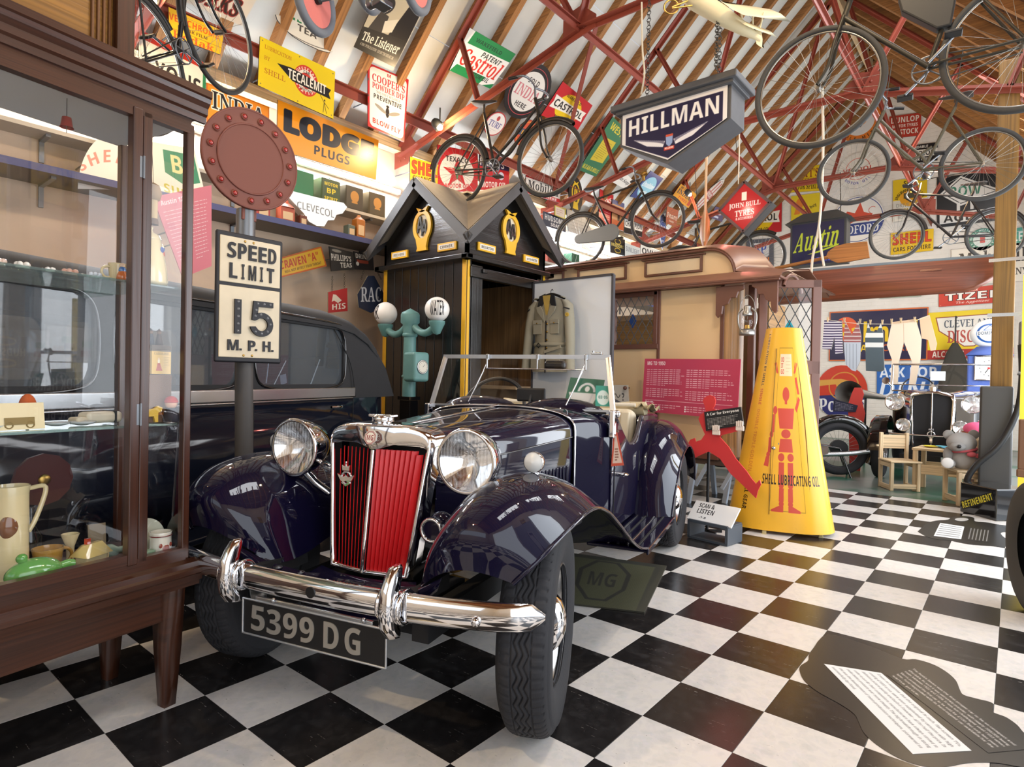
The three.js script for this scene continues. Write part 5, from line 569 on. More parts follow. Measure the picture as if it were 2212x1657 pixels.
// ---------------------------------------------------------------- caravan
{
  const z = -5.5, q = (px, py, dz = 0) => pix(px, py, { z: z + dz }), brown = std('#6a4436', 0.35), roofB = std('#8a5f4a', 0.4), creamP = std('#e6c799', 0.4, 0, { clearcoat: 0.4, clearcoatRoughness: 0.3 });
  const x1 = q(1560, 700).x, x0 = -4.6, yB = q(1580, 995).y, yE = 2.0, D = 1.9;
  const t = thing('caravan', 'cream and brown wooden showman caravan with leaded windows and clerestory roof', 'caravan', [0, 0, z]), P = (n, g, m = brown, par = t) => mesh(n, g, m, par);
  const L = (v) => [v.x, v.y, 0];
  // walls with window hole
  const wl = q(1326, 645), wr = q(1418, 752), wh = shp([[x0, yB], [x1, yB], [x1, yE], [x0, yE]]), ho = new THREE.Path(); const wx0 = wl.x, wx1 = wr.x, wy0 = q(1400, 752).y, wy1 = q(1400, 632).y; ho.moveTo(wx0, wy0); ho.lineTo(wx1, wy0); ho.lineTo(wx1, wy1); ho.lineTo(wx0, wy1); ho.closePath(); wh.holes.push(ho);
  P('side_wall', ext(wh, 0.03, 0, [0, 0, -0.03]), creamP); P('far_wall', bx(x1 - x0, yE - yB, 0.03, (x0 + x1) / 2, (yE + yB) / 2, -D), creamP); P('rear_end', bx(0.03, yE - yB, D, x0, (yE + yB) / 2, -D / 2), creamP); P('floor_frame', bx(x1 - x0 + 0.5, 0.08, D, (x0 + x1) / 2 + 0.25, yB - 0.02, -D / 2), std('#4a3a30', 0.6));
  P('front_end', [bx(0.03, yE - yB, 0.5, x1, (yE + yB) / 2, -0.25), bx(0.03, yE - yB, 0.6, x1, (yE + yB) / 2, -D + 0.3)], wood('#b98a52', 0.4)); P('curved_corner', tf(ni(new THREE.CylinderGeometry(0.16, 0.16, yE - yB - 0.02, 20, 1, true, 0, PI / 2)), [x1 - 0.02, (yE + yB) / 2, -0.17]), wood('#c08f55', 0.35)); P('porch_post', rb(0.06, yE - yB, 0.06, 0.01, q(1614, 800).x, (yE + yB) / 2, -0.1));
  for (const [px, w] of [[1422, 0.03], [1559, 0.035]]) P('wall_batten', rb(w, yE - yB, 0.02, 0.005, q(px, 800).x, (yE + yB) / 2, 0.01)); P('bottom_rail', rb(x1 - x0, 0.06, 0.03, 0.006, (x0 + x1) / 2, yB + 0.02, 0.01)); P('top_rail', rb(x1 - x0, 0.06, 0.03, 0.006, (x0 + x1) / 2, wy1 + 0.06, 0.01));
  // leaded window
  const leaded = (name, cx, cyy, w, h, zz, par, n, gem, turn) => { const g = new THREE.Group(); g.name = name; g.position.set(cx, cyy, zz); if (turn) g.rotation.y = turn; par.add(g); mesh('window_frame', [rb(0.045, h + 0.09, 0.05, 0.008, -w / 2 - 0.02, 0, 0), rb(0.045, h + 0.09, 0.05, 0.008, w / 2 + 0.02, 0, 0), rb(w + 0.09, 0.045, 0.05, 0.008, 0, h / 2 + 0.02, 0), rb(w + 0.11, 0.05, 0.06, 0.008, 0, -h / 2 - 0.02, 0)], brown, g); mesh('glass', skin([[[-w / 2, -h / 2, 0], [w / 2, -h / 2, 0]], [[-w / 2, h / 2, 0], [w / 2, h / 2, 0]]]), M.glass, g); const pw = w / n, ph = pw * 1.75, came = (a, b) => { const dx = b[0] - a[0], dy = b[1] - a[1]; let t0 = 0, t1 = 1; for (const [p, d, lo, hi] of [[a[0], dx, -w / 2, w / 2], [a[1], dy, -h / 2, h / 2]]) { const u = (lo - p) / d, v = (hi - p) / d; t0 = Math.max(t0, Math.min(u, v)); t1 = Math.min(t1, Math.max(u, v)); } if (t1 > t0 + 0.01) mesh('lead_came', bar([a[0] + dx * t0, a[1] + dy * t0, 0.004], [a[0] + dx * t1, a[1] + dy * t1, 0.004], 0.006, 0.006), M.steel, g); }; const sl = ph / pw, ext2 = w + h; for (let k = -14; k <= 14; k++) { came([k * pw - ext2, -ext2 * sl], [k * pw + ext2, ext2 * sl]); came([k * pw - ext2, ext2 * sl], [k * pw + ext2, -ext2 * sl]); } mesh('stained_quarry', ext([[0, -ph / 2], [pw / 2, 0], [0, ph / 2], [-pw / 2, 0]], 0.003, 0, [gem[0], gem[1], 0.001]), std(gem[2], 0.1, 0, { transmission: 0.4, thickness: 0 }), g); return g; };
  leaded('leaded_window', (wx0 + wx1) / 2, (wy0 + wy1) / 2, wx1 - wx0 - 0.06, wy1 - wy0 - 0.07, 0.0, t, 5, [-0.02, 0.0, '#1f4f9c']);
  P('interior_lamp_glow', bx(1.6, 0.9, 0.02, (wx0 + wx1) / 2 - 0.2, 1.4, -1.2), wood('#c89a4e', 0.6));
  // eaves board, lower roof and clerestory
  const e0 = -4.7, e1 = q(1700, 600).x, ey0 = q(1327, 636).y, ey1 = ey0 + 0.085, cl1 = q(1592, 590).x;
  P('eaves_board', [rb(e1 - e0 - 0.02, 0.035, 0.03, 0.008, (e0 + e1) / 2, ey0, 0.16), rb(e1 - e0, 0.02, 0.2, 0.006, (e0 + e1) / 2, ey0 + 0.01, 0.08)]);
  const lowRoof = skin([[[e0, ey0 + 0.02, 0.18], [cl1, ey0 + 0.02, 0.18], [e1, ey0 + 0.01, 0.18]], [[e0, ey1 + 0.01, 0.08], [cl1, ey1 + 0.01, 0.08], [e1 - 0.02, ey1 - 0.02, 0.06]], [[e0, ey1 + 0.05, -0.12], [cl1, ey1 + 0.05, -0.12], [e1 - 0.02, ey1 + 0.02, -0.12]], [[e0, ey1 + 0.05, -D], [cl1, ey1 + 0.05, -D], [e1 - 0.02, ey1 + 0.02, -D]]], { thick: 0.015 }); P('lower_roof', lowRoof, roofB);
  const cy0 = ey1 + 0.03, ch = 0.24, cz = -0.1; P('clerestory_wall', [ext([[e0, cy0 - 0.03], [cl1 - 0.04, cy0 - 0.03], ...arcPts(cl1 - 0.29, cy0, 0.25, 0, PI / 2, 10, ch), [e0, cy0 + ch]], 0.02, 0, [0, 0, cz - 0.01])], creamP);
  const roofPts = [[e0, cy0 + ch], [cl1 - 0.3, cy0 + ch], ...arcPts(cl1 - 0.29, cy0, 0.25, PI / 2, 0, 10, ch), [cl1 + 0.08, cy0 - 0.03], [e1 - 0.06, cy0 - 0.06]]; P('upper_roof', skin(roofPts.map(([x, y]) => [[x, y, cz + 0.06], [x, y + 0.06, cz - 0.12], [x, y + 0.17, -D / 2], [x, y, -D + 0.1]]), { thick: 0.02 }), roofB); P('roof_edge_bead', tube(roofPts.map(([x, y]) => [x, y - 0.004, cz + 0.06]), 0.012, 80), brown);
  for (const [a, b, y0p, y1p] of [[1247, 1352, 582, 610], [1392, 1516, 562, 602], [1180, 1217, 592, 612]]) { const A = q(a, (y0p + y1p) / 2, cz + 0.03), Bq = q(b, (y0p + y1p) / 2, cz + 0.03), w = Bq.x - A.x, c0 = (A.x + Bq.x) / 2, yy = cy0 + ch * 0.52, hh = 0.14; const fr = P('clerestory_light', [rb(w, 0.022, 0.03, 0.005, c0, yy + hh / 2, cz + 0.02), rb(w, 0.022, 0.03, 0.005, c0, yy - hh / 2, cz + 0.02), rb(0.022, hh, 0.03, 0.005, c0 - w / 2 + 0.01, yy, cz + 0.02), rb(0.022, hh, 0.03, 0.005, c0 + w / 2 - 0.01, yy, cz + 0.02)]); P('drip_mould', rb(w + 0.06, 0.016, 0.045, 0.005, c0, yy + hh / 2 + 0.018, cz + 0.025), brown, fr); P('light_panel', bx(w - 0.04, hh - 0.03, 0.006, c0, yy, cz + 0.013), std('#e9d3ad', 0.3), fr); }
  // carved bracket under the porch roof
  const br = (s) => [[0, 0], [0.3, 0], [0.3, -0.03], [0.24, -0.05], [0.22, -0.1], [0.16, -0.1], [0.13, -0.15], [0.07, -0.17], [0.06, -0.24], [0.02, -0.27], [0, -0.25]].map(([x, y]) => [x * s, y]); P('carved_bracket', ext(br(0.8), 0.025, 0.003, [x1 - 0.02, ey0 - 0.03, 0.08])); P('porch_bracket', ext(br(0.7).map(([x, y]) => [-x, y]), 0.025, 0.003, [e1 - 0.04, ey0 - 0.02, 0.1])); P('porch_arch', tube(arcPts(0, 0, 0.28, 0.2, PI - 0.2, 14).map(([a, b]) => [e1 - 0.02, ey0 + b * 0.55 - 0.08, -0.25 + a]), 0.018, 30));
  // open door, swung toward the room
  const da = pix(1640, 620, { z: z + 0.02 }), db = pix(1775, 600, { z: z - 0.25 }), dw = Math.hypot(db.x - da.x, 0.27), dh = 1.52, dTop = 2.02, dr = new THREE.Group(); dr.name = 'door'; dr.position.set(da.x, 0, 0.02); dr.rotation.y = Math.atan2(0.27, db.x - da.x); t.add(dr);
  const gh = 0.62, gw = dw - 0.15; mesh('door_frame', [rb(0.07, dh, 0.035, 0.006, 0.035, dTop - dh / 2, 0), rb(0.075, dh, 0.035, 0.006, dw - 0.037, dTop - dh / 2, 0), rb(dw, 0.07, 0.035, 0.006, dw / 2, dTop - 0.035, 0), rb(dw, 0.12, 0.035, 0.006, dw / 2, dTop - gh - 0.14, 0), rb(dw, 0.08, 0.035, 0.006, dw / 2, dTop - dh + 0.04, 0)], brown, dr); mesh('door_panel', rb(dw - 0.1, 0.66, 0.02, 0.005, dw / 2, dTop - dh + 0.4, 0), creamP, dr);
  { const n = 4, pw = gw / n, ph = pw * 1.9, y0 = dTop - 0.07 - gh, x00 = 0.075; mesh('glass', skin([[[x00, y0, 0], [x00 + gw, y0, 0]], [[x00, y0 + gh, 0], [x00 + gw, y0 + gh, 0]]]), M.glass, dr); const sl = ph / pw; for (let k = -12; k <= 12; k++) for (const s of [1, -1]) { const a = [x00 + gw / 2 + k * pw - 1, y0 + gh / 2 - s * sl], b = [x00 + gw / 2 + k * pw + 1, y0 + gh / 2 + s * sl]; let t0 = 0, t1 = 1; for (const [p, d, lo, hi] of [[a[0], 2, x00, x00 + gw], [a[1], b[1] - a[1], y0, y0 + gh]]) { const u = (lo - p) / d, v = (hi - p) / d; t0 = Math.max(t0, Math.min(u, v)); t1 = Math.min(t1, Math.max(u, v)); } if (t1 > t0 + 0.005) mesh('lead_came', bar([a[0] + 2 * t0, a[1] + (b[1] - a[1]) * t0, 0.003], [a[0] + 2 * t1, a[1] + (b[1] - a[1]) * t1, 0.003], 0.006, 0.006), M.darkSteel, dr); } mesh('stained_quarry', ext([[0, -ph / 2], [pw / 2, 0], [0, ph / 2], [-pw / 2, 0]], 0.003, 0, [x00 + gw * 0.5, y0 + gh * 0.42, 0.001]), std('#1b98a8', 0.1, 0, { transmission: 0.3, thickness: 0 }), dr); }
  // trestle legs under the body
  for (const px of [1486, 1565]) { const p0 = pix(px, 1088, { y: 0 }); each('trestle_leg', [bar([p0.x, 0, p0.z - z], [p0.x + 0.02, yB - 0.05, p0.z - z - 0.1], 0.04, 0.04), bar([p0.x, 0.0, -0.45], [p0.x + 0.02, yB - 0.05, -0.3], 0.04, 0.04), bar([p0.x + 0.03, yB - 0.25, 0.1], [p0.x + 0.12, yB - 0.05, 0.05], 0.03, 0.03)], std('#8c96a2', 0.5), t); }
  each('axle_stand', [rod([-2.9, 0, -0.5], [-2.9, yB - 0.05, -0.5], 0.04), rod([-4.2, 0, -0.5], [-4.2, yB - 0.05, -0.5], 0.04), rod([-4.2, 0, -1.6], [-4.2, yB - 0.05, -1.6], 0.04), rod([-2.3, 0, -1.6], [-2.3, yB - 0.05, -1.6], 0.04)], M.darkSteel, t);
  P('cloth_peg', [rod([q(1360, 838).x, q(1360, 838).y, 0.02], [q(1360, 838).x + 0.02, q(1360, 838).y, 0.12], 0.012), sp(0.02, q(1360, 838).x + 0.02, q(1360, 838).y, 0.13)], brown);
  // hurricane lantern on the porch
  const lp = pix(1614, 690, { z: z + 0.14 }), l = thing('hurricane_lantern', 'dull tin hurricane lantern hanging from the caravan porch', 'lantern', lp); const tin = std('#a3a29e', 0.35, 0.8); mesh('tank', lathe([[0, -0.14], [0.06, -0.14], [0.066, -0.13], [0.066, -0.1], [0.045, -0.085], [0.02, -0.08]], 24), tin, l); mesh('chimney_glass', lathe([[0.03, -0.075], [0.048, -0.03], [0.045, 0.0], [0.03, 0.035]], 24), M.glass, l); mesh('cap', lathe([[0.04, 0.035], [0.042, 0.06], [0.028, 0.075], [0.03, 0.11], [0.022, 0.12], [0, 0.125]], 24), tin, l); mesh('burner', cy(0.02, 0.025, 0.03, 0, -0.065, 0), M.brass, l); for (const s of [1, -1]) mesh('side_tube', tube([[0.055 * s, -0.09, 0], [0.075 * s, -0.03, 0], [0.072 * s, 0.06, 0], [0.04 * s, 0.095, 0]], 0.008, 24), tin, l); mesh('bail', tube([[-0.07, 0.05, 0], [-0.05, 0.16, 0], [0, 0.21, 0], [0.05, 0.16, 0], [0.07, 0.05, 0]], 0.003, 30), tin, l);
  // linen bag hung behind the roadster
  plate('linen_bag', 'off-white linen banner with drawn symbols hung on the caravan peg', [[1322, 832], [1356, 832], [1360, 900], [1322, 900]], { z: z + 0.1 }, (g, w, h) => { bg(g, w, h, '#d9d3c6'); tx(g, '?', w * 0.6, h * 0.25, w * 0.15, h * 0.25, '#333', B); g.strokeStyle = '#333'; g.lineWidth = 2; g.beginPath(); g.moveTo(w * 0.1, h * 0.35); g.bezierCurveTo(w * 0.3, h * 0.1, w * 0.3, h * 0.6, w * 0.5, h * 0.3); g.stroke(); pg(g, [[w * 0.05, h * 0.7], [w * 0.6, h * 0.95], [w * 0.6, h], [w * 0.05, h * 0.8]], '#b8709a'); }, { cat: 'banner', mat: 'flat', edge: '#cfc8ba' });
}
// ---------------------------------------------------------------- pink information panel, running-man stand, scan stand
{
  plate('info_panel', 'pink information panel headed with a car name and 1950', [[1393, 775], [1600, 776], [1592, 907], [1386, 888]], { z: -5.3 }, (g, w, h) => { bg(g, w, h, '#c0405f'); tx(g, 'MG TD 1950', w * 0.035, h * 0.05, w * 0.2, h * 0.07, '#f6e3e6', B); lines(g, w * 0.035, h * 0.2, w * 0.42, 9, h * 0.036, 2.2, '#eec9d2'); lines(g, w * 0.035, h * 0.56, w * 0.42, 5, h * 0.036, 2.2, '#eec9d2'); lines(g, w * 0.47, h * 0.2, w * 0.48, 4, h * 0.036, 2.2, '#eec9d2'); lines(g, w * 0.47, h * 0.36, w * 0.48, 5, h * 0.036, 2.2, '#eec9d2'); lines(g, w * 0.47, h * 0.58, w * 0.48, 5, h * 0.036, 2.2, '#eec9d2'); rc(g, w * 0.03, h * 0.77, w * 0.92, 1.5, '#eec9d2'); tx(g, 'Also in 1950...', w * 0.035, h * 0.79, w * 0.1, h * 0.035, '#fff', B); for (let i = 0; i < 3; i++) { rc(g, w * 0.035, h * (0.845 + i * 0.04), 5, 5, '#fff'); rc(g, w * 0.47, h * (0.845 + i * 0.04), 5, 5, '#fff'); } lines(g, w * 0.055, h * 0.855, w * 0.38, 3, h * 0.04, 2.2, '#eec9d2'); lines(g, w * 0.49, h * 0.855, w * 0.38, 3, h * 0.04, 2.2, '#eec9d2'); }, { cat: 'panel', mat: 'flat', edge: '#b23a58', k: 1.6 });
  const b = pix(1527, 1150, { y: 0 }), zc = b.z, s = thing('running_figure_stand', 'flat red cut-out of a running figure carrying a black notice on a pole', 'cut-out', [b.x, 0, zc]);
  const q = (px, py) => { const p = pix(px, py, { z: zc + 0.02 }); return [p.x - b.x, p.y]; };
  const red = std('#d1393a', 0.45), fig = [[1519, 866], [1524, 858], [1535, 853], [1544, 857], [1547, 866], [1545, 877], [1541, 882], [1548, 886], [1557, 884], [1580, 888], [1600, 895], [1604, 925], [1592, 932], [1560, 940], [1556, 944], [1575, 965], [1590, 990], [1614, 1018], [1624, 1033], [1634, 1045], [1642, 1036], [1645, 1046], [1638, 1060], [1634, 1076], [1620, 1062], [1604, 1046], [1580, 1024], [1556, 990], [1532, 975], [1510, 985], [1488, 995], [1483, 985], [1490, 972], [1484, 965], [1492, 950], [1502, 946], [1504, 954], [1516, 950], [1524, 938], [1518, 925], [1510, 905], [1514, 896], [1526, 888], [1524, 878]];
  mesh('figure', ext(fig.map(([x, y]) => q(x, y)), 0.012, 0, [0, 0, 0.02]), red, s); mesh('pole', [rod([0, 0, 0], [0, 0.8, 0], 0.012), ], M.black, s); mesh('foot', [bar([-0.09, 0.01, 0.06], [0.09, 0.01, -0.06], 0.03, 0.012), bar([-0.09, 0.01, -0.06], [0.09, 0.01, 0.06], 0.03, 0.012)], M.black, s);
  const n4 = [[1521, 890], [1600, 879], [1606, 918], [1525, 931]], nb = plate('notice', '', n4, { z: zc + 0.05 }, (g, w, h) => { bg(g, w, h, '#1d1b1c'); tx(g, 'A Car for Everyone', w * 0.06, h * 0.08, w * 0.88, h * 0.2, '#f2efe8', B); lines(g, w * 0.06, h * 0.4, w * 0.84, 8, h * 0.07, 2.2, '#cfcac2'); }, { k: 3, parent: s, mat: 'flat', edge: '#111', t: 0.02 });
  const hand = (px, py, w, m) => { const g = []; for (let i = 0; i < 4; i++) { const o = q(px + i * 4 - 6, py); g.push(rb(0.012, 0.05 - Math.abs(i - 1.5) * 0.008, 0.012, 0.005, o[0], o[1], 0.06)); } const c = q(px, py + 10); g.push(rb(0.06, 0.035, 0.012, 0.008, c[0], c[1], 0.055)); mesh('hand', g, std('#e9d9cc', 0.6), s); }; hand(1551, 924, 0, 0); hand(1602, 915, 0, 0);
  const st = pix(1545, 1162, { y: 0 }), k = thing('scan_stand', 'small white SCAN & LISTEN card on a dark grey box stand', 'stand', [st.x + 0.02, 0, st.z + 0.07], -0.15); const gm = std('#4a5058', 0.5); mesh('frame', [bx(0.3, 0.015, 0.2, 0, 0.012, 0), bx(0.02, 0.12, 0.2, -0.145, 0.07, 0), bx(0.02, 0.12, 0.2, 0.145, 0.07, 0), bx(0.3, 0.02, 0.2, 0, 0.13, -0.0)], gm, k); const r = print(260, 120, (g, w, h) => { bg(g, w, h, '#efeeec'); tx(g, 'SCAN &', w * 0.12, h * 0.1, w * 0.36, h * 0.22, '#262626', B); tx(g, 'LISTEN', w * 0.14, h * 0.38, w * 0.38, h * 0.24, '#262626', B); tx(g, '-1-8', w * 0.24, h * 0.76, w * 0.16, h * 0.1, '#262626', B); }); const pl = bx(0.34, 0.012, 0.17, 0, 0, 0); setPrintUV(pl, r, (x, y, z) => [x / 0.34 + 0.5, 0.5 - z / 0.17]); tf(pl, [0, 0.19, 0.02], [0.75, 0, 0]); mesh('card', pl, r.s.flat, k);
}
// ---------------------------------------------------------------- yellow lubricating oil cabinet, tall tapering
{
  const c = V(-1.385, 0, -4.93), t = thing('oil_cabinet', 'tall tapering yellow lubricating oil cabinet with a red jointed figure on its door', 'cabinet', c, Math.atan2(1.385, 4.93));
  const H = 1.535, rad = (y) => [0.385 - (0.385 - 0.125) * (y / H), 0.27 - (0.27 - 0.11) * (y / H)];
  const r = print(760, 1000, (g, w, h) => {                      // u runs round the front half, v up
    bg(g, w, h, '#f0b52f'); for (let i = 0; i < 160; i++) { g.globalAlpha = 0.25; g.fillStyle = '#b9832a'; g.beginPath(); g.arc(rnd() * w, h * (1 - rnd() * rnd()), rnd(0.5, 2.2), 0, 7); g.fill(); } g.globalAlpha = 1;
    const C = w * 0.55, red = '#cf4a35', ov = (x, y, a, b, rot = 0) => el(g, C + x * w, y * h, a * w, b * h, red, 0, rot), bxr = (x, y, a, b) => rc(g, C + (x - a / 2) * w, y * h, a * w, b * h, red);
    g.strokeStyle = '#8a6a1c'; g.lineWidth = 2.5; pg(g, [[C - w * 0.115, h * 0.10], [C + w * 0.13, h * 0.10], [C + w * 0.155, h * 0.90], [C - w * 0.13, h * 0.90]], '#8a6a1c', 2.5);
    ov(0, 0.33, 0.045, 0.035); bxr(0, 0.36, 0.03, 0.02); pg(g, [[C - w * 0.1, h * 0.40], [C + w * 0.1, h * 0.40], [C + w * 0.075, h * 0.5], [C - w * 0.07, h * 0.5]], red); ov(0, 0.525, 0.05, 0.022); pg(g, [[C - w * 0.06, h * 0.55], [C + w * 0.06, h * 0.55], [C + w * 0.07, h * 0.615], [C - w * 0.07, h * 0.615]], red);
    for (const s of [-1, 1]) { ov(s * 0.045, 0.64, 0.03, 0.02); bxr(s * 0.042, 0.665, 0.05, 0.1); ov(s * 0.04, 0.775, 0.022, 0.018); bxr(s * 0.038, 0.79, 0.04, 0.065); ov(s * 0.037, 0.865, 0.02, 0.014); pg(g, [[C + s * w * 0.02, h * 0.875], [C + s * w * 0.055, h * 0.875], [C + s * w * 0.115, h * 0.895], [C + s * w * 0.115, h * 0.905], [C + s * w * 0.02, h * 0.905]], red); }
    ov(-0.13, 0.41, 0.026, 0.02); bxr(-0.145, 0.43, 0.035, 0.09); ov(-0.155, 0.53, 0.02, 0.016); bxr(-0.165, 0.545, 0.03, 0.075); ov(-0.175, 0.63, 0.018, 0.014); pg(g, [[C - w * 0.195, h * 0.64], [C - w * 0.16, h * 0.64], [C - w * 0.165, h * 0.69], [C - w * 0.21, h * 0.685]], red);
    pg(g, [[C + w * 0.11, h * 0.40], [C + w * 0.16, h * 0.34], [C + w * 0.185, h * 0.355], [C + w * 0.13, h * 0.42]], red); pg(g, [[C + w * 0.155, h * 0.33], [C + w * 0.13, h * 0.25], [C + w * 0.16, h * 0.245], [C + w * 0.185, h * 0.33]], red); for (const [dx, a] of [[-0.16, -0.6], [-0.14, -0.4], [0.14, 0.4], [0.16, 0.6]]) { g.save(); g.translate(C + dx * w, h * 0.2); g.rotate(a); rc(g, -5, -h * 0.03, 10, h * 0.06, red); g.restore(); }
    rc(g, C - w * 0.095, h * 0.13, w * 0.19, h * 0.11, '#ecd9b2'); tx(g, 'OD', C - w * 0.08, h * 0.145, w * 0.05, h * 0.025, red, B); tx(g, 'IT', C - w * 0.08, h * 0.175, w * 0.035, h * 0.025, red, B); tx(g, 'GO', C - w * 0.08, h * 0.205, w * 0.05, h * 0.025, red, B); lines(g, C, h * 0.15, w * 0.08, 5, h * 0.017, 2, '#c9a070');
    tx(g, 'SHELL LUBRICATING OIL', w * 0.34, h * 0.725, w * 0.52, h * 0.05, '#241a10', B);
    g.save(); g.translate(w * 0.205, h * 0.03); g.rotate(PI / 2); g.transform(1, 0, 0, 1, 0, 0); tx(g, 'LUBRICATION BY SHELL', 0, -14, h * 0.26, 30, '#2a1c10', B); tx(g, 'SINGLE', h * 0.275, -14, h * 0.08, 30, '#c5502c', B); tx(g, '·DOUBLE·TRIPLE·GOLDEN', h * 0.37, -14, h * 0.32, 30, '#d98a2e', B); tx(g, 'SHELL GEAR', h * 0.72, -14, h * 0.16, 30, '#2a1c10', B); g.restore();
    g.strokeStyle = '#555'; g.fillStyle = '#8d8a80'; g.beginPath(); g.arc(C - w * 0.075, h * 0.575, 5, 0, 7); g.fill();
  });
  const rows = []; for (let i = 0; i <= 24; i++) { const y = 0.03 + (H - 0.03) * i / 24, [a, b] = rad(y), row = []; for (let k = 0; k <= 48; k++) { const u = -PI / 2 + 2 * PI * k / 48 - PI / 2; const c2 = Math.cos(u), s2 = Math.sin(u); row.push([Math.sign(c2) * Math.pow(Math.abs(c2), 0.75) * a, y, Math.sign(s2) * Math.pow(Math.abs(s2), 0.75) * b]); } rows.push(row); }
  const g = skin(rows); const p = g.attributes.position, uv = g.attributes.uv; for (let i = 0; i < p.count; i++) { const y = p.getY(i), [a, b] = rad(y), x = p.getX(i) / a, front = p.getZ(i) >= -0.02; const ang = Math.asin(Math.max(-1, Math.min(1, x))) / PI + 0.5; uv.setXY(i, ...uvOf(r, front ? 0.5 * ang + 0.5 * (x / 2 + 0.5) : 0.97, Math.max(0.002, Math.min(0.998, (y - 0.03) / (H - 0.03))))); }
  mesh('body', g, r.s.mat, t); mesh('top', tf(sp(1, 0, 0, 0, [0.125, 0.012, 0.11]), [0, H, 0]), M.yellow, t); each('door_seam', [tube([[-0.07, 0.15, 0.255], [-0.065, 0.8, 0.19], [-0.045, 1.38, 0.128]], 0.0025, 14, 5), tube([[0.21, 0.15, 0.225], [0.16, 0.8, 0.165], [0.085, 1.38, 0.112]], 0.0025, 14, 5)], std('#7d5c17', 0.6), t); mesh('door_knob', [rod([-0.05, 0.64, 0.2], [-0.05, 0.64, 0.24], 0.008), sp(0.014, -0.05, 0.64, 0.245)], M.dullChrome, t);
  for (const [x, zz] of [[-0.1, 0.24], [0.28, 0.14], [-0.28, 0.12], [0, -0.24]]) mesh('foot', [rb(0.03, 0.03, 0.03, 0.006, x, 0.015, zz), rb(0.035, 0.006, 0.05, 0.002, x, 0.003, zz + 0.015)], std('#c9b98a', 0.5), t);
}
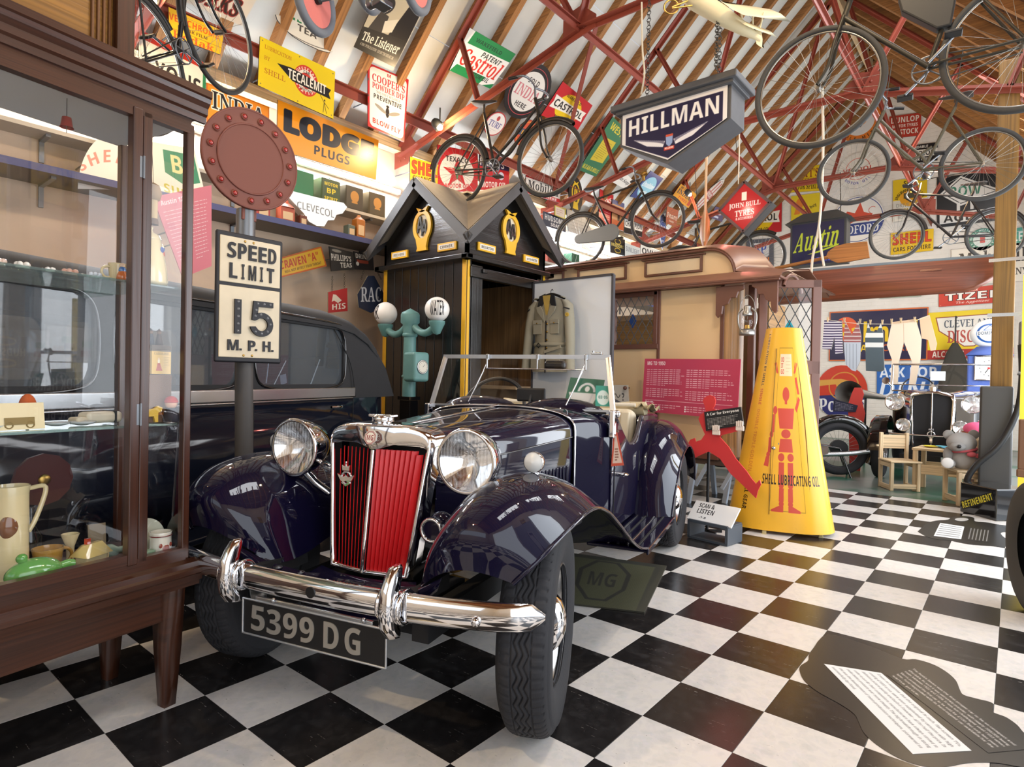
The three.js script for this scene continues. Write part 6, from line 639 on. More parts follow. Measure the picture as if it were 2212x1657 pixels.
// ---------------------------------------------------------------- floor mat and floor stickers
{
  const m4 = [[1232, 1194], [1440, 1222], [1392, 1322], [1205, 1300]].map((p) => pix(p[0], p[1], { y: 0.012 }));
  plate('floor_mat', 'worn olive rubber mat with an octagonal emblem beside the roadster', m4, null, (g, w, h) => { bg(g, w, h, '#4a4a33'); for (let i = 0; i < w; i += 3) for (let j = 0; j < h; j += 3) if ((i + j) % 2) rc(g, i, j, 1.6, 1.6, '#5d5c40'); rc(g, 0, 0, w, h * 0.08, '#33332a'); rc(g, w * 0.9, 0, w * 0.1, h, '#38372b'); const o = (k) => arcPts(w * 0.42, h * 0.5, w * k, PI / 8, PI / 8 + 2 * PI * 7 / 8, 7, h * k * 1.5); pg(g, o(0.28), '#2e2d26', 8); tx(g, 'MG', w * 0.27, h * 0.36, w * 0.3, h * 0.28, '#2e2d26', B); }, { cat: 'mat', mat: 'flat', edge: '#35342a', t: 0.008 });
  const c3 = (x, y) => [1700 + x / 4.1426, 1257 + y / 4.1426], fl = (p, y = 0.0045) => pix(p[0], p[1], { y });
  const blackVinyl = std('#2b2927', 0.3), outline = [[225, 610], [195, 655], [188, 705], [122, 750], [114, 800], [160, 890], [280, 985], [470, 1090], [600, 1180], [640, 1250], [685, 1345], [770, 1430], [890, 1515], [1020, 1585], [1180, 1640], [1340, 1660], [1480, 1645], [1600, 1622], [1740, 1615], [1900, 1622], [2121, 1660], [2330, 1680], [2420, 1600], [2300, 1450], [2200, 1390], [2121, 1350], [2060, 1280], [1960, 1210], [1838, 1160], [1842, 1086], [1700, 1045], [1580, 1010], [1545, 960], [1510, 880], [1420, 800], [1300, 735], [1150, 692], [1025, 685], [700, 560], [365, 470]];
  const decal = (name, label, pts, y, mat) => { const o = pts.map((p) => fl(p, y)), c = o.reduce((s, p) => s.add(p), V(0, 0, 0)).divideScalar(o.length); const g = ext(o.map((p) => [p.x - c.x, -(p.z - c.z)]), 0.0008, 0, undefined, undefined); tf(g, [0, 0, 0], [-PI / 2, 0, 0]); const d = thing(name, label, 'floor sticker', [c.x, y - 0.0008, c.z]); mesh('vinyl', g, mat, d); return d; };
  const sm = spl(outline.map(([x, y]) => c3(x, y)), 160, true).slice(0, -1), d1 = decal('floor_sticker', 'large black car-shaped floor sticker with a white text window', sm, 0.0045, blackVinyl);
  const T1 = ['It was no surprise that the original hi-tech, flat-screen TVs,', 'costing £1000 or so, were soon supplanted by versions with high', 'definition picture quality and built-in Freeview - all for half the price. In', 'order to out do their competitors, manufacturers have always strived to', 'make better products ever more cheaply. The big breakthrough in doing', 'this was the development of mass-production techniques, pioneered so', 'successfully by Ford.'], T2 = ['The Austin Seven was the first proper car to be so compact and', 'affordable. As such it was extremely popular, with nearly 300,000 being', 'made between 1922 and 1939. It was not challenged until 1933 when', 'Morris produced the first car to be sold for £100. But only two years', 'later, Ford responded with its hard-topped car available for the', 'same price.'];
  const para = (T, f, c) => (g, w, h) => { bg(g, w, h, f); const lh = h / (T.length + 0.6); T.forEach((s, i) => { const wd = i === T.length - 1 ? 0.3 : 0.92; tx(g, s, w * 0.035, h * 0.06 + i * lh, w * wd, lh * 0.62, c, S_); }); };
  plate('text_window', '', [[845, 815], [1652, 1510], [1125, 1540], [330, 733]].map((p) => fl(c3(...p), 0.0056)), null, para(T1, '#e4e3e2', '#2b2b2b'), { parent: d1, mat: 'flat', t: 0.0008, edge: '#ddd' }); plate('text_block', '', [[1120, 750], [2125, 1500], [1800, 1530], [890, 830]].map((p) => fl(c3(...p), 0.0056)), null, para(T2, '#2b2927', '#d9d6d2'), { parent: d1, mat: 'mat', t: 0.0006, edge: '#2b2927' });
  const c4 = (x, y) => [1700 + x / 4.32, 1000 + y / 4.32], o2 = spl([[1220, 640], [1310, 690], [1420, 715], [1500, 720], [1700, 760], [1900, 775], [2010, 785], [2070, 765], [2060, 720], [2010, 680], [2000, 650], [2090, 635], [2060, 610], [1900, 560], [1760, 545], [1740, 510], [1640, 495], [1540, 505], [1500, 530], [1380, 540], [1300, 570]].map((p) => c4(...p)), 90, true).slice(0, -1), d2 = decal('floor_sticker', 'smaller black car-shaped floor sticker near the wooden chairs', o2, 0.0045, blackVinyl);
  plate('text_window', '', [[1430, 560], [1655, 595], [1625, 712], [1370, 680]].map((p) => fl(c4(...p), 0.0056)), null, (g, w, h) => { bg(g, w, h, '#cfcdca'); for (let i = 0; i < 6; i++) { rc(g, w * 0.06, h * (0.1 + i * 0.15), w * 0.86, h * 0.05, '#777'); } }, { parent: d2, mat: 'flat', t: 0.0008, edge: '#ccc' }); plate('text_block', '', [[1700, 600], [1900, 625], [1880, 745], [1670, 720]].map((p) => fl(c4(...p), 0.0056)), null, (g, w, h) => { bg(g, w, h, '#2b2927'); for (let i = 0; i < 6; i++) rc(g, w * (0.08 + i * 0.16), h * 0.06, w * 0.05, h * 0.85, '#8a8682'); }, { parent: d2, mat: 'mat', t: 0.0006, edge: '#222' }); plate('round_window', '', [[1560, 510], [1700, 510], [1700, 545], [1560, 545]].map((p) => fl(c4(...p), 0.0056)), null, (g, w, h) => { bg(g, w, h, '#2b2927'); el(g, w / 2, h / 2, w * 0.46, h * 0.44, '#aaa69f'); }, { parent: d2, mat: 'flat', t: 0.0006, edge: '#222', outline: OUT.round });
}
// ---------------------------------------------------------------- enamel signs on the long wall, the roof slope and the gable
const GW = { z: ZG + 0.03 }, WP = (x) => ({ x }), RP = (o = 0.2) => roofPlane(o);
// a rectangle centred on the point seen at a pixel, lying in the roof slope, the side wall ('x') or the gable ('z')
function rectAt(px, py, plane, w, h, rot = 0) {
  const c = pix(px, py, plane), right = plane.z !== undefined ? V(1, 0, 0) : V(0, 0, -1), up = plane.n ? V(S2, S2, 0) : V(0, 1, 0), C = Math.cos(rot), S = Math.sin(rot);
  const u = right.clone().multiplyScalar(C).addScaledVector(up, S), v = up.clone().multiplyScalar(C).addScaledVector(right, -S);
  return [[-1, 1], [1, 1], [1, -1], [-1, -1]].map(([a, b]) => c.clone().addScaledVector(u, a * w / 2).addScaledVector(v, b * h / 2));
}
const es = (label, c, plane, draw, o = {}) => plate(o.name || 'enamel_sign', label, c, plane, draw, o);
const Y = '#e0b81e', YB = '#efc52a', NV = '#22264f', RD = '#b8272b', WH = '#e8e2d6', BK = '#1d1c20', GN = '#2c7a4d', OR = '#e8951b';
const rivets = (g, w, h, c = '#6b6250') => { for (const [a, b] of [[0.03, 0.06], [0.97, 0.06], [0.03, 0.94], [0.97, 0.94], [0.5, 0.04], [0.5, 0.96]]) el(g, a * w, b * h, 3, 3, c); };
// the motoring club ring: two crossed letters in a ring with a foot
const club = (g, w, h, bgc, ink) => { bg(g, w, h, bgc); el(g, w / 2, h * 0.46, w * 0.3, h * 0.3, ink); el(g, w / 2, h * 0.46, w * 0.22, h * 0.24, bgc); pg(g, [[w * 0.36, h * 0.7], [w * 0.64, h * 0.7], [w * 0.7, h * 0.9], [w * 0.3, h * 0.9]], ink); tx(g, 'A', w * 0.33, h * 0.27, w * 0.24, h * 0.34, ink, B); tx(g, 'A', w * 0.45, h * 0.33, w * 0.24, h * 0.34, ink, B); pg(g, [[w * 0.3, h * 0.1], [w * 0.5, h * 0.17], [w * 0.7, h * 0.1], [w * 0.6, h * 0.2], [w * 0.4, h * 0.2]], ink); };
// --- along the wall under and over the eaves
es('long orange enamel sign with heavy square black five-letter name above the oil cans', [[600, 215], [818, 303], [812, 388], [598, 322]], WP(-5.2), (g, w, h) => { bg(g, w, h, OR); tx(g, 'LODGE', w * 0.07, h * 0.14, w * 0.87, h * 0.42, '#20222c', B, { line: '#20222c', lw: h * 0.05 }); tx(g, 'PLUGS', w * 0.34, h * 0.66, w * 0.36, h * 0.2, '#20222c', B); }, { k: 2 });
es('bright yellow lubrication sign with a black pennant across a red and white ring', [[562, 78], [724, 155], [720, 257], [557, 184]], WP(-4.98), (g, w, h) => { bg(g, w, h, '#dfc417'); tx(g, 'LUBRICATION', w * 0.06, h * 0.12, w * 0.34, h * 0.08, '#a8521c', SE); tx(g, 'BY', w * 0.06, h * 0.34, w * 0.07, h * 0.08, '#a8521c', SE); tx(g, 'SHELL', w * 0.07, h * 0.58, w * 0.26, h * 0.11, '#a8521c', SE); el(g, w * 0.6, h * 0.47, w * 0.165, h * 0.31, '#c83a2c'); el(g, w * 0.6, h * 0.47, w * 0.12, h * 0.22, '#e9e0cf'); el(g, w * 0.6, h * 0.47, w * 0.085, h * 0.16, '#c83a2c'); arcText(g, 'OFFICIAL', w * 0.6, h * 0.47, w * 0.142, PI * 1.2, PI * 1.8, h * 0.08, '#f2ead8'); arcText(g, 'STATION', w * 0.6, h * 0.47, w * 0.142, PI * 0.8, PI * 0.2, h * 0.08, '#f2ead8', B, true); pg(g, [[w * 0.22, h * 0.38], [w * 0.4, h * 0.34], [w * 0.95, h * 0.42], [w * 0.92, h * 0.52], [w * 0.95, h * 0.62], [w * 0.42, h * 0.6]], '#1d1a18'); tx(g, 'TECALEMIT', w * 0.36, h * 0.37, w * 0.52, h * 0.2, '#efe8d8', B); tx(g, 'CAR', w * 0.56, h * 0.27, w * 0.09, h * 0.06, '#222', B); tx(g, 'VALETING', w * 0.52, h * 0.63, w * 0.16, h * 0.05, '#222', B); g.strokeStyle = '#2a2018'; g.lineWidth = 2.5; g.beginPath(); g.moveTo(w * 0.8, h * 0.62); g.lineTo(w * 0.86, h * 0.75); g.lineTo(w * 0.85, h * 0.96); g.moveTo(w * 0.86, h * 0.75); g.lineTo(w * 0.9, h * 0.96); g.moveTo(w * 0.86, h * 0.74); g.lineTo(w * 0.93, h * 0.84); g.stroke(); el(g, w * 0.865, h * 0.7, 4, 5, '#2a2018'); rivets(g, w, h); }, { k: 2.2 });
es('upright white sheep dip sign with red border and a large fly', [[795, 135], [883, 172], [873, 307], [795, 272]], WP(-4.98), (g, w, h) => { bg(g, w, h, RD); g.fillStyle = '#e2ddd4'; g.beginPath(); g.roundRect(w * 0.04, h * 0.03, w * 0.92, h * 0.94, w * 0.1); g.fill(); tx(g, "COOPER'S", w * 0.1, h * 0.13, w * 0.82, h * 0.12, RD, SB); tx(g, 'POWDER DIP', w * 0.1, h * 0.27, w * 0.82, h * 0.09, RD, SB); tx(g, 'THE ONLY RELIABLE', w * 0.2, h * 0.385, w * 0.62, h * 0.035, '#444', SE); tx(g, 'PREVENTIVE', w * 0.14, h * 0.44, w * 0.72, h * 0.075, '#1d1c1c', B); el(g, w * 0.5, h * 0.66, w * 0.05, h * 0.08, '#2b2725'); el(g, w * 0.32, h * 0.64, w * 0.16, h * 0.03, '#8d8880', 0, 0.35); el(g, w * 0.68, h * 0.64, w * 0.16, h * 0.03, '#8d8880', 0, -0.35); el(g, w * 0.5, h * 0.565, w * 0.04, h * 0.02, '#2b2725'); tx(g, 'BLOW FLY', w * 0.12, h * 0.83, w * 0.76, h * 0.08, RD, B); tx(g, 'M', w * 0.46, h * 0.05, w * 0.09, h * 0.05, RD, B); wear(g, w, h, 20, '#5d554a'); }, { k: 2.4, edge: '#7d2a26' });
es('orange tyre sign with black white-edged letters behind the round red disc', [[446, 178], [582, 231], [580, 330], [446, 292]], WP(-5.2), (g, w, h) => { bg(g, w, h, '#e58a1d'); tx(g, 'INDIA', w * 0.08, h * 0.1, w * 0.84, h * 0.34, '#1d1b1c', SB, { line: '#eee6d4', lw: 6 }); tx(g, 'TYRES', w * 0.16, h * 0.55, w * 0.68, h * 0.3, '#1d1b1c', SB, { line: '#eee6d4', lw: 6 }); st(g, 3, 3, w - 6, h - 6, '#c05a1a', 3); }, { k: 1.6 });
es('white sign with red top band, black serif letters and a green right edge', [[300, 62], [446, 138], [443, 228], [300, 172]], WP(-5.2), (g, w, h) => { bg(g, w, h, '#dcd5c6'); rc(g, 0, 0, w, h * 0.16, '#b53327'); rc(g, w * 0.95, 0, w * 0.05, h, GN); tx(g, 'LYONS', w * 0.1, h * 0.45, w * 0.82, h * 0.38, '#2a2622', B); }, { k: 1.5 });
es('yellow film sign with red capitals behind the upturned bicycle', [[364, 15], [484, 68], [476, 118], [366, 76]], WP(-4.98), (g, w, h) => { bg(g, w, h, '#dcae1c'); tx(g, 'VERICHROME', w * 0.0, h * 0.16, w * 0.92, h * 0.26, '#c9541f', B); tx(g, 'KODAK FILM', w * 0.16, h * 0.5, w * 0.55, h * 0.13, '#5b4216', B); rc(g, 0, h * 0.7, w, 2, '#7d5a16'); tx(g, 'Kodak', w * 0.06, h * 0.72, w * 0.8, h * 0.28, '#c9541f', SB); }, { k: 2 });
es('cream sign with large dark red-edged letters high behind the upturned bicycle', [[400, -80], [560, -10], [522, 56], [358, -14]], RP(0.18), (g, w, h) => { bg(g, w, h, '#cfc6b8'); tx(g, 'WORKS', w * 0.05, h * 0.35, w * 0.82, h * 0.5, '#33251f', SB, { line: '#8e2c2a', lw: 5 }); }, { k: 1.2 });
{ const out = [[0.0, 0.42], [0.03, 0.3], [0.12, 0.18], [0.3, 0.06], [0.5, 0.02], [0.75, 0.03], [0.92, 0.08], [1, 0.16], [0.94, 0.24], [0.93, 0.5], [0.98, 0.72], [0.97, 0.82], [0.7, 0.92], [0.4, 1.0], [0.2, 0.98], [0.15, 0.9], [0.16, 0.7], [0.19, 0.45], [0.1, 0.46]]; es('tea cup and saucer shaped white sign with green lettering', [[598, -14], [724, 44], [718, 124], [594, 64]], WP(-4.98), (g, w, h) => { bg(g, w, h, '#ddd8c8'); el(g, w * 0.56, h * 0.1, w * 0.38, h * 0.1, '#6b3d1d', 0, 0.05); tx(g, 'NECTAR', w * 0.2, h * 0.26, w * 0.7, h * 0.24, '#2f7a48', B); tx(g, 'TEA', w * 0.36, h * 0.54, w * 0.34, h * 0.18, '#4a4640', B); g.strokeStyle = '#55504a'; g.lineWidth = 3; g.beginPath(); g.ellipse(w * 0.5, h * 0.74, w * 0.48, h * 0.2, 0, 0.1, PI - 0.1); g.stroke(); }, { outline: out, k: 1.8 }); }
es('round white club sign with dark red lettering round its edge', rectAt(708, -42, WP(-4.98), 0.46, 0.46), WP(-4.98), (g, w, h) => { bg(g, w, h, '#dcd3c4'); el(g, w / 2, h / 2, w * 0.45, h * 0.45, '#8c2f2c', 4); arcText(g, 'BRITAIN & IRELAND', w / 2, h / 2, w * 0.38, PI * 1.0, PI * 0.1, h * 0.09, '#8c2f2c', B, true); }, { outline: OUT.round });
es('magazine poster sign with dark silhouettes and a white title on the roof slope', [[836, -55], [948, -50], [852, 146], [765, 102]], RP(0.18), (g, w, h) => { bg(g, w, h, '#b3a88f'); rc(g, 0, h * 0.7, w, h * 0.3, '#23211f'); el(g, w * 0.28, h * 0.38, w * 0.14, h * 0.1, '#2a2725'); pg(g, [[w * 0.1, h * 0.7], [w * 0.2, h * 0.45], [w * 0.4, h * 0.5], [w * 0.42, h * 0.7]], '#3a3531'); pg(g, [[w * 0.55, h * 0.7], [w * 0.72, h * 0.3], [w * 0.9, h * 0.28], [w, h * 0.36], [w, h * 0.7]], '#1d1b1a'); pg(g, [[w * 0.36, h * 0.56], [w * 0.62, h * 0.5], [w * 0.6, h * 0.66], [w * 0.4, h * 0.7]], '#cfc6b0'); tx(g, 'The Listener', w * 0.06, h * 0.75, w * 0.86, h * 0.12, '#e4dcc8', SB); tx(g, 'A BBC PUBLICATION  EVERY THURSDAY 3d', w * 0.08, h * 0.9, w * 0.8, h * 0.035, '#c9c1ae', SE); tx(g, 'IN PRINT', w * 0.5, h * 0.14, w * 0.4, h * 0.06, '#3a3531', SB); }, { k: 1.8, edge: '#3a3733' });
es('green and white motor oil sign with red script lettering', [[1015, 60], [1114, 117], [1059, 192], [971, 152]], RP(0.18), (g, w, h) => { bg(g, w, h, '#1f7f45'); pg(g, [[0, 0], [w * 0.12, 0], [w * 0.08, h * 0.3], [w, h * 0.24], [w, h * 0.86], [w * 0.78, h], [w * 0.7, h], [w * 0.76, h * 0.8], [w * 0.08, h * 0.8], [0, h]], '#e6e2d8'); tx(g, 'WAKEFIELD', w * 0.2, h * 0.1, w * 0.56, h * 0.09, '#17402a', B); tx(g, 'PATENT', w * 0.44, h * 0.3, w * 0.42, h * 0.13, '#27332c', B, { slant: -0.2 }); tx(g, 'Castrol', w * 0.1, h * 0.36, w * 0.86, h * 0.42, '#cf3327', SB, { slant: -0.15 }); tx(g, 'MOTOR OIL', w * 0.36, h * 0.8, w * 0.5, h * 0.11, '#27332c', B, { slant: -0.2 }); }, { k: 2.4 });
es('round black tyre-shaped sign with a red ring on the roof slope', rectAt(1141, 199, RP(0.2), 0.66, 0.66), RP(), (g, w, h) => { bg(g, w, h, '#2b2827'); el(g, w / 2, h / 2, w * 0.42, h * 0.42, '#b54a4c', 4); el(g, w / 2, h / 2, w * 0.36, h * 0.36, '#ddd8cc'); tx(g, 'SOLD', w * 0.36, h * 0.26, w * 0.28, h * 0.1, '#3c3835', B); tx(g, 'INDIA', w * 0.19, h * 0.42, w * 0.62, h * 0.2, '#c5777a', SB); tx(g, 'HERE', w * 0.36, h * 0.7, w * 0.28, h * 0.1, '#3c3835', B); }, { outline: OUT.round, k: 2 });
const oilFlag = (g, w, h) => { bg(g, w, h, RD); el(g, w / 2, h * 0.52, w * 0.33, h * 0.42, '#dcb81d'); tx(g, 'WAKEFIELD', w * 0.28, h * 0.16, w * 0.44, h * 0.09, '#2b2416', B); tx(g, 'MOTOR OIL', w * 0.28, h * 0.82, w * 0.44, h * 0.09, '#2b2416', B); pg(g, [[w * 0.04, h * 0.34], [w * 0.5, h * 0.38], [w * 0.96, h * 0.34], [w * 0.93, h * 0.52], [w * 0.96, h * 0.7], [w * 0.5, h * 0.67], [w * 0.04, h * 0.7], [w * 0.07, h * 0.52]], '#e5dece'); tx(g, 'CASTROL', w * 0.1, h * 0.41, w * 0.8, h * 0.22, '#25221e', B); };
es('red motor oil sign with a yellow disc and white banner tilted on the roof slope', [[1216, 176], [1280, 228], [1248, 281], [1169, 249]], RP(0.2), oilFlag, { k: 2.4 });
es('long green tobacco sign with a yellow packet on the roof slope', [[1324, 252], [1358, 286], [1287, 382], [1250, 367]], RP(0.2), (g, w, h) => { bg(g, w, h, '#3d7553'); tx(g, 'WEST', w * 0.15, h * 0.05, w * 0.7, h * 0.12, '#d9c23a', B); pg(g, [[w * 0.2, h * 0.32], [w * 0.8, h * 0.28], [w * 0.86, h * 0.72], [w * 0.2, h * 0.76]], '#cbb53a'); lines(g, w * 0.28, h * 0.36, w * 0.45, 10, h * 0.036, 2, '#7d6d22'); tx(g, 'W.D.&H.O.WILLS', w * 0.06, h * 0.86, w * 0.88, h * 0.08, '#d9c23a', B); }, { k: 2 });
es('small round white tobacco sign with a red rim', rectAt(1070, 268, RP(0.2), 0.3, 0.3), RP(), (g, w, h) => { bg(g, w, h, '#b34a48'); el(g, w / 2, h / 2, w * 0.45, h * 0.45, '#e3ded6'); el(g, w / 2, h * 0.26, w * 0.08, h * 0.1, '#b34a48'); tx(g, 'TURF', w * 0.16, h * 0.4, w * 0.68, h * 0.24, '#55548a', SB); lines(g, w * 0.25, h * 0.74, w * 0.5, 2, h * 0.07, 2, '#999'); }, { outline: OUT.round, k: 2.5 });
es('small red round petrol sign with a blue bar under the roof slope', rectAt(1134, 287, RP(0.2), 0.28, 0.34), RP(), (g, w, h) => { bg(g, w, h, '#c4553c'); el(g, w / 2, h / 2, w * 0.4, h * 0.42, '#d9a23c', 5); rc(g, 0, h * 0.38, w, h * 0.26, '#4f5468'); tx(g, 'HI', w * 0.3, h * 0.43, w * 0.4, h * 0.16, '#d9a23c', B); }, { outline: OUT.round, k: 2.5 });
es('red sign with a white roundel and green letter behind the lady bicycle wheel', [[945, 312], [1032, 330], [1032, 414], [943, 414]], WP(-5.2), (g, w, h) => { bg(g, w, h, '#b7282a'); el(g, w * 0.48, h * 0.55, w * 0.42, h * 0.42, '#ddd7ca'); pg(g, Array.from({ length: 10 }, (_, i) => { const a = -PI / 2 + i * PI / 5, r = i % 2 ? 0.14 : 0.36; return [w * (0.48 + r * Math.cos(a)), h * (0.57 + r * Math.sin(a))]; }), '#b7282a'); tx(g, 'T', w * 0.4, h * 0.42, w * 0.16, h * 0.28, '#2e7a45', B); tx(g, 'TEXACO', w * 0.2, h * 0.2, w * 0.56, h * 0.12, '#2a2522', B); tx(g, 'MOTOR OIL', w * 0.2, h * 0.82, w * 0.6, h * 0.1, '#b7282a', B); }, { k: 1.6 });
es('red motor oil sign with white and navy letters beside the bicycle chaincase', [[1036, 322], [1101, 342], [1099, 410], [1036, 410]], WP(-5.18), (g, w, h) => { bg(g, w, h, '#c02a2c'); pg(g, [[0, h * 0.1], [w, h * 0.2], [w, h * 0.42], [0, h * 0.4]], '#2a2b4a'); tx(g, "PRICE'S", w * 0.02, h * 0.16, w * 0.8, h * 0.22, '#ece6da', B); tx(g, 'MOTOR OIL', w * 0.05, h * 0.78, w * 0.85, h * 0.16, '#ece6da', B); el(g, w * 0.72, h * 0.6, w * 0.1, h * 0.12, '#c9cad4'); }, { k: 1.8 });
es('yellow sign with red three-dimensional letters beside the sentry box roof', [[886, 338], [947, 356], [945, 404], [886, 398]], WP(-5.15), (g, w, h) => { bg(g, w, h, '#dbb01f'); tx(g, 'SHELL', w * 0.06, h * 0.1, w * 1.1, h * 0.48, '#cf4a26', B, { line: '#7a2d1a', lw: 4 }); tx(g, 'CHANGE', w * 0.08, h * 0.66, w * 0.8, h * 0.22, '#5b3a18', B); }, { k: 2.2 });
es('white motor oil sign with red bands and black serif letters', [[1137, 371], [1212, 396], [1209, 438], [1135, 416]], WP(-5.1), (g, w, h) => { bg(g, w, h, '#e4ded2'); rc(g, 0, 0, w, h * 0.24, '#c23434'); rc(g, 0, h * 0.82, w, h * 0.18, '#c23434'); tx(g, 'YOUR', w * 0.06, h * 0.05, w * 0.34, h * 0.15, '#f0eadf', B); tx(g, 'Mobiloil', w * 0.06, h * 0.3, w * 0.88, h * 0.44, '#2b2827', SB); tx(g, 'HERE', w * 0.6, h * 0.85, w * 0.3, h * 0.12, '#f0eadf', B); }, { k: 2.4 });
es('oval black and yellow club sign with two crossed letters under the truss', rectAt(1244, 421, WP(-5.0), 0.36, 0.52), WP(-5.0), (g, w, h) => club(g, w, h, '#2a2320', '#d9b21f'), { outline: OUT.round, k: 2.2 });
es('navy soap sign with white letters beside the small bicycle wheel', [[1174, 456], [1223, 475], [1222, 502], [1174, 487]], WP(-5.15), (g, w, h) => { bg(g, w, h, '#333a4c'); tx(g, "HUDSON'S", w * 0.06, h * 0.14, w * 0.88, h * 0.4, '#e4e2dc', B); tx(g, 'SOAP', w * 0.32, h * 0.62, w * 0.4, h * 0.26, '#e4e2dc', B); }, { k: 3 });
es('white soap sign with black script on the roof slope above the gents bicycle', [[1344, 367], [1369, 391], [1349, 408], [1313, 388]], RP(0.2), (g, w, h) => { bg(g, w, h, '#dedad2'); tx(g, 'Venus Soap', w * 0.06, h * 0.3, w * 0.88, h * 0.38, '#2b2a2c', SB, { slant: -0.2 }); }, { k: 3.2 });
es('pale blue and navy sign with white script on the roof slope', [[1406, 369], [1433, 386], [1396, 433], [1361, 425]], RP(0.2), (g, w, h) => { bg(g, w, h, '#3d4a80'); el(g, w * 0.5, h * 0.52, w * 0.42, h * 0.4, '#86b9cf'); tx(g, 'Ovaltine', w * 0.14, h * 0.34, w * 0.74, h * 0.2, '#e8e8e8', SB, { slant: -0.2 }); tx(g, 'tonic', w * 0.26, h * 0.64, w * 0.44, h * 0.14, '#e8e8e8', SB, { slant: -0.2 }); }, { k: 3 });
es('small orange tyre sign with navy letters on the roof slope', [[1471, 397], [1506, 420], [1487, 450], [1452, 424]], RP(0.2), (g, w, h) => { bg(g, w, h, '#dd9a2b'); tx(g, 'WE STOCK', w * 0.1, h * 0.08, w * 0.5, h * 0.16, '#5b3a2a', B); tx(g, 'INDIA', w * 0.06, h * 0.3, w * 0.76, h * 0.3, '#2f3050', SB); tx(g, 'TYRES', w * 0.25, h * 0.68, w * 0.5, h * 0.18, '#b8402c', B); rc(g, w * 0.82, h * 0.3, w * 0.14, h * 0.6, '#c44a33'); }, { k: 3.2 });
es('narrow oval white sign with red stripes on the roof slope', rectAt(1532, 421, RP(0.2), 0.3, 0.72, -0.2), RP(), (g, w, h) => { bg(g, w, h, '#d6d0c6'); el(g, w / 2, h / 2, w * 0.42, h * 0.44, '#a05048', 5); rc(g, w * 0.3, h * 0.1, w * 0.12, h * 0.8, '#b2514a'); rc(g, w * 0.62, h * 0.1, w * 0.12, h * 0.8, '#b2514a'); rc(g, 0, h * 0.42, w, h * 0.16, '#a9544e'); tx(g, 'MINORS', w * 0.12, h * 0.44, w * 0.76, h * 0.11, '#e4dfd6', B); }, { outline: OUT.round, k: 3 });
es('tall red sign with white script behind the gents bicycle frame', [[1296, 402], [1326, 414], [1321, 490], [1293, 478]], WP(-5.12), (g, w, h) => { bg(g, w, h, '#bf3434'); tx(g, 'Jelks', w * 0.08, h * 0.3, w * 0.84, h * 0.2, '#ecdfd8', SB, { rot: -0.5 }); lines(g, w * 0.4, h * 0.66, w * 0.45, 5, h * 0.06, 2.5, '#e8c8c4'); }, { k: 3 });
es('tan picture sign of a standing figure with a blue top band', [[1323, 430], [1349, 440], [1347, 499], [1321, 490]], WP(-5.1), (g, w, h) => { bg(g, w, h, '#b98458'); rc(g, 0, 0, w, h * 0.16, '#49507c'); rc(g, w * 0.12, h * 0.3, w * 0.76, h * 0.16, '#8a6a48'); el(g, w * 0.55, h * 0.38, w * 0.08, h * 0.05, '#3a2c22'); rc(g, w * 0.46, h * 0.42, w * 0.18, h * 0.34, '#4c3a2e'); rc(g, 0, h * 0.7, w, h * 0.3, '#b8562c'); }, { k: 3 });
es('white and black spark plug sign with a red top behind the bicycle front wheel', [[1349, 458], [1389, 472], [1387, 512], [1349, 503]], WP(-5.1), (g, w, h) => { bg(g, w, h, '#1f1e20'); rc(g, 0, 0, w * 0.45, h * 0.22, '#b83636'); rc(g, 0, h * 0.3, w, h * 0.42, '#e2ded6'); tx(g, 'CHAMPION', w * 0.04, h * 0.38, w * 0.92, h * 0.26, '#232225', B); }, { k: 3 });
es('rust orange soap sign with pale letters on the roof slope', [[1441, 445], [1466, 455], [1461, 492], [1438, 482]], RP(0.16), (g, w, h) => { bg(g, w, h, '#b5603f'); tx(g, 'Pears', w * 0.06, h * 0.3, w * 0.88, h * 0.3, '#ead9c6', SB); tx(g, 'Soap', w * 0.3, h * 0.7, w * 0.4, h * 0.16, '#ead9c6', SB); }, { k: 3.2 });
es('blue and white kite-shaped motoring club sign behind the bicycle wheel', rectAt(1432, 500, WP(-5.05), 0.32, 0.66), WP(-5.05), (g, w, h) => { bg(g, w, h, '#394f8e'); el(g, w / 2, h * 0.42, w * 0.36, h * 0.2, '#d5d8e2', 5); tx(g, 'RAC', w * 0.26, h * 0.34, w * 0.5, h * 0.16, '#dfe1e8', B); tx(g, 'HOTEL', w * 0.32, h * 0.74, w * 0.36, h * 0.06, '#dfe1e8', B); }, { outline: [[0.5, 0], [0.98, 0.5], [0.8, 0.9], [0.5, 1], [0.2, 0.9], [0.02, 0.5]], k: 3, edge: '#c9ccd6' });
es('small black soap sign with yellow outlines under the chaincase', [[1319, 508], [1350, 518], [1349, 553], [1319, 545]], WP(-5.05), (g, w, h) => { bg(g, w, h, '#2a2723'); el(g, w * 0.5, h * 0.25, w * 0.2, h * 0.14, '#c6a43a', 4); el(g, w * 0.5, h * 0.78, w * 0.2, h * 0.14, '#c6a43a', 4); tx(g, 'HUDSONS', w * 0.06, h * 0.4, w * 0.88, h * 0.2, '#d9c46a', B); }, { k: 3.2 });
es('white sign with bold black four-letter word above the caravan roof', [[1384, 528], [1432, 545], [1430, 574], [1383, 560]], WP(-5.0), (g, w, h) => { bg(g, w, h, '#d4d2cc'); tx(g, 'OVUM', w * 0.06, h * 0.14, w * 0.88, h * 0.42, '#26262a', B); tx(g, 'THORLEYS POULTRY', w * 0.06, h * 0.7, w * 0.88, h * 0.18, '#55585e', B); }, { k: 3 });
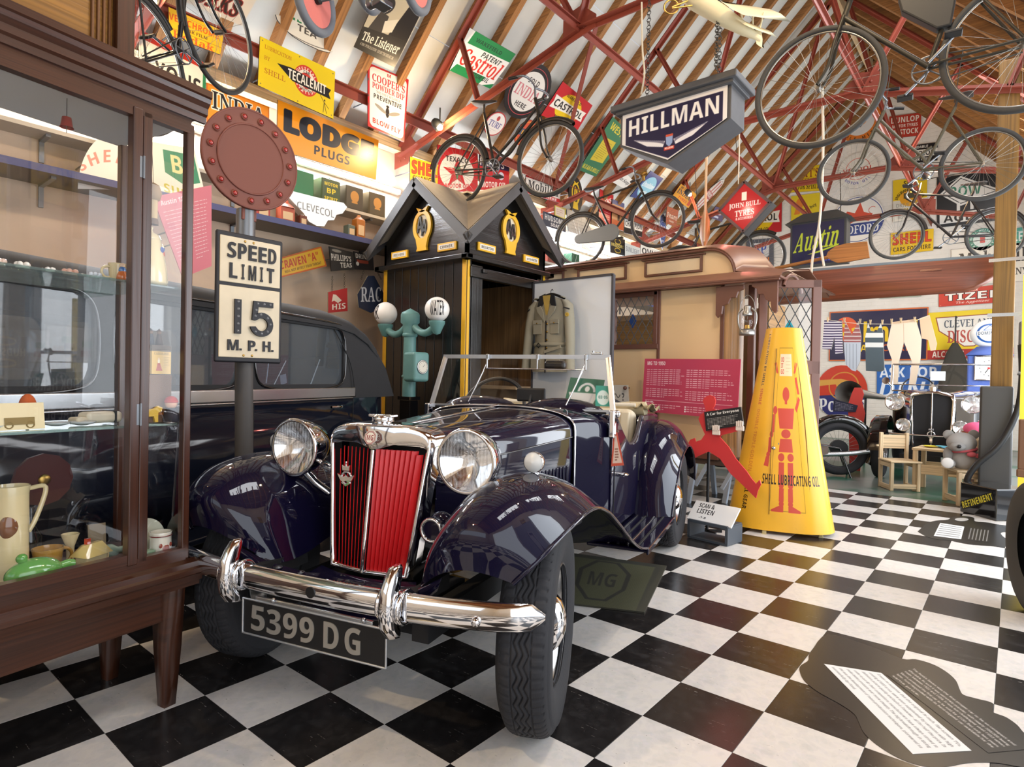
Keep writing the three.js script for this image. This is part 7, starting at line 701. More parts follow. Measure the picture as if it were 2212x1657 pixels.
es('pale soap sign with a yellow arched band above the caravan roof', [[1350, 524], [1383, 536], [1382, 570], [1350, 560]], WP(-5.0), (g, w, h) => { bg(g, w, h, '#c3c8c6'); tx(g, 'SUNLIGHT', w * 0.06, h * 0.18, w * 0.88, h * 0.3, '#777c84', B); el(g, w / 2, h * 0.95, w * 0.4, h * 0.3, '#cfc04a'); tx(g, 'SOAP', w * 0.28, h * 0.74, w * 0.44, h * 0.2, '#5c5428', B); }, { k: 3 });
es('small cream sign with a curved top at the far end of the long wall', [[1484, 472], [1504, 480], [1502, 510], [1483, 503]], WP(-5.05), (g, w, h) => { bg(g, w, h, '#cfcac0'); tx(g, 'COPIN', w * 0.1, h * 0.2, w * 0.8, h * 0.26, '#5a554e', B); lines(g, w * 0.2, h * 0.6, w * 0.6, 3, h * 0.12, 2, '#777'); }, { k: 3 });
es('purple and white magazine sign at the far end of the roof slope', [[1546, 446], [1566, 452], [1560, 480], [1534, 470]], RP(0.2), (g, w, h) => { bg(g, w, h, '#5a4c6e'); el(g, w * 0.6, h * 0.35, w * 0.22, h * 0.24, '#d3a8a8'); rc(g, w * 0.2, h * 0.7, w * 0.4, h * 0.16, '#cfd0e0'); }, { k: 3 });
es('mustard board with red lettering at the far end of the long wall', [[1505, 492], [1526, 506], [1521, 560], [1505, 545]], WP(-5.0), (g, w, h) => { bg(g, w, h, '#a4742e'); tx(g, 'SERVE', w * 0.1, h * 0.25, w * 0.8, h * 0.14, '#cdb54a', B); rc(g, 0, h * 0.6, w, h * 0.4, '#9a4a30'); }, { k: 3 });
es('cream sign with a yellow border and brown script beside the navy soap sign', [[1198, 443], [1222, 452], [1221, 474], [1198, 465]], WP(-5.1), (g, w, h) => { bg(g, w, h, '#c2b43c'); rc(g, w * 0.08, h * 0.08, w * 0.84, h * 0.84, '#d9c9b4'); lines(g, w * 0.2, h * 0.3, w * 0.6, 3, h * 0.2, 2, '#b58a7a'); }, { k: 3 });
es('tall white paper sign with faint grey print behind the small bicycle', [[1224, 452], [1262, 466], [1290, 520], [1228, 500]], WP(-5.2), (g, w, h) => { bg(g, w, h, '#bdb6aa'); lines(g, w * 0.1, h * 0.2, w * 0.8, 5, h * 0.15, 2, '#8a857c'); }, { k: 2 });
// --- shelf signs under the eaves shelf
const shelfX = -5.02;
es('yellow cigarette sign with red lettering lying along the shelf underside', [[600, 558], [694, 532], [706, 575], [606, 600]], WP(-5.2), (g, w, h) => { bg(g, w, h, '#c69a1f'); st(g, 3, 3, w - 6, h - 6, '#a84a1c', 5); tx(g, 'CRAVEN "A"', w * 0.02, h * 0.18, w * 0.86, h * 0.42, '#a8331f', B); tx(g, 'WILL NOT AFFECT YOUR THROAT', w * 0.1, h * 0.7, w * 0.8, h * 0.13, '#5b431c', B); }, { k: 2, edge: '#2a2420', t: 0.05 });
es('black tea sign with pale lettering under the eaves shelf', [[711, 532], [762, 545], [766, 582], [716, 586]], WP(-5.24), (g, w, h) => { bg(g, w, h, '#34302c'); tx(g, "PHILLIPS'S", w * 0.05, h * 0.26, w * 0.84, h * 0.3, '#cfc8ba', B); tx(g, 'TEAS', w * 0.4, h * 0.62, w * 0.5, h * 0.26, '#cfc8ba', B); el(g, w * 0.3, h * 0.12, w * 0.2, h * 0.07, '#8d867a'); }, { k: 2.4 });
es('dark drink sign with red patch next to the tea sign', [[764, 543], [806, 552], [808, 584], [768, 582]], WP(-5.24), (g, w, h) => { bg(g, w, h, '#332d2b'); tx(g, 'DRINK', w * 0.08, h * 0.08, w * 0.7, h * 0.26, '#c9c2b4', B); rc(g, w * 0.12, h * 0.42, w * 0.6, h * 0.2, '#96432e'); el(g, w * 0.14, h * 0.66, w * 0.08, h * 0.12, '#c9c2b4'); }, { k: 2.4 });
for (const [label, c, draw, ch, o] of [['red hanging sign with a white terrier shape on chains', [[709, 631], [750, 622], [751, 672], [709, 676]], (g, w, h) => { bg(g, w, h, '#a82a26'); pg(g, [[w * 0.25, h * 0.15], [w * 0.4, h * 0.2], [w * 0.7, h * 0.5], [w * 0.5, h * 0.6], [w * 0.3, h * 0.45], [w * 0.18, h * 0.5]], '#d6cab6'); tx(g, 'HIS', w * 0.2, h * 0.62, w * 0.7, h * 0.26, '#ddd4c4', B); }, [[718, 596], [744, 590]], {}], ['navy hanging six-sided sign with pale interlaced letters on chains', [[772, 596], [830, 596], [830, 676], [772, 676]], (g, w, h) => { bg(g, w, h, '#232b3f'); tx(g, 'RAC', w * 0.12, h * 0.3, w * 0.76, h * 0.4, '#b9bdc2', SB); tx(g, 'R', w * 0.74, h * 0.56, w * 0.06, h * 0.06, '#888', B); }, [[787, 582], [811, 580]], { outline: [[0.38, 1], [0.62, 1], [1, 0.5], [0.95, 0.15], [0.5, 0], [0.05, 0.15], [0, 0.5]] }]]) { es(label, c, WP(-5.05), draw, { k: 2.6, ...o, name: 'hanging_sign', edge: '#8c8474' }); const t = thing('sign_chain', 'pair of thin chains holding the ' + label.split(' on chains')[0].split(' with ')[0], 'chain'); ch.forEach(([x, y], i) => { const a = pix(x, y, WP(-5.06)), b = pix(c[i][0] + (i ? -6 : 8), c[i][1] + (o.outline ? 8 : 2), WP(-5.06)); const n = Math.max(3, Math.round(a.distanceTo(b) / 0.022)); mesh('chain', Array.from({ length: n }, (_, k) => tf(tor(0.009, 0.0022, 0, 0, 0, [0, k % 2 ? PI / 2 : 0, 0], 8, 4), a.clone().lerp(b, (k + 0.5) / n).toArray())), M.chain, t); }); }
// --- gable wall
const gs = (label, c, draw, o) => es(label, c, GW, draw, { k: 2.2, ...o });
gs('red motor oil sign with white banner on the gable wall behind the lit diamond', [[1596, 436], [1689, 430], [1688, 500], [1596, 510]], oilFlag);
gs('grey petrol sign with blue letters and an orange word on the gable wall', [[1612, 519], [1671, 514], [1671, 574], [1612, 577]], (g, w, h) => { bg(g, w, h, '#5d5f66'); pg(g, [[w * 0.16, h * 0.14], [w * 0.84, h * 0.14], [w * 0.84, h * 0.6], [w * 0.5, h * 0.94], [w * 0.16, h * 0.6]], '#d5d2ce'); tx(g, 'BP', w * 0.28, h * 0.2, w * 0.46, h * 0.34, '#3d52a8', SB); tx(g, 'ETHYL', w * 0.08, h * 0.68, w * 0.84, h * 0.24, '#d9722c', B); });
gs('yellow motor spirit sign with dark red and black letters', [[1706, 362], [1772, 356], [1771, 412], [1706, 416]], (g, w, h) => { bg(g, w, h, '#d8b51e'); tx(g, "PRATT'S", w * 0.05, h * 0.1, w * 0.9, h * 0.34, '#7d2a1e', SB); tx(g, 'PERFECTION', w * 0.05, h * 0.48, w * 0.9, h * 0.12, '#5c3a1a', SB); tx(g, 'MOTOR SPIRIT', w * 0.03, h * 0.66, w * 0.94, h * 0.24, '#33231a', SB); });
gs('tall yellow cycle sign with an orange rider and slanting words', [[1709, 424], [1771, 416], [1770, 492], [1709, 498]], (g, w, h) => { bg(g, w, h, '#d2b92a'); el(g, w * 0.3, h * 0.22, w * 0.12, h * 0.12, '#cf7a33'); pg(g, [[w * 0.2, h * 0.3], [w * 0.45, h * 0.25], [w * 0.3, h * 0.55], [w * 0.1, h * 0.55]], '#cf7a33'); tx(g, 'YOU buy', w * 0.36, h * 0.36, w * 0.56, h * 0.12, '#3a3422', B, { rot: -0.5 }); el(g, w * 0.26, h * 0.74, w * 0.13, h * 0.1, '#4f4a2a', 3); el(g, w * 0.7, h * 0.72, w * 0.13, h * 0.1, '#4f4a2a', 3); tx(g, 'LEAGUE', w * 0.06, h * 0.88, w * 0.6, h * 0.08, '#3a3422', B); });
gs('round white and navy van sign with a red griffin-like beast', rectAt(1852, 474, GW, 0.95, 0.95), (g, w, h) => { bg(g, w, h, '#e2dcd2'); el(g, w / 2, h / 2, w * 0.47, h * 0.47, '#3d4a80', 8); rc(g, 0, h * 0.58, w, h * 0.26, '#3d4a80'); pg(g, [[w * 0.2, h * 0.5], [w * 0.3, h * 0.3], [w * 0.45, h * 0.36], [w * 0.55, h * 0.14], [w * 0.62, h * 0.36], [w * 0.78, h * 0.42], [w * 0.72, h * 0.56], [w * 0.5, h * 0.5], [w * 0.36, h * 0.58]], '#c8503c'); g.strokeStyle = '#c8503c'; g.lineWidth = 6; g.beginPath(); g.arc(w * 0.78, h * 0.34, w * 0.07, 1.5, 5.5); g.stroke(); tx(g, 'BEDFORD', w * 0.1, h * 0.62, w * 0.8, h * 0.18, '#e8e4dc', SB); }, { outline: OUT.round });
gs('round petrol sign with an orange lettered ring high on the gable', rectAt(1857, 264, GW, 0.78, 0.78), (g, w, h) => { bg(g, w, h, '#d5762c'); el(g, w / 2, h / 2, w * 0.34, h * 0.34, '#d8d6d2'); arcText(g, 'NATIONAL', w / 2, h / 2, w * 0.42, PI * 1.2, PI * 1.8, h * 0.12, '#33261d'); arcText(g, 'BENZOLE MIXTURE', w / 2, h / 2, w * 0.42, PI * 1.05, -PI * 0.05, h * 0.1, '#33261d', B, true); pg(g, [[w * 0.3, h * 0.36], [w * 0.6, h * 0.24], [w * 0.7, h * 0.42], [w * 0.52, h * 0.64], [w * 0.36, h * 0.58]], '#2e2c2c'); el(g, w * 0.56, h * 0.46, w * 0.1, h * 0.12, '#d2955c'); }, { outline: OUT.round });
gs('small black and yellow picture sign high on the gable', [[1737, 291], [1797, 284], [1797, 330], [1737, 336]], (g, w, h) => { bg(g, w, h, '#2e2a24'); el(g, w * 0.25, h * 0.45, w * 0.16, h * 0.24, '#cdb22c'); el(g, w * 0.68, h * 0.42, w * 0.2, h * 0.26, '#cdb22c'); el(g, w * 0.25, h * 0.3, w * 0.09, h * 0.13, '#c9a184'); el(g, w * 0.68, h * 0.24, w * 0.09, h * 0.13, '#c9a184'); tx(g, 'LEAGUE', w * 0.2, h * 0.76, w * 0.6, h * 0.14, '#c9b66a', B); });
gs('red tyre stockist sign with white letters on the gable', [[1921, 252], [1990, 243], [1989, 292], [1921, 300]], (g, w, h) => { bg(g, w, h, '#b33a2c'); tx(g, 'DUNLOP', w * 0.06, h * 0.08, w * 0.88, h * 0.26, '#e9e0d2', B); tx(g, 'MOTOR TYRES', w * 0.1, h * 0.42, w * 0.8, h * 0.14, '#e9e0d2', B); tx(g, 'IN STOCK', w * 0.06, h * 0.64, w * 0.86, h * 0.24, '#e9e0d2', B); });
gs('round white motor oil sign with a red ring and purple words', rectAt(1853, 368, GW, 0.72, 0.72), (g, w, h) => { bg(g, w, h, '#dcd6ca'); el(g, w / 2, h * 0.46, w * 0.3, h * 0.3, '#c2503a', 7); rc(g, w * 0.08, h * 0.4, w * 0.84, h * 0.14, '#dcd6ca'); tx(g, 'VEEDOL', w * 0.12, h * 0.41, w * 0.76, h * 0.12, '#b14a3a', B); arcText(g, 'MOTOR OIL', w / 2, h * 0.46, w * 0.4, PI * 0.75, PI * 0.25, h * 0.1, '#4a4690', B, true); }, { outline: OUT.round });
gs('black, white and red spark plug sign on the gable', [[1940, 318], [2026, 307], [2025, 346], [1940, 357]], (g, w, h) => { bg(g, w, h, '#1f1e20'); pg(g, [[0, 0], [w * 0.5, 0], [w * 0.4, h * 0.26], [0, h * 0.3]], '#b13a2c'); tx(g, 'DEPENDABLE', w * 0.2, h * 0.06, w * 0.56, h * 0.15, '#e8e2d6', B); rc(g, 0, h * 0.3, w, h * 0.4, '#e4ded2'); tx(g, 'CHAMPION', w * 0.04, h * 0.36, w * 0.9, h * 0.28, '#222', B); tx(g, 'SPARK PLUG', w * 0.3, h * 0.76, w * 0.5, h * 0.14, '#e8e2d6', B); });
gs('yellow insurance sign with a rising sun and a drawn car', [[1929, 390], [2003, 381], [2002, 471], [1929, 480]], (g, w, h) => { bg(g, w, h, '#dcd6c8'); rc(g, 0, 0, w, h * 0.5, '#d9b722'); tx(g, 'SUN', w * 0.32, h * 0.04, w * 0.36, h * 0.12, '#3d3118', B); el(g, w * 0.5, h * 0.46, w * 0.3, h * 0.2, '#e6a52a'); rc(g, w * 0.32, h * 0.34, w * 0.36, h * 0.13, '#55503f'); arcText(g, 'INSURANCE OFFICE', w * 0.5, h * 0.55, w * 0.42, PI * 1.1, PI * 1.9, h * 0.09, '#3d3118'); tx(g, 'DRIVE WITH', w * 0.1, h * 0.58, w * 0.8, h * 0.09, '#8d8a80', S_); tx(g, 'SUN', w * 0.3, h * 0.7, w * 0.4, h * 0.1, '#c0a02a', B); tx(g, 'BEHIND YOU', w * 0.15, h * 0.85, w * 0.7, h * 0.09, '#8d8a80', S_); });
gs('black and white agency sign with a pointed outline behind the bicycle wheels', [[2024, 384], [2172, 366], [2172, 474], [2024, 492]], (g, w, h) => { bg(g, w, h, '#26282a'); pg(g, [[w * 0.36, h * 0.02], [w * 0.95, h * 0.4], [w * 0.36, h * 0.62], [w * 0.04, h * 0.34]], '#e0ddd6'); pg(g, [[w * 0.36, h * 0.07], [w * 0.88, h * 0.4], [w * 0.36, h * 0.57], [w * 0.1, h * 0.34]], '#26282a', 4); tx(g, 'ROW', w * 0.2, h * 0.22, w * 0.46, h * 0.2, '#3d7d62', B); rc(g, w * 0.04, h * 0.74, w * 0.86, h * 0.2, '#e4e0d8'); tx(g, 'AGENT', w * 0.1, h * 0.77, w * 0.74, h * 0.15, '#2a2a2a', B); rc(g, w * 0.3, h * 0.55, w * 0.05, h * 0.16, '#e0ddd6'); rc(g, w * 0.5, h * 0.55, w * 0.05, h * 0.16, '#e0ddd6'); });
gs('yellow hire car sign with red three-dimensional letters on the gable', [[1924, 504], [2017, 494], [2016, 541], [1924, 551]], (g, w, h) => { bg(g, w, h, '#ddb41f'); tx(g, 'SHELL', w * 0.05, h * 0.08, w * 0.9, h * 0.48, '#cf4527', B, { line: '#8a2f1c', lw: 4 }); tx(g, 'CARS FOR HIRE', w * 0.06, h * 0.68, w * 0.88, h * 0.2, '#4a3416', B); });
gs('round green cycle maker sign with a red raised hand', rectAt(2122, 517, GW, 0.4, 0.4), (g, w, h) => { bg(g, w, h, '#2f7c66'); el(g, w / 2, h / 2, w * 0.34, h * 0.34, '#cfdad3'); rc(g, w * 0.42, h * 0.4, w * 0.18, h * 0.26, '#c53a33'); for (let i = 0; i < 4; i++) rc(g, w * (0.415 + i * 0.05), h * (0.26 + Math.abs(i - 1.5) * 0.02), w * 0.035, h * 0.2, '#c53a33'); arcText(g, 'RUDGE-WHITWORTH', w / 2, h / 2, w * 0.42, PI * 1.02, PI * 1.98, h * 0.1, '#e4ece8'); arcText(g, 'COVENTRY', w / 2, h / 2, w * 0.42, PI * 0.85, PI * 0.15, h * 0.1, '#e4ece8', B, true); }, { outline: OUT.round, k: 3 });
gs('green pointed arm of the cycle sign with pale letters', [[2148, 500], [2225, 488], [2225, 528], [2148, 532]], (g, w, h) => { bg(g, w, h, '#3f9a86'); tx(g, 'CYCLES', w * 0.06, h * 0.22, w * 0.88, h * 0.56, '#dfeae4', B); });
gs('white oil company sign with heavy black letters half behind the boat', [[2055, 540], [2225, 522], [2225, 606], [2055, 618]], (g, w, h) => { bg(g, w, h, '#e2dbcd'); tx(g, 'Mobiloil', w * 0.1, h * 0.1, w * 0.86, h * 0.38, '#24211f', SB); tx(g, 'OIL COMPANY', w * 0.2, h * 0.64, w * 0.78, h * 0.18, '#3d3833', SB); });
gs('long red drink sign with white shadowed capitals on the gable', [[2028, 628], [2174, 613], [2174, 652], [2028, 663]], (g, w, h) => { bg(g, w, h, '#c03527'); tx(g, 'Drink', w * 0.42, h * 0.05, w * 0.18, h * 0.17, '#f0e6da', SE, { slant: -0.2 }); tx(g, 'TIZER', w * 0.1, h * 0.27, w * 0.84, h * 0.42, '#f2ece2', B, { line: '#3a1814', lw: 5 }); tx(g, 'The Appetizer', w * 0.26, h * 0.76, w * 0.5, h * 0.17, '#f0e6da', SE, { slant: -0.2 }); rivets(g, w, h, '#e6b89a'); }, { k: 3 });
gs('large navy sign with an orange border and yellow letters behind the washing line', [[1792, 674], [2006, 663], [2003, 778], [1790, 780]], (g, w, h) => { bg(g, w, h, '#cf6a35'); rc(g, w * 0.012, h * 0.025, w * 0.976, h * 0.95, '#252343'); el(g, w * 0.18, h * 0.36, w * 0.13, h * 0.24, '#d9572c'); tx(g, 'Palmoil', w * 0.1, h * 0.22, w * 0.8, h * 0.42, '#e3bb1e', B); tx(g, 'PAR', w * 0.28, h * 0.68, w * 0.2, h * 0.14, '#e3bb1e', B); tx(g, 'CORD', w * 0.56, h * 0.68, w * 0.3, h * 0.14, '#c65a2c', B); }, { k: 1.8 });
gs('yellow spirit sign with a white shield and red letters behind the globe pump', [[2005, 676], [2190, 664], [2190, 772], [2003, 777]], (g, w, h) => { bg(g, w, h, '#e2c524'); pg(g, [[w * 0.1, h * 0.12], [w * 0.9, h * 0.1], [w * 0.86, h * 0.4], [w * 0.56, h * 0.74], [w * 0.44, h * 0.74], [w * 0.14, h * 0.4]], '#e6e0d4'); pg(g, [[w * 0.1, h * 0.12], [w * 0.9, h * 0.1], [w * 0.86, h * 0.4], [w * 0.56, h * 0.74], [w * 0.44, h * 0.74], [w * 0.14, h * 0.4]], '#8a3a30', 4); tx(g, 'CLEVELAND', w * 0.2, h * 0.18, w * 0.6, h * 0.16, '#4a5560', SB); tx(g, 'DISCOL', w * 0.24, h * 0.4, w * 0.5, h * 0.26, '#b04a40', SB); rc(g, 0, h * 0.8, w, h * 0.2, '#a82f2b'); tx(g, 'ALCOHOL', w * 0.06, h * 0.83, w * 0.4, h * 0.13, '#e8e2d6', B); }, { k: 1.8 });
gs('large blue sign with big white letters behind the rear black car', [[1894, 788], [2110, 784], [2110, 862], [1894, 862]], (g, w, h) => { bg(g, w, h, '#2a63ad'); tx(g, 'ASK FOR', w * 0.03, h * 0.08, w * 0.6, h * 0.3, '#e4e8ee', B); tx(g, 'DINKY', w * 0.04, h * 0.5, w * 0.8, h * 0.45, '#e4e8ee', B, { slant: -0.2 }); }, { k: 1.6 });
gs('round red petrol sign with a golden hand and a navy lettered foot', [[1762, 792], [1874, 786], [1874, 900], [1762, 905]], (g, w, h) => { bg(g, w, h, '#c23a26'); rc(g, 0, h * 0.56, w, h * 0.44, '#2a2f6a'); el(g, w * 0.55, h * 0.4, w * 0.28, h * 0.26, '#c98f3a', 4); pg(g, [[0, h * 0.26], [w * 0.5, h * 0.26], [w * 0.72, h * 0.32], [w * 0.7, h * 0.5], [w * 0.46, h * 0.54], [w * 0.4, h * 0.36], [0, h * 0.38]], '#cf9a45'); tx(g, 'Power', w * 0.06, h * 0.62, w * 0.9, h * 0.26, '#e8e6e2', SB); }, { outline: OUT.round, k: 1.6 });
gs('small yellow board just above the boat rim on the gable', [[1880, 590], [1935, 584], [1935, 612], [1880, 615]], (g, w, h) => { bg(g, w, h, '#d6c43a'); tx(g, 'GENUINE', w * 0.06, h * 0.2, w * 0.88, h * 0.5, '#3a351c', B); });
gs('white lettered strip under the boat on the gable', [[1900, 618], [1990, 612], [1990, 640], [1900, 645]], (g, w, h) => { bg(g, w, h, '#9aa890'); tx(g, 'OIL', w * 0.2, h * 0.2, w * 0.5, h * 0.5, '#555', B); });
// --- behind the display cabinet glass
es('glowing white shell sign with faint red capitals seen through the cabinet', [[168, 300], [290, 285], [290, 425], [168, 420]], WP(-5.2), (g, w, h) => { bg(g, w, h, '#efe9dc'); arcText(g, 'SHELL', w * 0.5, h * 0.95, w * 0.7, PI * 1.28, PI * 1.72, h * 0.26, '#d98f7c', B); }, { k: 1.5, outline: arcPts(0.5, 0.1, 0.5, 0, PI, 20, 0.9) });
es('white green-edged petrol shield with yellow letters seen through the cabinet', [[326, 306], [420, 322], [455, 470], [330, 420]], WP(-5.2), (g, w, h) => { bg(g, w, h, '#e9e7d9'); pg(g, [[w * 0.25, h * 0.1], [w * 0.95, h * 0.1], [w * 0.95, h * 0.5], [w * 0.6, h * 0.62], [w * 0.25, h * 0.5]], '#3f8a68'); tx(g, 'BP', w * 0.4, h * 0.16, w * 0.5, h * 0.3, '#ded89a', B); tx(g, 'SUPER', w * 0.2, h * 0.7, w * 0.75, h * 0.16, '#c3bf52', B); }, { k: 1.5 });
es('pale pink information panel with white text behind the cabinet', [[330, 425], [457, 400], [457, 575], [395, 600]], WP(-4.75), (g, w, h) => { bg(g, w, h, '#d9808c'); tx(g, 'Austin 12', w * 0.08, h * 0.06, w * 0.4, h * 0.06, '#f3e2e2', B); lines(g, w * 0.08, h * 0.2, w * 0.38, 14, h * 0.045, 2, '#f0dcdc'); lines(g, w * 0.54, h * 0.16, w * 0.38, 16, h * 0.045, 2, '#f0dcdc'); }, { k: 1.6, mat: 'flat', name: 'info_panel', cat: 'panel', edge: '#c96a78' });
// ---------------------------------------------------------------- bicycles
function bicycle(label, rear, front, { up = [0, 1, 0], lady = false, paint = M.bike, guard = true, cover, R0 = 0.34, bars = 1, lamp, bag, wire } = {}) {
  rear = pix(rear[0], rear[1], { dep: rear[2] }); front = pix(front[0], front[1], { dep: front[2] });
  const x = front.clone().sub(rear), L = x.length(), k = L / 1.08; x.normalize(); const z = V().crossVectors(x, V(...up)).normalize(), y = V().crossVectors(z, x);
  const t = thing('bicycle', label, 'bicycle', rear); t.setRotationFromMatrix(new THREE.Matrix4().makeBasis(x, y, z)); t.scale.setScalar(k); R0 /= k;
  const P = (n, g, m = paint, par = t) => mesh(n, g, m, par), F = [1.08, 0, 0], BB = [0.46, -0.02, 0], ST = [0.3, 0.5, 0], HD = [0.9, 0.55, 0], HB = [0.935, 0.43, 0];
  for (const hx of [0, 1.08]) { const w = new THREE.Group(); w.name = 'wheel'; w.position.x = hx; t.add(w); mesh('tyre', tor(R0 - 0.018, 0.019, 0, 0, 0, undefined, 60, 10), M.greyRubber, w); mesh('rim', tor(R0 - 0.04, 0.007, 0, 0, 0, undefined, 60, 6), M.spoke, w); mesh('spokes', [cy(0.02, 0.02, 0.07, 0, 0, 0, [PI / 2, 0, 0], 12), ...Array.from({ length: 32 }, (_, i) => { const a = i / 32 * 2 * PI, s = i % 2 ? 0.028 : -0.028, b = a + (i % 4 < 2 ? 0.35 : -0.35); return rod([0.02 * Math.cos(b), 0.02 * Math.sin(b), s], [(R0 - 0.045) * Math.cos(a), (R0 - 0.045) * Math.sin(a), 0], 0.0013, 0.0013, 4); })], M.spoke, w); if (guard) P('mudguard', tf(ni(new THREE.TorusGeometry(R0 + 0.012, 0.026, 5, 30, hx ? 2.0 : 2.7)), [hx, 0, 0], [0, 0, hx ? 0.9 : 0.25]), paint); }
  const T = 0.0145; P('frame', [lady ? tube([[HB[0] - 0.03, 0.40, 0], [0.75, 0.26, 0], [0.58, 0.09, 0], [0.42, 0.2, 0]], T, 24) : rod(ST, HD, T), rod(HB, BB, T + 0.002), rod(BB, [0.285, 0.56, 0], T), ...[1, -1].flatMap((s) => [rod([BB[0], BB[1], s * 0.03], [0, 0, s * 0.055], 0.009), rod([ST[0], ST[1] - 0.04, s * 0.02], [0, 0, s * 0.055], 0.008)]), rod([0.88, 0.6, 0], HB, T + 0.004), lady ? tube([[0.89, 0.5, 0], [0.7, 0.3, 0], [0.5, 0.12, 0], [0.44, 0.04, 0]], T, 24) : rod([0.31, 0.49, 0], [0.3, 0.52, 0], T)]);
  each('fork_blade', [1, -1].map((s) => tube([[0.935, 0.43, s * 0.03], [0.985, 0.25, s * 0.05], [1.02, 0.1, s * 0.055], [1.08, 0, s * 0.055]], 0.011, 20)), paint, t);
  P('saddle', [loft([[-0.12, 0.07, 0.03], [-0.08, 0.085, 0.04], [0, 0.05, 0.04], [0.1, 0.022, 0.03], [0.15, 0.016, 0.015]].map(([a, w, h]) => Array.from({ length: 10 }, (_, i) => { const q = i / 10 * 2 * PI; return [0.28 + a, 0.66 + 0.5 * h * Math.sin(q) + a * -0.05, w * Math.cos(q)]; }))), rod([0.285, 0.55, 0], [0.28, 0.65, 0], 0.011)], std('#2a211b', 0.6));
  P('handlebar', [rod([0.88, 0.6, 0], [0.87, 0.7, 0], 0.011), ...[1, -1].map((s) => tube(bars ? [[0.87, 0.7, 0], [0.9, 0.71, s * 0.14], [0.88, 0.71, s * 0.24], [0.76, 0.7, s * 0.26]] : [[0.9, 0.68, 0], [0.96, 0.68, s * 0.18], [1.0, 0.6, s * 0.21], [0.95, 0.52, s * 0.21]], 0.011, 24))], M.steel); each('grip', [1, -1].map((s) => rod(bars ? [0.83, 0.705, s * 0.25] : [1.0, 0.56, s * 0.21], bars ? [0.74, 0.7, s * 0.262] : [0.93, 0.51, s * 0.21], 0.016)), M.black, t);
  P('chainwheel', [tor(0.085, 0.006, BB[0], BB[1], 0.045, undefined, 28, 5), ...[0, 1, 2, 3, 4].map((i) => rod([BB[0], BB[1], 0.045], [BB[0] + 0.085 * Math.cos(i * 1.257), BB[1] + 0.085 * Math.sin(i * 1.257), 0.045], 0.005))], M.steel); each('crank', [rod([BB[0], BB[1], 0.06], [BB[0] + 0.12, BB[1] - 0.12, 0.065], 0.009), rod([BB[0], BB[1], -0.06], [BB[0] - 0.12, BB[1] + 0.12, -0.065], 0.009)], M.steel, t); each('pedal', [rb(0.09, 0.02, 0.08, 0.006, BB[0] + 0.12, BB[1] - 0.12, 0.11), rb(0.09, 0.02, 0.08, 0.006, BB[0] - 0.12, BB[1] + 0.12, -0.11)], M.black, t); P('chain', [rod([BB[0], BB[1] + 0.085, 0.045], [0, 0.035, 0.045], 0.005), rod([BB[0], BB[1] - 0.085, 0.045], [0, -0.035, 0.045], 0.005)], M.chain);
  if (cover) P('chaincase', ext([...arcPts(BB[0], BB[1], 0.11, -1.7, 1.7, 16), ...arcPts(0, 0, 0.055, 1.7, 4.6, 10)], 0.03, 0.004, [0, 0, 0.05]), std(cover, 0.4)); if (lamp) P('lamp', [cy(0.035, 0.03, 0.07, 1.0, 0.66, 0, [0, 0, PI / 2 + 0.2]), cy(0.02, 0.02, 0.06, 0.98, 0.6, 0)], M.brass); if (bag) P('tool_bag', ext([[0.33, 0.42], [0.62, 0.44], [0.6, 0.36], [0.42, 0.2], [0.36, 0.2]], 0.06, 0.01, [0, 0, -0.03]), std('#20201f', 0.6));
  if (wire) each('hanging_wire', [0.3, 0.88].map((q) => rod([q, 0.6, 0], [q, 0.6 + wire, 0], 0.004)), M.chain, t);
  return t;
}
bicycle('black lady bicycle with a step-through frame standing on the sentry box roof', [990, 372, 6.0], [1187, 344, 5.45], { lady: true });
bicycle('gents bicycle with a grey chaincase and brass lamp standing on the caravan roof', [1254, 519, 7.95], [1420, 476, 7.5], { cover: '#565c5e', lamp: true });
bicycle('dark bicycle half hidden behind the curved caravan roof', [1470, 585, 8.9], [1641, 556, 8.3], { lamp: true, wire: 1.5 });
bicycle('large rusty gents bicycle with a black frame bag hung highest by the ridge', [2212, 92, 2.95], [1767, 190, 3.45], { bag: true, paint: std('#2e2a20', 0.5, 0.3), guard: false });
bicycle('olive roadster bicycle with a curved top tube hung on chains before the gable', [2122, 355, 5.3], [1842, 372, 5.9], { R0: 0.318, lady: true, wire: 0.5, paint: std('#4b4534', 0.5, 0.2), guard: false });
bicycle('black racing bicycle hung low before the gable beside the oar', [2150, 508, 8.1], [1936, 509, 8.6], { bars: 0, paint: std('#1f1a18', 0.4, 0.2), lamp: true });
bicycle('black roadster bicycle with grey tyres above the mahogany cabinet', [300, 135, 3.0], [474, 70, 3.62], { paint: std('#1c1b1b', 0.35, 0.3), bars: 0 });
const hang = (label, pts, plane, rad = 0.006, mat = M.rope, par, name = 'hanging_cord') => { const o = par ? par.position : V(0, 0, 0), m = mesh(name, tube(pts.map((p) => pix(p[0], p[1], p[2] ? { z: p[2] } : plane).sub(o)), rad, pts.length * 8, 6), mat, par); return par ? m : tag(m, label, 'cord'); };
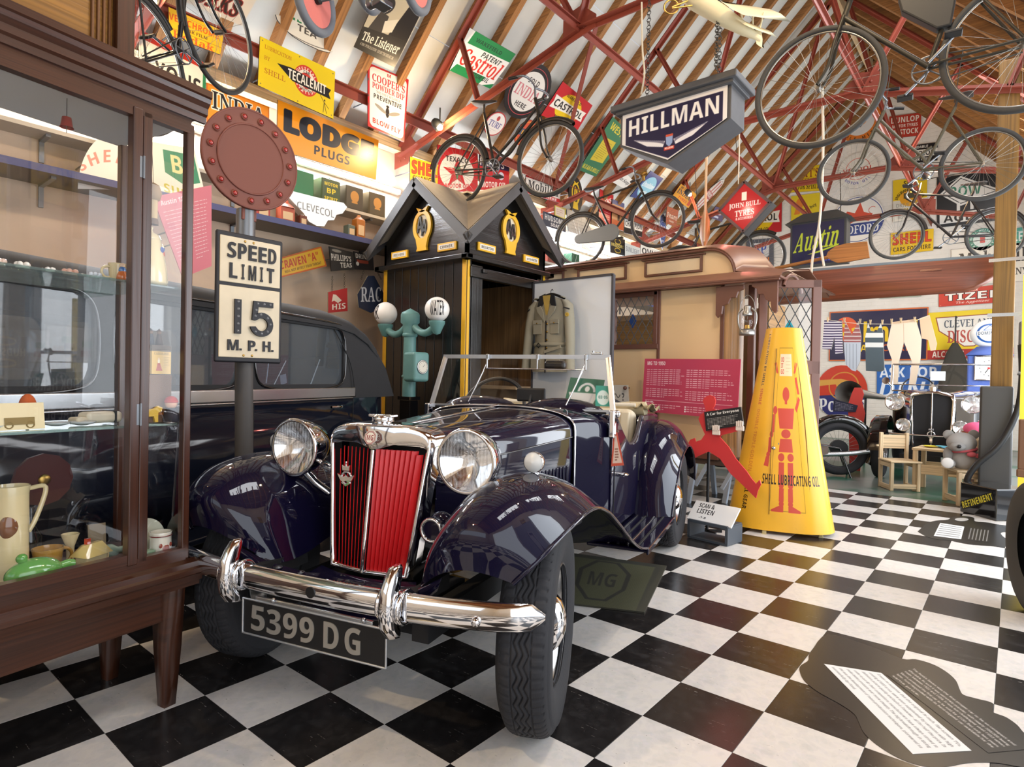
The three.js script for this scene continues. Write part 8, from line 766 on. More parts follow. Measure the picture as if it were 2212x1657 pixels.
// ---------------------------------------------------------------- hanging light boxes
{
  const z = -4.2, A = pix(1345, 255, { z }), Bq = pix(1572, 182, { z }), yt = (A.y + Bq.y) / 2 + 0.01, H = 0.43, w = Bq.x - A.x, cx = (A.x + Bq.x) / 2, grey = std('#5a5b5e', 0.55, 0.2, { map: blotchSmall, metre: true });
  const t = thing('hanging_lightbox', 'large grey hanging lightbox with a navy face, white letters and a winged badge', 'sign', [cx, yt - H / 2, z]); const v = [[-w / 2 - 0.02, H / 2 + 0.015], [w / 2 + 0.02, H / 2 + 0.015], [w / 2 + 0.02, -0.02], [-0.03, -H / 2 - 0.025], [-w / 2 - 0.02, -0.02]];
  mesh('case', ext(v.map(([a, b]) => [a, b]), 0.26, 0.004, [0, 0, -0.275]), grey, t); mesh('cornice', [rb(w + 0.16, 0.05, 0.4, 0.01, 0, H / 2 + 0.045, -0.14), rb(w + 0.1, 0.03, 0.34, 0.008, 0, H / 2 + 0.012, -0.14)], grey, t);
  const c = [[-w / 2, H / 2], [w / 2, H / 2], [w / 2, -H / 2], [-w / 2, -H / 2]].map(([a, b]) => V(cx + a, yt - H / 2 + b, z));
  const poly = [[0, 1], [1, 1], [1, 0.46], [0.47, 0], [0, 0.46]], pp = (w2, h2, i) => poly.map(([a, b]) => [w2 * (0.5 + (a - 0.49) * i), h2 * (0.5 - (b - 0.52) * i)]);
  t.updateMatrixWorld(true); plate('lit_face', '', c, null, (g, w2, h2) => { bg(g, w2, h2, '#e2e0de'); pg(g, poly.map(([a, b]) => [w2 * (0.5 + (a - 0.5) * 0.925), h2 * (0.5 - (b - 0.53) * 0.89)]), '#1c1b3e'); tx(g, 'HILLMAN', w2 * 0.07, h2 * 0.13, w2 * 0.86, h2 * 0.3, '#ecebe8', B); for (const s of [1, -1]) { pg(g, [[w2 * (0.48 + s * 0.04), h2 * 0.66], [w2 * (0.48 + s * 0.36), h2 * 0.51], [w2 * (0.48 + s * 0.22), h2 * 0.68], [w2 * (0.48 + s * 0.06), h2 * 0.76]], '#e4e3e6'); g.strokeStyle = '#77768a'; g.lineWidth = 1.5; for (let i = 0; i < 6; i++) { g.beginPath(); g.moveTo(w2 * (0.48 + s * 0.05), h2 * (0.66 + i * 0.01)); g.lineTo(w2 * (0.48 + s * (0.34 - i * 0.05)), h2 * (0.53 + i * 0.025)); g.stroke(); } } pg(g, [[w2 * 0.445, h2 * 0.58], [w2 * 0.515, h2 * 0.58], [w2 * 0.51, h2 * 0.72], [w2 * 0.48, h2 * 0.78], [w2 * 0.45, h2 * 0.72]], '#8fa6cf'); rc(g, w2 * 0.445, h2 * 0.56, w2 * 0.07, h2 * 0.04, '#c8553c'); rc(g, w2 * 0.43, h2 * 0.77, w2 * 0.1, h2 * 0.06, '#c23a2c'); tx(g, 'HILLMAN', w2 * 0.44, h2 * 0.785, w2 * 0.08, h2 * 0.03, '#f2e8e0', B); }, { outline: poly, parent: t, k: 1, t: 0.006 });
  mesh('suspension_chain', [[-w * 0.33, 0.06], [w * 0.36, 0.06]].map(([a, b]) => Array.from({ length: 30 }, (_, i) => tf(tor(0.016, 0.0035, 0, 0, 0, [0, i % 2 ? PI / 2 : 0, 0], 8, 4), [a, H / 2 + b + 0.02 + i * 0.028, -0.13]))), M.chain, t); hang('white flex hanging beside the large grey lightbox chain', [[1386, 5], [1388, 110], [1392, 160], [1385, 205]], { z: z - 0.1 }, 0.007, M.rope, t);
}
{ // lit red diamond
  const z = -7.15, c = pix(1607, 447, { z }), s = 0.29, t = thing('lit_diamond_sign', 'glowing red diamond-shaped tyre sign in a dark metal case hung on a cord', 'sign', c), dk = std('#3a3836', 0.6); mesh('case', ext([[0, s + 0.02], [s + 0.02, 0], [0, -s - 0.02], [-s - 0.02, 0]], 0.16, 0.004, [0, 0, -0.17]), dk, t); mesh('rim', [[0, s, s, 0], [s, 0, 0, -s], [0, -s, -s, 0], [-s, 0, 0, s]].map(([a, b, d, e]) => bar([a, b, 0.004], [d, e, 0.004], 0.03, 0.03)), dk, t); t.updateMatrixWorld(true);
  plate('lit_face', '', [[-s, s], [s, s], [s, -s], [-s, -s]].map(([a, b]) => V(c.x + a, c.y + b, c.z)), null, (g, w, h) => { bg(g, w, h, '#b0141a'); tx(g, 'JOHN BULL', w * 0.2, h * 0.4, w * 0.62, h * 0.13, '#ffe9d6', SB); tx(g, 'TYRES', w * 0.32, h * 0.56, w * 0.38, h * 0.12, '#ffe9d6', SB); tx(g, '& ACCESSORIES', w * 0.34, h * 0.7, w * 0.34, h * 0.05, '#ffe9d6', SB); rc(g, w * 0.45, h * 0.2, w * 0.1, h * 0.17, '#f4dcc0'); }, { outline: [[0.5, 1], [1, 0.5], [0.5, 0], [0, 0.5]], parent: t, k: 1, mat: 'lit', t: 0.004 }); hang('white flex holding the glowing red diamond sign', [[1597, 255], [1597, 320], [1595, 398]], { z: z - 0.05 }, 0.007, M.rope, t);
  const l = new THREE.PointLight(new THREE.Color(1, 0.25, 0.2), 0.6); l.name = 'diamond_sign_glow'; l.position.set(c.x, c.y, c.z + 0.15); scene.add(l);
}
{ // blue script lightbox standing by the gable
  const z = -9.85, a = pix(1712, 485, { z }), b = pix(1824, 470, { z }), d = pix(1712, 575, { z }), w = b.x - a.x, h = a.y - d.y, t = thing('script_lightbox', 'dark blue lantern-shaped lightbox with lime green script hung over the boat', 'sign', [(a.x + b.x) / 2, a.y - h / 2, z]), dk = std('#3b3a38', 0.6); mesh('case', bx(w + 0.06, h, 0.26, 0, 0, -0.14), dk, t); mesh('roof', loft([[[-w / 2 - 0.1, h / 2, 0.05], [w / 2 + 0.1, h / 2, 0.05], [w / 2 + 0.1, h / 2, -0.33], [-w / 2 - 0.1, h / 2, -0.33]], [[-w / 3, h / 2 + 0.16, -0.1], [w / 3, h / 2 + 0.16, -0.1], [w / 3, h / 2 + 0.16, -0.18], [-w / 3, h / 2 + 0.16, -0.18]]]), dk, t); t.updateMatrixWorld(true);
  plate('lit_face', '', [[-w / 2, h / 2 - 0.02], [w / 2, h / 2 - 0.02], [w / 2, -h / 2], [-w / 2, -h / 2]].map(([p, q]) => V(t.position.x + p, t.position.y + q, z)), null, (g, w2, h2) => { bg(g, w2, h2, '#1f2140'); tx(g, 'Austin', w2 * 0.06, h2 * 0.14, w2 * 0.86, h2 * 0.5, '#aebb2e', SB, { rot: -0.1, slant: -0.3 }); pg(g, [[w2 * 0.3, h2 * 0.76], [w2 * 0.92, h2 * 0.56], [w2 * 0.9, h2 * 0.6], [w2 * 0.5, h2 * 0.74]], '#aebb2e'); tx(g, 'DEALER', w2 * 0.4, h2 * 0.84, w2 * 0.46, h2 * 0.1, '#4a5ac8', B); }, { parent: t, k: 1, t: 0.004 }); hang('thin dark chain holding the lime script lightbox', [[1815, 372], [1816, 420], [1816, 466]], { z: z - 0.1 }, 0.008, M.chain, t);
}
// ---------------------------------------------------------------- rowing skiff, oar, paddle, ropes
{
  const z = -7.63, tip = pix(2167, 556, { z }), bl = pix(1775, 636, { z }), tl = pix(1775, 584, { z }), L = 2.3, hgt = tl.y - bl.y, t = thing('rowing_skiff', 'long varnished wooden skiff with a grey gunwale slung across the barn', 'boat', [tip.x, tip.y, z]);
  const rings = []; for (let i = 0; i <= 30; i++) { const u = i / 30, x = -L * u, k = Math.min(1, Math.pow(u * 9, 0.6)), b = 0.11 * Math.sin(Math.min(1, u * 1.6 + 0.02) * PI / 2) * (u > 0.75 ? Math.cos((u - 0.75) * 3) : 1), yb = -hgt * k - 0.02 * u; rings.push([[x, 0.01 + 0.0 * u, b], [x + 0.06 * (1 - k), yb * 0.5, b * 0.97], [x + 0.1 * (1 - k), yb, b * 0.8], [x + 0.1 * (1 - k), yb - 0.03, 0], [x + 0.1 * (1 - k), yb, -b * 0.8], [x + 0.06 * (1 - k), yb * 0.5, -b * 0.97], [x, 0.01, -b]]); }
  mesh('hull', skin(rings, { thick: 0.012 }), M.boatWood, t); for (const s of [0, 6]) mesh('gunwale', tube(rings.filter((_, i) => i % 3 === 0).map((r) => [r[s][0], r[s][1] + 0.012, r[s][2]]), 0.017, 60), std('#6f7a80', 0.5), t); for (const u of [0.25, 0.45, 0.65]) mesh('thwart', bx(0.18, 0.02, 0.2, -L * u, -0.08, 0), M.boatWood, t);
  const oz = z + 0.05, q = (a, b) => { const p = pix(a, b, { z: oz }); return [p.x, p.y]; }, o = thing('oar', 'wooden oar with a broad blade lying along the skiff', 'oar', [0, 0, oz]); mesh('blade', ext([[1873, 523], [1878, 557], [1836, 565], [1810, 568], [1796, 562], [1786, 555], [1790, 545], [1806, 533], [1830, 527]].map(([a, b]) => q(a, b)), 0.02, 0.004), M.oarWood, o); mesh('shaft', rod([...q(1790, 556), 0.01], [...q(1640, 588), 0.01], 0.02, 0.022, 12), M.oarWood, o);
  hang('pale rope slinging the skiff from the big bicycle wheel', [[1776, 190, -7.2], [1778, 320], [1770, 480], [1755, 560], [1752, 604]], { z: z + 0.14 }, 0.014, M.rope, t); hang('second strand of pale rope round the skiff', [[1769, 490], [1774, 540], [1780, 575]], { z: z + 0.14 }, 0.014, M.rope, t);
  const p0 = pix(1527, 300, { z: -7.2 }), pd = thing('canoe_paddle', 'slim pale wooden canoe paddle hanging upright above the caravan', 'paddle', p0); mesh('shaft', rod([0, 0.42, 0], [0, -1.25, 0], 0.016), M.paleWood, pd); mesh('blade', loft([[-0.86, 0.02], [-1.0, 0.06], [-1.18, 0.065], [-1.32, 0.02]].map(([y, w]) => [[-w, y, 0], [0, y, 0.012], [w, y, 0], [0, y, -0.012]])), M.oarWood, pd);
}
// ---------------------------------------------------------------- model aeroplane, tricycle by the eaves
{
  const c = pix(1560, 30, { dep: 3.9 }), t = thing('model_biplane', 'cream model biplane hanging by a chain from the ridge', 'model plane', c), cr = std('#d6c9a4', 0.6), P = (n, g, m = cr) => mesh(n, g, m, t), f = (px, py, d = 0) => pix(px, py, { dep: 3.9 + d }).sub(c);
  const n = f(1470, -20), e = f(1642, 84, 0.1), ax = e.clone().sub(n); P('fuselage', loft([0, 0.15, 0.5, 0.8, 1].map((u, i) => { const p = n.clone().addScaledVector(ax, u), w = [0.03, 0.065, 0.06, 0.04, 0.015][i]; return Array.from({ length: 10 }, (_, k) => p.clone().add(V(w * 0.8 * Math.cos(k / 10 * 6.283), w * Math.sin(k / 10 * 6.283), w * 0.6 * Math.cos(k / 10 * 6.283)))); })));
  const wing = (a, b, ch, th = 0.015) => { const d = ax.clone().normalize().multiplyScalar(ch); return loft([a, b].map((p) => [p, p.clone().addScaledVector(d, 0.5).add(V(0, th, 0)), p.clone().add(d), p.clone().addScaledVector(d, 0.5).add(V(0, -th * 0.5, 0))])); }; P('upper_wing', wing(f(1556, 2, -0.15), f(1664, 20, 0.25), 0.17)); P('lower_wing', wing(f(1590, 40, -0.05), f(1648, 62, 0.25), 0.12)); P('tail_fin', wing(f(1628, 55, 0.1), f(1634, 95, 0.1), 0.06, 0.006)); P('wing_strut', [[1600, 20, 1604, 48], [1626, 22, 1626, 55], [1650, 26, 1642, 60]].map(([a, b, d, g]) => rod(f(a, b, 0.05), f(d, g, 0.1), 0.006))); P('undercarriage', [tor(0.045, 0.006, ...f(1450, 15, 0.02).toArray(), [0, 0.6, 0], 20, 6), rod(f(1452, 15), f(1490, 0), 0.005), rod(f(1452, 18), f(1495, 12), 0.005)], M.brass); tag(mesh('suspension_chain', Array.from({ length: 24 }, (_, i) => tf(tor(0.013, 0.003, 0, 0, 0, [0, i % 2 ? PI / 2 : 0, 0], 8, 4), pix(1551 - i * 0.2, 5 + i * 6.1, { dep: 3.95 }).toArray())), M.chain), 'dark chain running past the model biplane to the lightbox', 'chain');
  const tri = thing('tricycle', 'toy tricycle with pink-hubbed grey wheels hung at the eaves', 'tricycle', pix(770, -30, { dep: 3.0 })); const wq = (px, py, d, r) => { const p = pix(px, py, { dep: d }).sub(tri.position); const w = new THREE.Group(); w.name = 'wheel'; w.position.copy(p); w.rotation.y = 1.95; tri.add(w); mesh('tyre', tor(r, 0.022, 0, 0, 0, undefined, 40, 10), std('#6f7277', 0.7), w); mesh('wheel_disc', cy(r * 0.86, r * 0.86, 0.02, 0, 0, 0, [PI / 2, 0, 0], 30), std('#d0746a', 0.5), w); mesh('hub', cy(0.02, 0.02, 0.06, 0, 0, 0, [PI / 2, 0, 0], 12), M.black, w); return p; }; const a = wq(680, 2, 3.0, 0.14), b2 = wq(898, -42, 3.1, 0.14); wq(795, -30, 3.3, 0.12); mesh('axle', rod(a, b2, 0.012), M.steel, tri); mesh('pedal', [rb(0.07, 0.03, 0.08, 0.006, ...pix(826, 10, { dep: 3.05 }).sub(tri.position).toArray()), rb(0.06, 0.05, 0.05, 0.02, ...pix(802, 8, { dep: 3.1 }).sub(tri.position).toArray())], M.steel, tri);
}
// ---------------------------------------------------------------- eaves shelf, petrol cans, lamps
{
  const sh = (y, d, label, col) => { const s = thing('wall_shelf', label, 'shelf', [XL, y, -6]); mesh('board', bx(d, 0.03, 11.5, d / 2, 0, 0), std(col, 0.6), s); for (let k = 0; k < 8; k++) mesh('bracket', [bx(d * 0.8, 0.02, 0.03, d * 0.4, -0.025, -5 + k * 1.4), bx(0.02, 0.16, 0.03, 0.01, -0.1, -5 + k * 1.4)], M.steel, s); return s; };
  const lo = sh(2.475, 0.42, 'long grey lower shelf of oil tins along the eaves wall', '#6d655c'); mesh('edge_strip', bx(0.01, 0.05, 11.5, 0.425, 0, 0), std('#4a4f7c', 0.5), lo); sh(2.80, 0.24, 'narrow upper shelf of petrol cans along the eaves wall', '#b9b2a6');
  const rng = [[-3.19, '#2f6a45', 'plain green petrol can on the upper eaves shelf', null], [-3.49, '#3a4a26', 'dark green petrol can lettered in yellow on the upper shelf', 'MBS'], [-3.77, '#4a4130', 'brown petrol can with a gold shell emblem on the upper shelf', 'S'], [-4.06, '#54472c', 'olive petrol can with a worn round emblem on the upper shelf', 'S']];
  for (let i = 0; i < 7; i++) rng.push([-6.0 - i * 0.62, ['#35604c', '#3a5a70', '#7a3a30', '#2f5a44', '#3a5a50', '#54472c', '#35604c'][i], ['green petrol can beyond the sentry box on the upper shelf', 'blue petrol can beyond the sentry box on the upper shelf', 'red petrol can beyond the sentry box on the upper shelf', 'bottle green petrol can behind the gents bicycle wheel', 'teal petrol can behind the caravan roof', 'olive petrol can behind the caravan roof', 'green petrol can farthest along the upper shelf'][i], null]);
  for (const [z, c, label, mark] of rng) { const t = thing('petrol_can', label, 'can', [-5.37, 2.815, z], 0, 'petrol cans on the upper shelf'); mesh('body', rb(0.16, 0.25, 0.22, 0.012, 0, 0.125, 0), std(c, 0.4, 0.2), t); mesh('cap', cy(0.022, 0.022, 0.02, 0, 0.258, 0.06), M.brass, t); mesh('handle', tube([[0, 0.25, -0.08], [0, 0.275, -0.06], [0, 0.275, 0], [0, 0.25, 0.02]], 0.006, 14), std(c, 0.4, 0.2), t); if (mark) { const r = print(90, 100, (g, w, h) => { bg(g, w, h, c); if (mark === 'MBS') { tx(g, 'MOTOR', w * 0.12, h * 0.1, w * 0.76, h * 0.16, '#d9c022', B); tx(g, 'BP', w * 0.26, h * 0.36, w * 0.5, h * 0.24, '#d9c022', B); tx(g, 'SPIRIT', w * 0.12, h * 0.74, w * 0.76, h * 0.16, '#d9c022', B); } else { el(g, w * 0.5, h * 0.42, w * 0.26, h * 0.26, '#b8843c'); rc(g, w * 0.32, h * 0.66, w * 0.36, h * 0.08, '#b8843c'); } }); mesh('stencil', setPrintUV(bx(0.003, 0.22, 0.2, 0.081, 0.125, 0), r, (x, y, zz) => [0.5 - zz / 0.2, (y - 0.015) / 0.22]), r.s.mat, t); } }
  const tin = (z, w, h, c, label, cone) => { const t = thing('oil_tin', label, 'tin', [-5.16, 2.49, z], 0, 'oil tins on the lower shelf'); mesh('body', rb(0.09, h, w, 0.006, 0, h / 2, 0), std(c, 0.45), t); if (cone) mesh('neck', lathe([[w * 0.62, 0], [w * 0.2, w * 0.35], [w * 0.16, w * 0.5], [0, w * 0.5]], 4, [0, h - 0.002, 0], [0, PI / 4, 0]), std(c, 0.45), t); else mesh('lid', cy(0.02, 0.02, 0.012, 0, h + 0.006, 0), M.dullChrome, t); mesh('label', rb(0.004, h * 0.5, w * 0.7, 0.001, 0.046, h * 0.45, 0), std('#d8b890', 0.6), t); };
  tin(-2.93, 0.14, 0.14, '#b5563a', 'salmon oil tin with a pyramid neck on the lower shelf', 1); tin(-3.09, 0.07, 0.1, '#6b3420', 'small brown square tin on the lower shelf'); tin(-3.62, 0.08, 0.12, '#5d6a60', 'grey-green tin with a white bird label on the lower shelf'); tin(-3.73, 0.1, 0.2, '#a8641f', 'tall amber oil tin with a pyramid neck on the lower shelf', 1); tin(-2.7, 0.12, 0.1, '#a83a34', 'low red tin at the near end of the lower shelf'); tin(-4.1, 0.1, 0.22, '#c9a23a', 'tall yellow and red tin beside the sentry box', 0); tin(-6.3, 0.3, 0.26, '#9ac24a', 'wide lime green tin with a yellow label beyond the sentry box', 0); tin(-5.9, 0.16, 0.2, '#b83a30', 'red drum beyond the sentry box on the lower shelf', 0);
  const gl = plate('glass_globe_sign', 'glowing white fan-shaped petrol globe with thin dark letters on the lower shelf', [[612, 408], [750, 440], [750, 515], [612, 470]], WP(-5.2), (g, w, h) => { bg(g, w, h, '#f2ede6'); tx(g, 'CLEVECOL', w * 0.2, h * 0.28, w * 0.58, h * 0.24, '#777069', S_); }, { t: 0.1, outline: [[0, 0.9], [0.06, 1], [0.5, 0.98], [0.94, 1], [1, 0.9], [0.92, 0.68], [0.82, 0.6], [0.78, 0.42], [0.68, 0.36], [0.62, 0.14], [0.5, 0.08], [0.38, 0.14], [0.3, 0.36]], edge: '#e8ded2', mat: 'lit', k: 1.5 });
  for (let k = 0; k < 6; k++) { const z = -1.6 - k * 1.95, t = thing('tube_light', ['fluorescent tube light at the cabinet end of the eaves wall', 'fluorescent tube light above the plain green petrol can', 'fluorescent tube light behind the sentry box roof', 'fluorescent tube light above the lime green tin', 'fluorescent tube light behind the caravan roof', 'fluorescent tube light at the gable end of the eaves wall'][k], 'light', [XL + 0.05, 3.2, z], 0, 'tube lights on the eaves wall'); mesh('fitting', bx(0.05, 0.05, 1.86, 0, 0, 0), M.white, t); mesh('tube', tf(cy(0.019, 0.019, 1.8, 0, 0, 0, [PI / 2, 0, 0], 14), [0.05, -0.005, 0]), std('#ffffff', 0.4, 0, { emissive: '#eaf2ff', emissiveIntensity: 80 }), t); areaLight('tube_light_glow', new THREE.Color(0.86, 0.93, 1), 34, 1.8, 0.07, [XL + 0.13, 3.18, z], [XL + 1.2, 2.5, z]); }
  const spot = (p, label, cd = 3.5) => { const t = thing('spot_lamp', label, 'lamp', p); mesh('housing', lathe([[0.03, 0.1], [0.05, 0.07], [0.055, 0]], 20, undefined, [0.5, 0, 0.6]), M.darkSteel, t); mesh('bulb', sp(0.032, 0, 0, 0), std('#ffffff', 0.3, 0, { emissive: '#ffd9a0', emissiveIntensity: 40 }), t); mesh('bracket', rod([0, 0.08, 0], [0, 0.2, 0], 0.008), M.darkSteel, t); const l = new THREE.PointLight(new THREE.Color(1, 0.72, 0.4), cd); l.name = 'spot_lamp_glow'; l.position.set(p[0] + 0.05, p[1] - 0.02, p[2] + 0.03); l.shadow.radius = 2; scene.add(l); };
  spot(pix(950, 275, { z: -4.33 }).toArray(), 'bright warm spot lamp clipped to the truss tie near the lady bicycle'); spot(pix(328, 2, { z: -1.62 }).toArray(), 'warm bulb under the truss above the mahogany cabinet'); spot([-2.2, 4.0, 1.1], 'warm spot lamp on the truss behind the viewer', 12); spot([-0.6, 3.9, -3.0], 'warm spot lamp on a tie over the aisle', 5); spot(pix(1490, 420, { z: -9.7 }).toArray(), 'warm spot lamp on the far truss by the white oval sign', 1.5); spot([-1.0, 4.0, -10.1], 'warm spot lamp on the truss before the gable'); 
}
// ---------------------------------------------------------------- far end: black car, motorcycle, nursery furniture, washing line, pumps
{
  const z0 = -8.5, cx = -0.74, t = thing('vintage_car', 'black vintage open car with a chrome radiator and club badge facing the aisle', 'car', [cx, 0, z0], 0.02), P = (n, g, m = M.gloss, par = t) => mesh(n, g, m, par);
  const so = (i) => [[-0.2 + i, 0.38 + i], [0.2 - i, 0.38 + i], [0.22 - i, 0.95], [0.2 - i, 1.03 - i], [0.05, 1.06 - i], [-0.05, 1.06 - i], [-0.2 + i, 1.03 - i], [-0.22 + i, 0.95]]; const shell = P('radiator_shell', loft([so(0).map(([x, y]) => [x, y, -0.1]), so(0).map(([x, y]) => [x, y, 0.04]), so(0.03).map(([x, y]) => [x, y, 0.05]), so(0.03).map(([x, y]) => [x, y, 0.02])], false), M.chrome); P('radiator_core', ext(so(0.03), 0.01, 0, [0, 0, 0.015]), M.matt, shell); P('centre_bar', rod([0, 0.4, 0.045], [0, 1.04, 0.045], 0.007), M.chrome, shell); P('mascot', [cy(0.03, 0.03, 0.05, 0, 1.08, -0.02), ext([[-0.03, 0], [0, 0.05], [0.03, 0]], 0.01, 0, [0, 1.1, -0.02])], M.chrome, shell); P('club_badge', [tor(0.035, 0.008, 0, 0.56, 0.07, undefined, 20, 6), rb(0.05, 0.02, 0.01, 0.003, 0, 0.62, 0.07), rb(0.03, 0.08, 0.008, 0.003, 0, 0.5, 0.07)], M.chrome, shell);
  const sec = (z, w, h) => Array.from({ length: 15 }, (_, i) => { const a = PI * i / 14, c = Math.cos(a); return [Math.sign(c) * Math.pow(Math.abs(c), 0.6) * w, h - 0.2 + 0.2 * Math.pow(Math.sin(a), 0.6), z]; }); P('bonnet', skin([sec(-0.05, 0.21, 1.03), sec(-0.5, 0.3, 1.05), sec(-0.95, 0.42, 1.07), sec(-1.1, 0.5, 1.07)], { thick: 0.005 })); P('bonnet_side', [bx(0.02, 0.5, 1.0, 0.31, 0.6, -0.6, [0, -0.2, 0]), bx(0.02, 0.5, 1.0, -0.31, 0.6, -0.6, [0, 0.2, 0])], M.gloss); P('body_tub', [rb(1.05, 0.6, 1.2, 0.05, 0, 0.62, -1.75)]);
  P('windscreen_frame', [rod([-0.52, 1.05, -1.05], [-0.52, 1.4, -1.1], 0.01), rod([0.52, 1.05, -1.05], [0.52, 1.4, -1.1], 0.01), rod([-0.52, 1.4, -1.1], [0.52, 1.4, -1.1], 0.012), rod([-0.52, 1.13, -1.06], [0.52, 1.13, -1.06], 0.007), rod([-0.52, 1.05, -1.05], [0.52, 1.05, -1.05], 0.01)], M.chrome); P('windscreen_glass', skin([[[-0.52, 1.05, -1.05], [0.52, 1.05, -1.05]], [[-0.52, 1.4, -1.1], [0.52, 1.4, -1.1]]]), M.glass); P('steering_wheel', tor(0.18, 0.01, -0.25, 1.08, -1.25, [-0.5, 0, 0], 28, 6), M.black); P('tax_card', rb(0.16, 0.12, 0.006, 0.01, -0.02, 1.25, -1.06), std('#dfe8e4', 0.5));
  for (const s of [1, -1]) { wheel(t, 0.52 * s, 0.33, -0.08, s, { tyre: tyreSmall }); wheel(t, 0.52 * s, 0.33, -1.95, s, { tyre: tyreSmall }); headlamp(t, 0.37 * s, 0.92, 0.0, 0.1); const fl = headlamp(t, 0.27 * s, 0.66, 0.1, 0.075); fl.name = 'fog_lamp'; P('front_wing', skin(Array.from({ length: 16 }, (_, i) => { const a = PI * (0.02 + 0.8 * i / 15); return [0.42, 0.48, 0.56, 0.6].map((x, k) => [x * s, 0.33 + (0.42 - (k === 3 ? 0.05 : 0)) * Math.sin(a), -0.1 + 0.44 * Math.cos(a)]); }), { thick: 0.004 })); P('running_board', rb(0.16, 0.03, 1.2, 0.006, 0.55 * s, 0.32, -1.1)); }
  P('bumper_bar', rod([-0.45, 0.55, 0.12], [0.45, 0.55, 0.12], 0.012), M.chrome); P('dumb_iron', bx(0.5, 0.1, 0.2, 0, 0.36, -0.02), M.matt); P('number_plate', rb(0.4, 0.1, 0.008, 0.003, -0.1, 0.27, 0.1), M.black); P('spot_mirror', [cy(0.045, 0.04, 0.05, -0.58, 1.18, -0.95, [PI / 2, 0, 0]), rod([-0.58, 1.18, -0.98], [-0.52, 1.1, -1.05], 0.008)], M.chrome);
}
{
  const c = pix(1806, 1030, { y: 0 }), t = thing('motorcycle', 'black vintage motorcycle seen from behind the yellow cabinet', 'motorcycle', [c.x, 0, c.z - 0.1], 0.35), P = (n, g, m = M.gloss) => mesh(n, g, m, t); for (const x of [0, -1.35]) { const w = new THREE.Group(); w.name = 'wheel'; w.position.set(x, 0.34, 0); t.add(w); mesh('tyre', tor(0.28, 0.048, 0, 0, 0, undefined, 48, 10), M.rubber, w); mesh('rim', tor(0.235, 0.015, 0, 0, 0, undefined, 40, 6), M.darkSteel, w); mesh('brake_drum', cy(0.1, 0.1, 0.08, 0, 0, 0, [PI / 2, 0, 0], 24), M.matt, w); mesh('spokes', Array.from({ length: 24 }, (_, i) => rod([0, 0, i % 2 ? 0.03 : -0.03], [0.23 * Math.cos(i * 0.2618), 0.23 * Math.sin(i * 0.2618), 0], 0.002, 0.002, 4)), M.spoke, w); P('mudguard', tf(ni(new THREE.TorusGeometry(0.355, 0.06, 6, 30, 2.9)), [x, 0.34, 0], [0, 0, x ? 0.6 : -0.5])); }
  P('frame', [rod([0, 0.34, 0.08], [-0.55, 0.42, 0.05], 0.018), rod([-0.55, 0.42, 0], [-0.4, 0.72, 0], 0.018), rod([-0.4, 0.72, 0], [-1.1, 0.78, 0], 0.018), rod([-1.1, 0.78, 0.06], [-1.35, 0.34, 0.06], 0.018), rod([-0.55, 0.42, 0], [-1.05, 0.7, 0], 0.018)]); P('tank', rb(0.45, 0.2, 0.2, 0.07, -0.82, 0.8, 0)); P('saddle', rb(0.3, 0.06, 0.26, 0.03, -0.42, 0.78, 0), M.matt); P('engine', [rb(0.3, 0.3, 0.22, 0.05, -0.72, 0.42, 0), ...[0, 1, 2, 3, 4].map((i) => rb(0.16, 0.012, 0.16, 0.004, -0.75, 0.56 + i * 0.028, 0))], M.darkSteel); P('exhaust_pipe', tube([[-0.7, 0.4, 0.14], [-0.4, 0.28, 0.16], [0.1, 0.3, 0.16], [0.3, 0.34, 0.16]], 0.03, 24), M.dullChrome); P('rear_stand', [rod([0.0, 0.34, 0.1], [0.12, 0.0, 0.12], 0.012), rod([0.0, 0.34, -0.1], [0.12, 0.0, -0.12], 0.012)]);
  const h = pix(1838, 850, { z: -9.2 }), g = thing('loudspeaker_horn', 'dull grey metal gramophone horn on a stand behind the motorcycle', 'horn', h); mesh('bell', lathe([[0.17, 0.12], [0.13, 0.06], [0.07, -0.05], [0.035, -0.3]], 28, undefined, [PI / 2, 0.6, 0]), std('#6d6a64', 0.5, 0.5), g); mesh('stand', rod([0, -0.08, -0.1], [0, -h.y, -0.1], 0.02), M.darkSteel, g); const h2 = pix(1870, 852, { z: -9.85 }), g2 = thing('trumpet_horn', 'long conical tin horn pointing to the rear car', 'horn', h2); mesh('cone', lathe([[0.09, -0.25], [0.02, 0.3]], 20, undefined, [0, 0, -PI / 2 - 0.15]), std('#8d8b86', 0.4, 0.6), g2); mesh('stand', rod([0, 0, 0], [0, -h2.y, 0], 0.015), M.darkSteel, g2);
  plate('hand_notice', 'dark notice held by a red flat hand shape before the round sign', [[1801, 862], [1853, 876], [1848, 890], [1799, 889]], { z: -8.9 }, (gg, w, hh) => { bg(gg, w, hh, '#1f2038'); lines(gg, w * 0.08, hh * 0.2, w * 0.8, 6, hh * 0.13, 2, '#b9b9c8'); }, { k: 3, cat: 'notice', mat: 'flat' }); const rf = pix(1850, 905, { z: -8.95 }), r = thing('red_cutout', 'red flat cut-out figure standing behind the motorcycle', 'cut-out', [rf.x, 0, rf.z]); mesh('figure', ext([[-0.06, 0], [0.06, 0], [0.08, 0.6], [0.1, 0.75], [0.06, 0.9], [0.08, 1.0], [0.05, 1.08], [-0.03, 1.08], [-0.06, 1.0], [-0.1, 0.85]], 0.012), std('#c8403a', 0.5), r);
}
